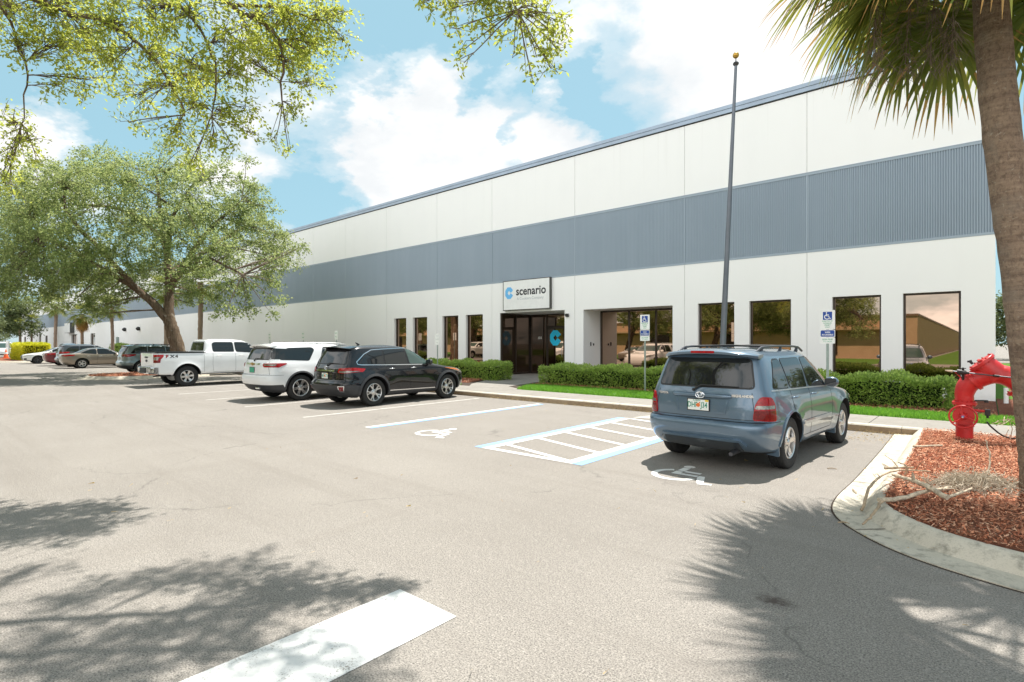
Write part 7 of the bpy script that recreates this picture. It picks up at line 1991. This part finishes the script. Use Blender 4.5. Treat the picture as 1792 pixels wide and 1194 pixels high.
    mb = MB(); q = a.lerp(b, .03); mb.tube([q, q + Vector((.05, .02, -.06)), q + Vector((.10, .06, -.12))], [.008, .010, .012], 8); mb.build('drip_pipe', mt, rod, smooth=True)
    mb = MB(); mb.tube([(.08, -.05, .50), (.28, -.08, .49)], .019, 12); dp = mb.build('drain_pipe', mt, t, smooth=True)
    mb = MB(); mb.box((.255, -.12, .42), (.325, -.04, .52)); mb.tube([(.29, -.08, .42), (.29, -.08, .38)], .018, 8); mb.build('drain_cap', MAT['black_plastic'], dp, bevel=.008)
    mb = MB(); mb.tube([(.13, -.14, .66), (.24, -.17, .67), (.30, -.17, .65)], .012, 8); mb.lathe([(0, -.02), (.026, -.02), (.026, .02), (0, .02)], 8, 0, Matrix.Translation((.27, -.17, .66))); mb.build('test_cock', MAT['black_plastic'], dp, smooth=True)
red_valve()
mb = MB(); mb.tube(curve_pts([(0, 0, .29), (.06, -.03, .2), (.2, -.08, .07), (.38, -.1, .025), (.6, -.05, .02), (.9, .1, .02)], 6), .0125, 10)
o = mb.build('hose', MAT['black_plastic'], smooth=True, loc=(.02, 11.9, .165)); o.rotation_euler.z = CAM_YAW; tag(o, 'black hose curling from the red valve to the mulch', 'hose')
def dry_vine():
    r = random.Random(9); mb = MB()
    for k in range(42):
        a = Vector((r.uniform(.1, 1.0), r.uniform(-.25, .1), r.uniform(.28, .42) - r.uniform(0, .1))); 
        b = a + Vector((r.uniform(-.2, .25), r.uniform(-.1, .1), r.uniform(-.2, .08))); b.z = max(b.z, .05); m = (a + b) / 2 + Vector((0, r.uniform(-.06, .06), r.uniform(-.02, .06)))
        mb.tube([a, m, b], [.006, .005, .003], 4, cap=False)
    for x in (.25, .5, .75, 1.0): mb.tube([(x, -.1, 0), (x + .04, -.1, .2), (x + .02, -.05, .36)], [.007, .006, .004], 5, cap=False)
    o = mb.build('dry_vine', MAT['pale_wood'], loc=(.05, 11.85, .165)); o.rotation_euler.z = CAM_YAW; tag(o, 'pale tangle of dry vine between the red valve and the palm', 'dry vine')
dry_vine()
# ================================================================ dead wood and moss on the island
def stick(label, pts, r0, r1, mat='dead_wood', twigs=0, seed=0):
    r = random.Random(seed); mb = MB(); base = Vector(pts[0]); c = curve_pts([Vector(p) - base for p in pts], 6); m = len(c)
    c = [p + Vector((r.gauss(0, .005), r.gauss(0, .005), r.gauss(0, .003))) for p in c]
    mb.tube(c, [(r0 + (r1 - r0) * i / (m - 1)) * r.uniform(.93, 1.07) for i in range(m)], 10)
    for k in range(twigs):
        a = c[r.randrange(2, m - 1)]; b = a + Vector((r.uniform(-.25, .25), r.uniform(-.25, .25), r.uniform(.0, .16))); mb.tube([a, a.lerp(b, .5) + Vector((0, 0, .02)), b], [r1 * .7, r1 * .5, .003], 6)
    o = mb.build('fallen_branch', MAT[mat], smooth=True, angle=60, loc=tuple(base)); tag(o, label, 'branch', 'fallen branches on the island')
z = .20
stick('long pale fallen branch lying across the kerb toward the moss', [(-.80, 6.42, .20), (-.62, 6.66, z), (-.46, 6.95, .24), (-.30, 7.45, z), (-.12, 7.95, z)], .023, .014, 'pale_wood', 2, 1)
stick('thick short pale branch crossing over the longer one', [(-.80, 7.50, .26), (-.62, 7.24, .28), (-.46, 7.02, .285), (-.27, 6.78, .24)], .017, .028, 'pale_wood', 1, 2)
stick('thin brown branch arching over the kerb gutter', [(-.95, 6.50, .05), (-.92, 6.8, .22), (-.87, 7.3, .27), (-.75, 7.78, .26), (-.49, 8.11, .23)], .015, .007, 'dead_wood', 3, 3)
stick('dark straight stick on the mulch behind the crossed branches', [(-.92, 7.95, .23), (-.66, 8.2, .24)], .015, .01, 'dead_wood', 1, 4)
stick('small pale stick on the mulch in front of the moss', [(-.27, 6.98, .21), (-.1, 7.5, .22)], .016, .01, 'pale_wood', 0, 5)
stick('short broken stub leaning down the kerb', [(-.76, 6.38, .21), (-.80, 6.15, .13), (-.86, 5.98, .05)], .015, .009, 'dead_wood', 0, 6)
stick('slender upright twig by the crossed branches', [(-.70, 7.75, .22), (-.66, 7.50, .36), (-.72, 7.35, .43)], .011, .007, 'pale_wood', 0, 7)
stick('lone pale stick on the mulch near the red valve', [(-.82, 10.15, .19), (-.48, 10.5, .2)], .018, .012, 'pale_wood', 0, 8)
stick('bleached twig standing up beside the palm base', [(.0, 8.15, .2), (.05, 8.3, .42), (.0, 8.4, .62)], .011, .006, 'pale_wood', 1, 9)
def moss():
    g = np.random.default_rng(4); V = []; F = []; n = 2600
    mb = MB(); r = random.Random(4)
    for k in range(1250):
        u = r.gauss(0, .30); v = r.gauss(0, .14); h = .15 * math.exp(-(u / .5) ** 2 - (v / .24) ** 2)
        p = Vector((u, v, r.uniform(.0, 1) * h)); pts = [p]
        d = Vector((r.gauss(0, 1), r.gauss(0, 1), r.gauss(0, .5))).normalized()
        for s_ in range(4):
            d = (d + Vector((r.gauss(0, .6), r.gauss(0, .6), r.gauss(-.05, .35)))).normalized(); p = p + d * .035; p.z = max(p.z, .0); pts.append(p.copy())
        mb.tube(pts, .0032, 3, cap=False)
    o = mb.build('moss_heap', MAT['dry_moss'], loc=(-.08, 7.85, .165)); o.rotation_euler.z = R(48); tag(o, 'grey heap of dry hanging moss at the foot of the palm', 'moss')
moss()
# a few bits on the gutter and lot
for i, (x, y, L, a) in enumerate(((-1.02, 6.0, .10, .4), (-1.15, 7.4, .22, 1.9), (-1.05, 9.2, .3, 2.0), (-1.6, 8.6, .12, .3))):
    mb = MB(); mb.tube([(-L / 2, 0, .0), (0, .01, .008), (L / 2, 0, .0)], [.006, .007, .004], 6); o = mb.build('twig', MAT['dead_wood'], loc=(x, y, .03 if i < 3 else .008)); o.rotation_euler.z = a
    tag(o, ('short dark twig on the curved island gutter', 'thin twig across the island gutter before the branches', 'long thin twig on the straight island gutter', 'little twig on the asphalt beside the island')[i], 'twig', 'twigs round the island')
# ================================================================ far left bits
def cone():
    t = empty('traffic_cone', (-78.2, 8.05, .15)); tag(t, 'orange traffic cone on the far island at the left edge', 'cone')
    mb = MB(); mb.box((-.3, -.3, 0), (.3, .3, .05)); mb.build('base', MAT['cone_orange'], t, bevel=.01)
    mb = MB(); mb.lathe([(.22, .05), (.05, .95), (.03, .97)], 20); b = mb.build('body', MAT['cone_orange'], t, smooth=True, angle=50)
    mb = MB(); mb.lathe([(.152, .46), (.112, .66)], 20); mb.lathe([(.154, .46), (.114, .66)], 20); mb.build('collar', MAT['sign_white'], b, smooth=True)
cone()
def unit_sign():
    t = empty('unit_sign', (-88.5, 9.2, 0)); tag(t, 'white board lettered A2 standing by the white van', 'sign')
    mb = MB(); mb.box((-.95, 0, .55), (.95, .08, 2.05)); p = mb.build('board', MAT['sign_white'], t, bevel=.01)
    for x in (-.8, .8):
        mb = MB(); mb.tube([(x, .12, -.1), (x, .12, 1.9)], .04, 8); mb.build('post', MAT['galvanised'], t, smooth=True)
    add_text('sign_lettering', 'A2', .62, MAT['lettering_dark'], p, FRONT((0, -.004, 1.5)), .002, .012)
unit_sign()
mb = MB(); mb.tube([(0, 0, -.2), (0, 0, .42)], .05, 12); o = mb.build('marker_post', MAT['sign_white'], smooth=True, loc=(.42, 19.4, .15)); tag(o, 'short white plastic pipe standing at the right corner of the warehouse', 'pipe')
def pipe_rack():
    t = empty('guard_rail', (2.4, 30, .1)); tag(t, 'dark posts with a red rail past the right corner of the warehouse', 'railing')
    for x in (-.6, .0, .6):
        mb = MB(); mb.tube([(x, 0, -.2), (x, 0, 2.0)], .05, 10); mb.build('post', MAT['black_plastic'], t, smooth=True)
    mb = MB(); mb.tube([(-.6, -.06, 1.35), (.9, -.06, 1.35)], .03, 8); mb.build('rail', MAT['red_enamel'], t, smooth=True)
pipe_rack()
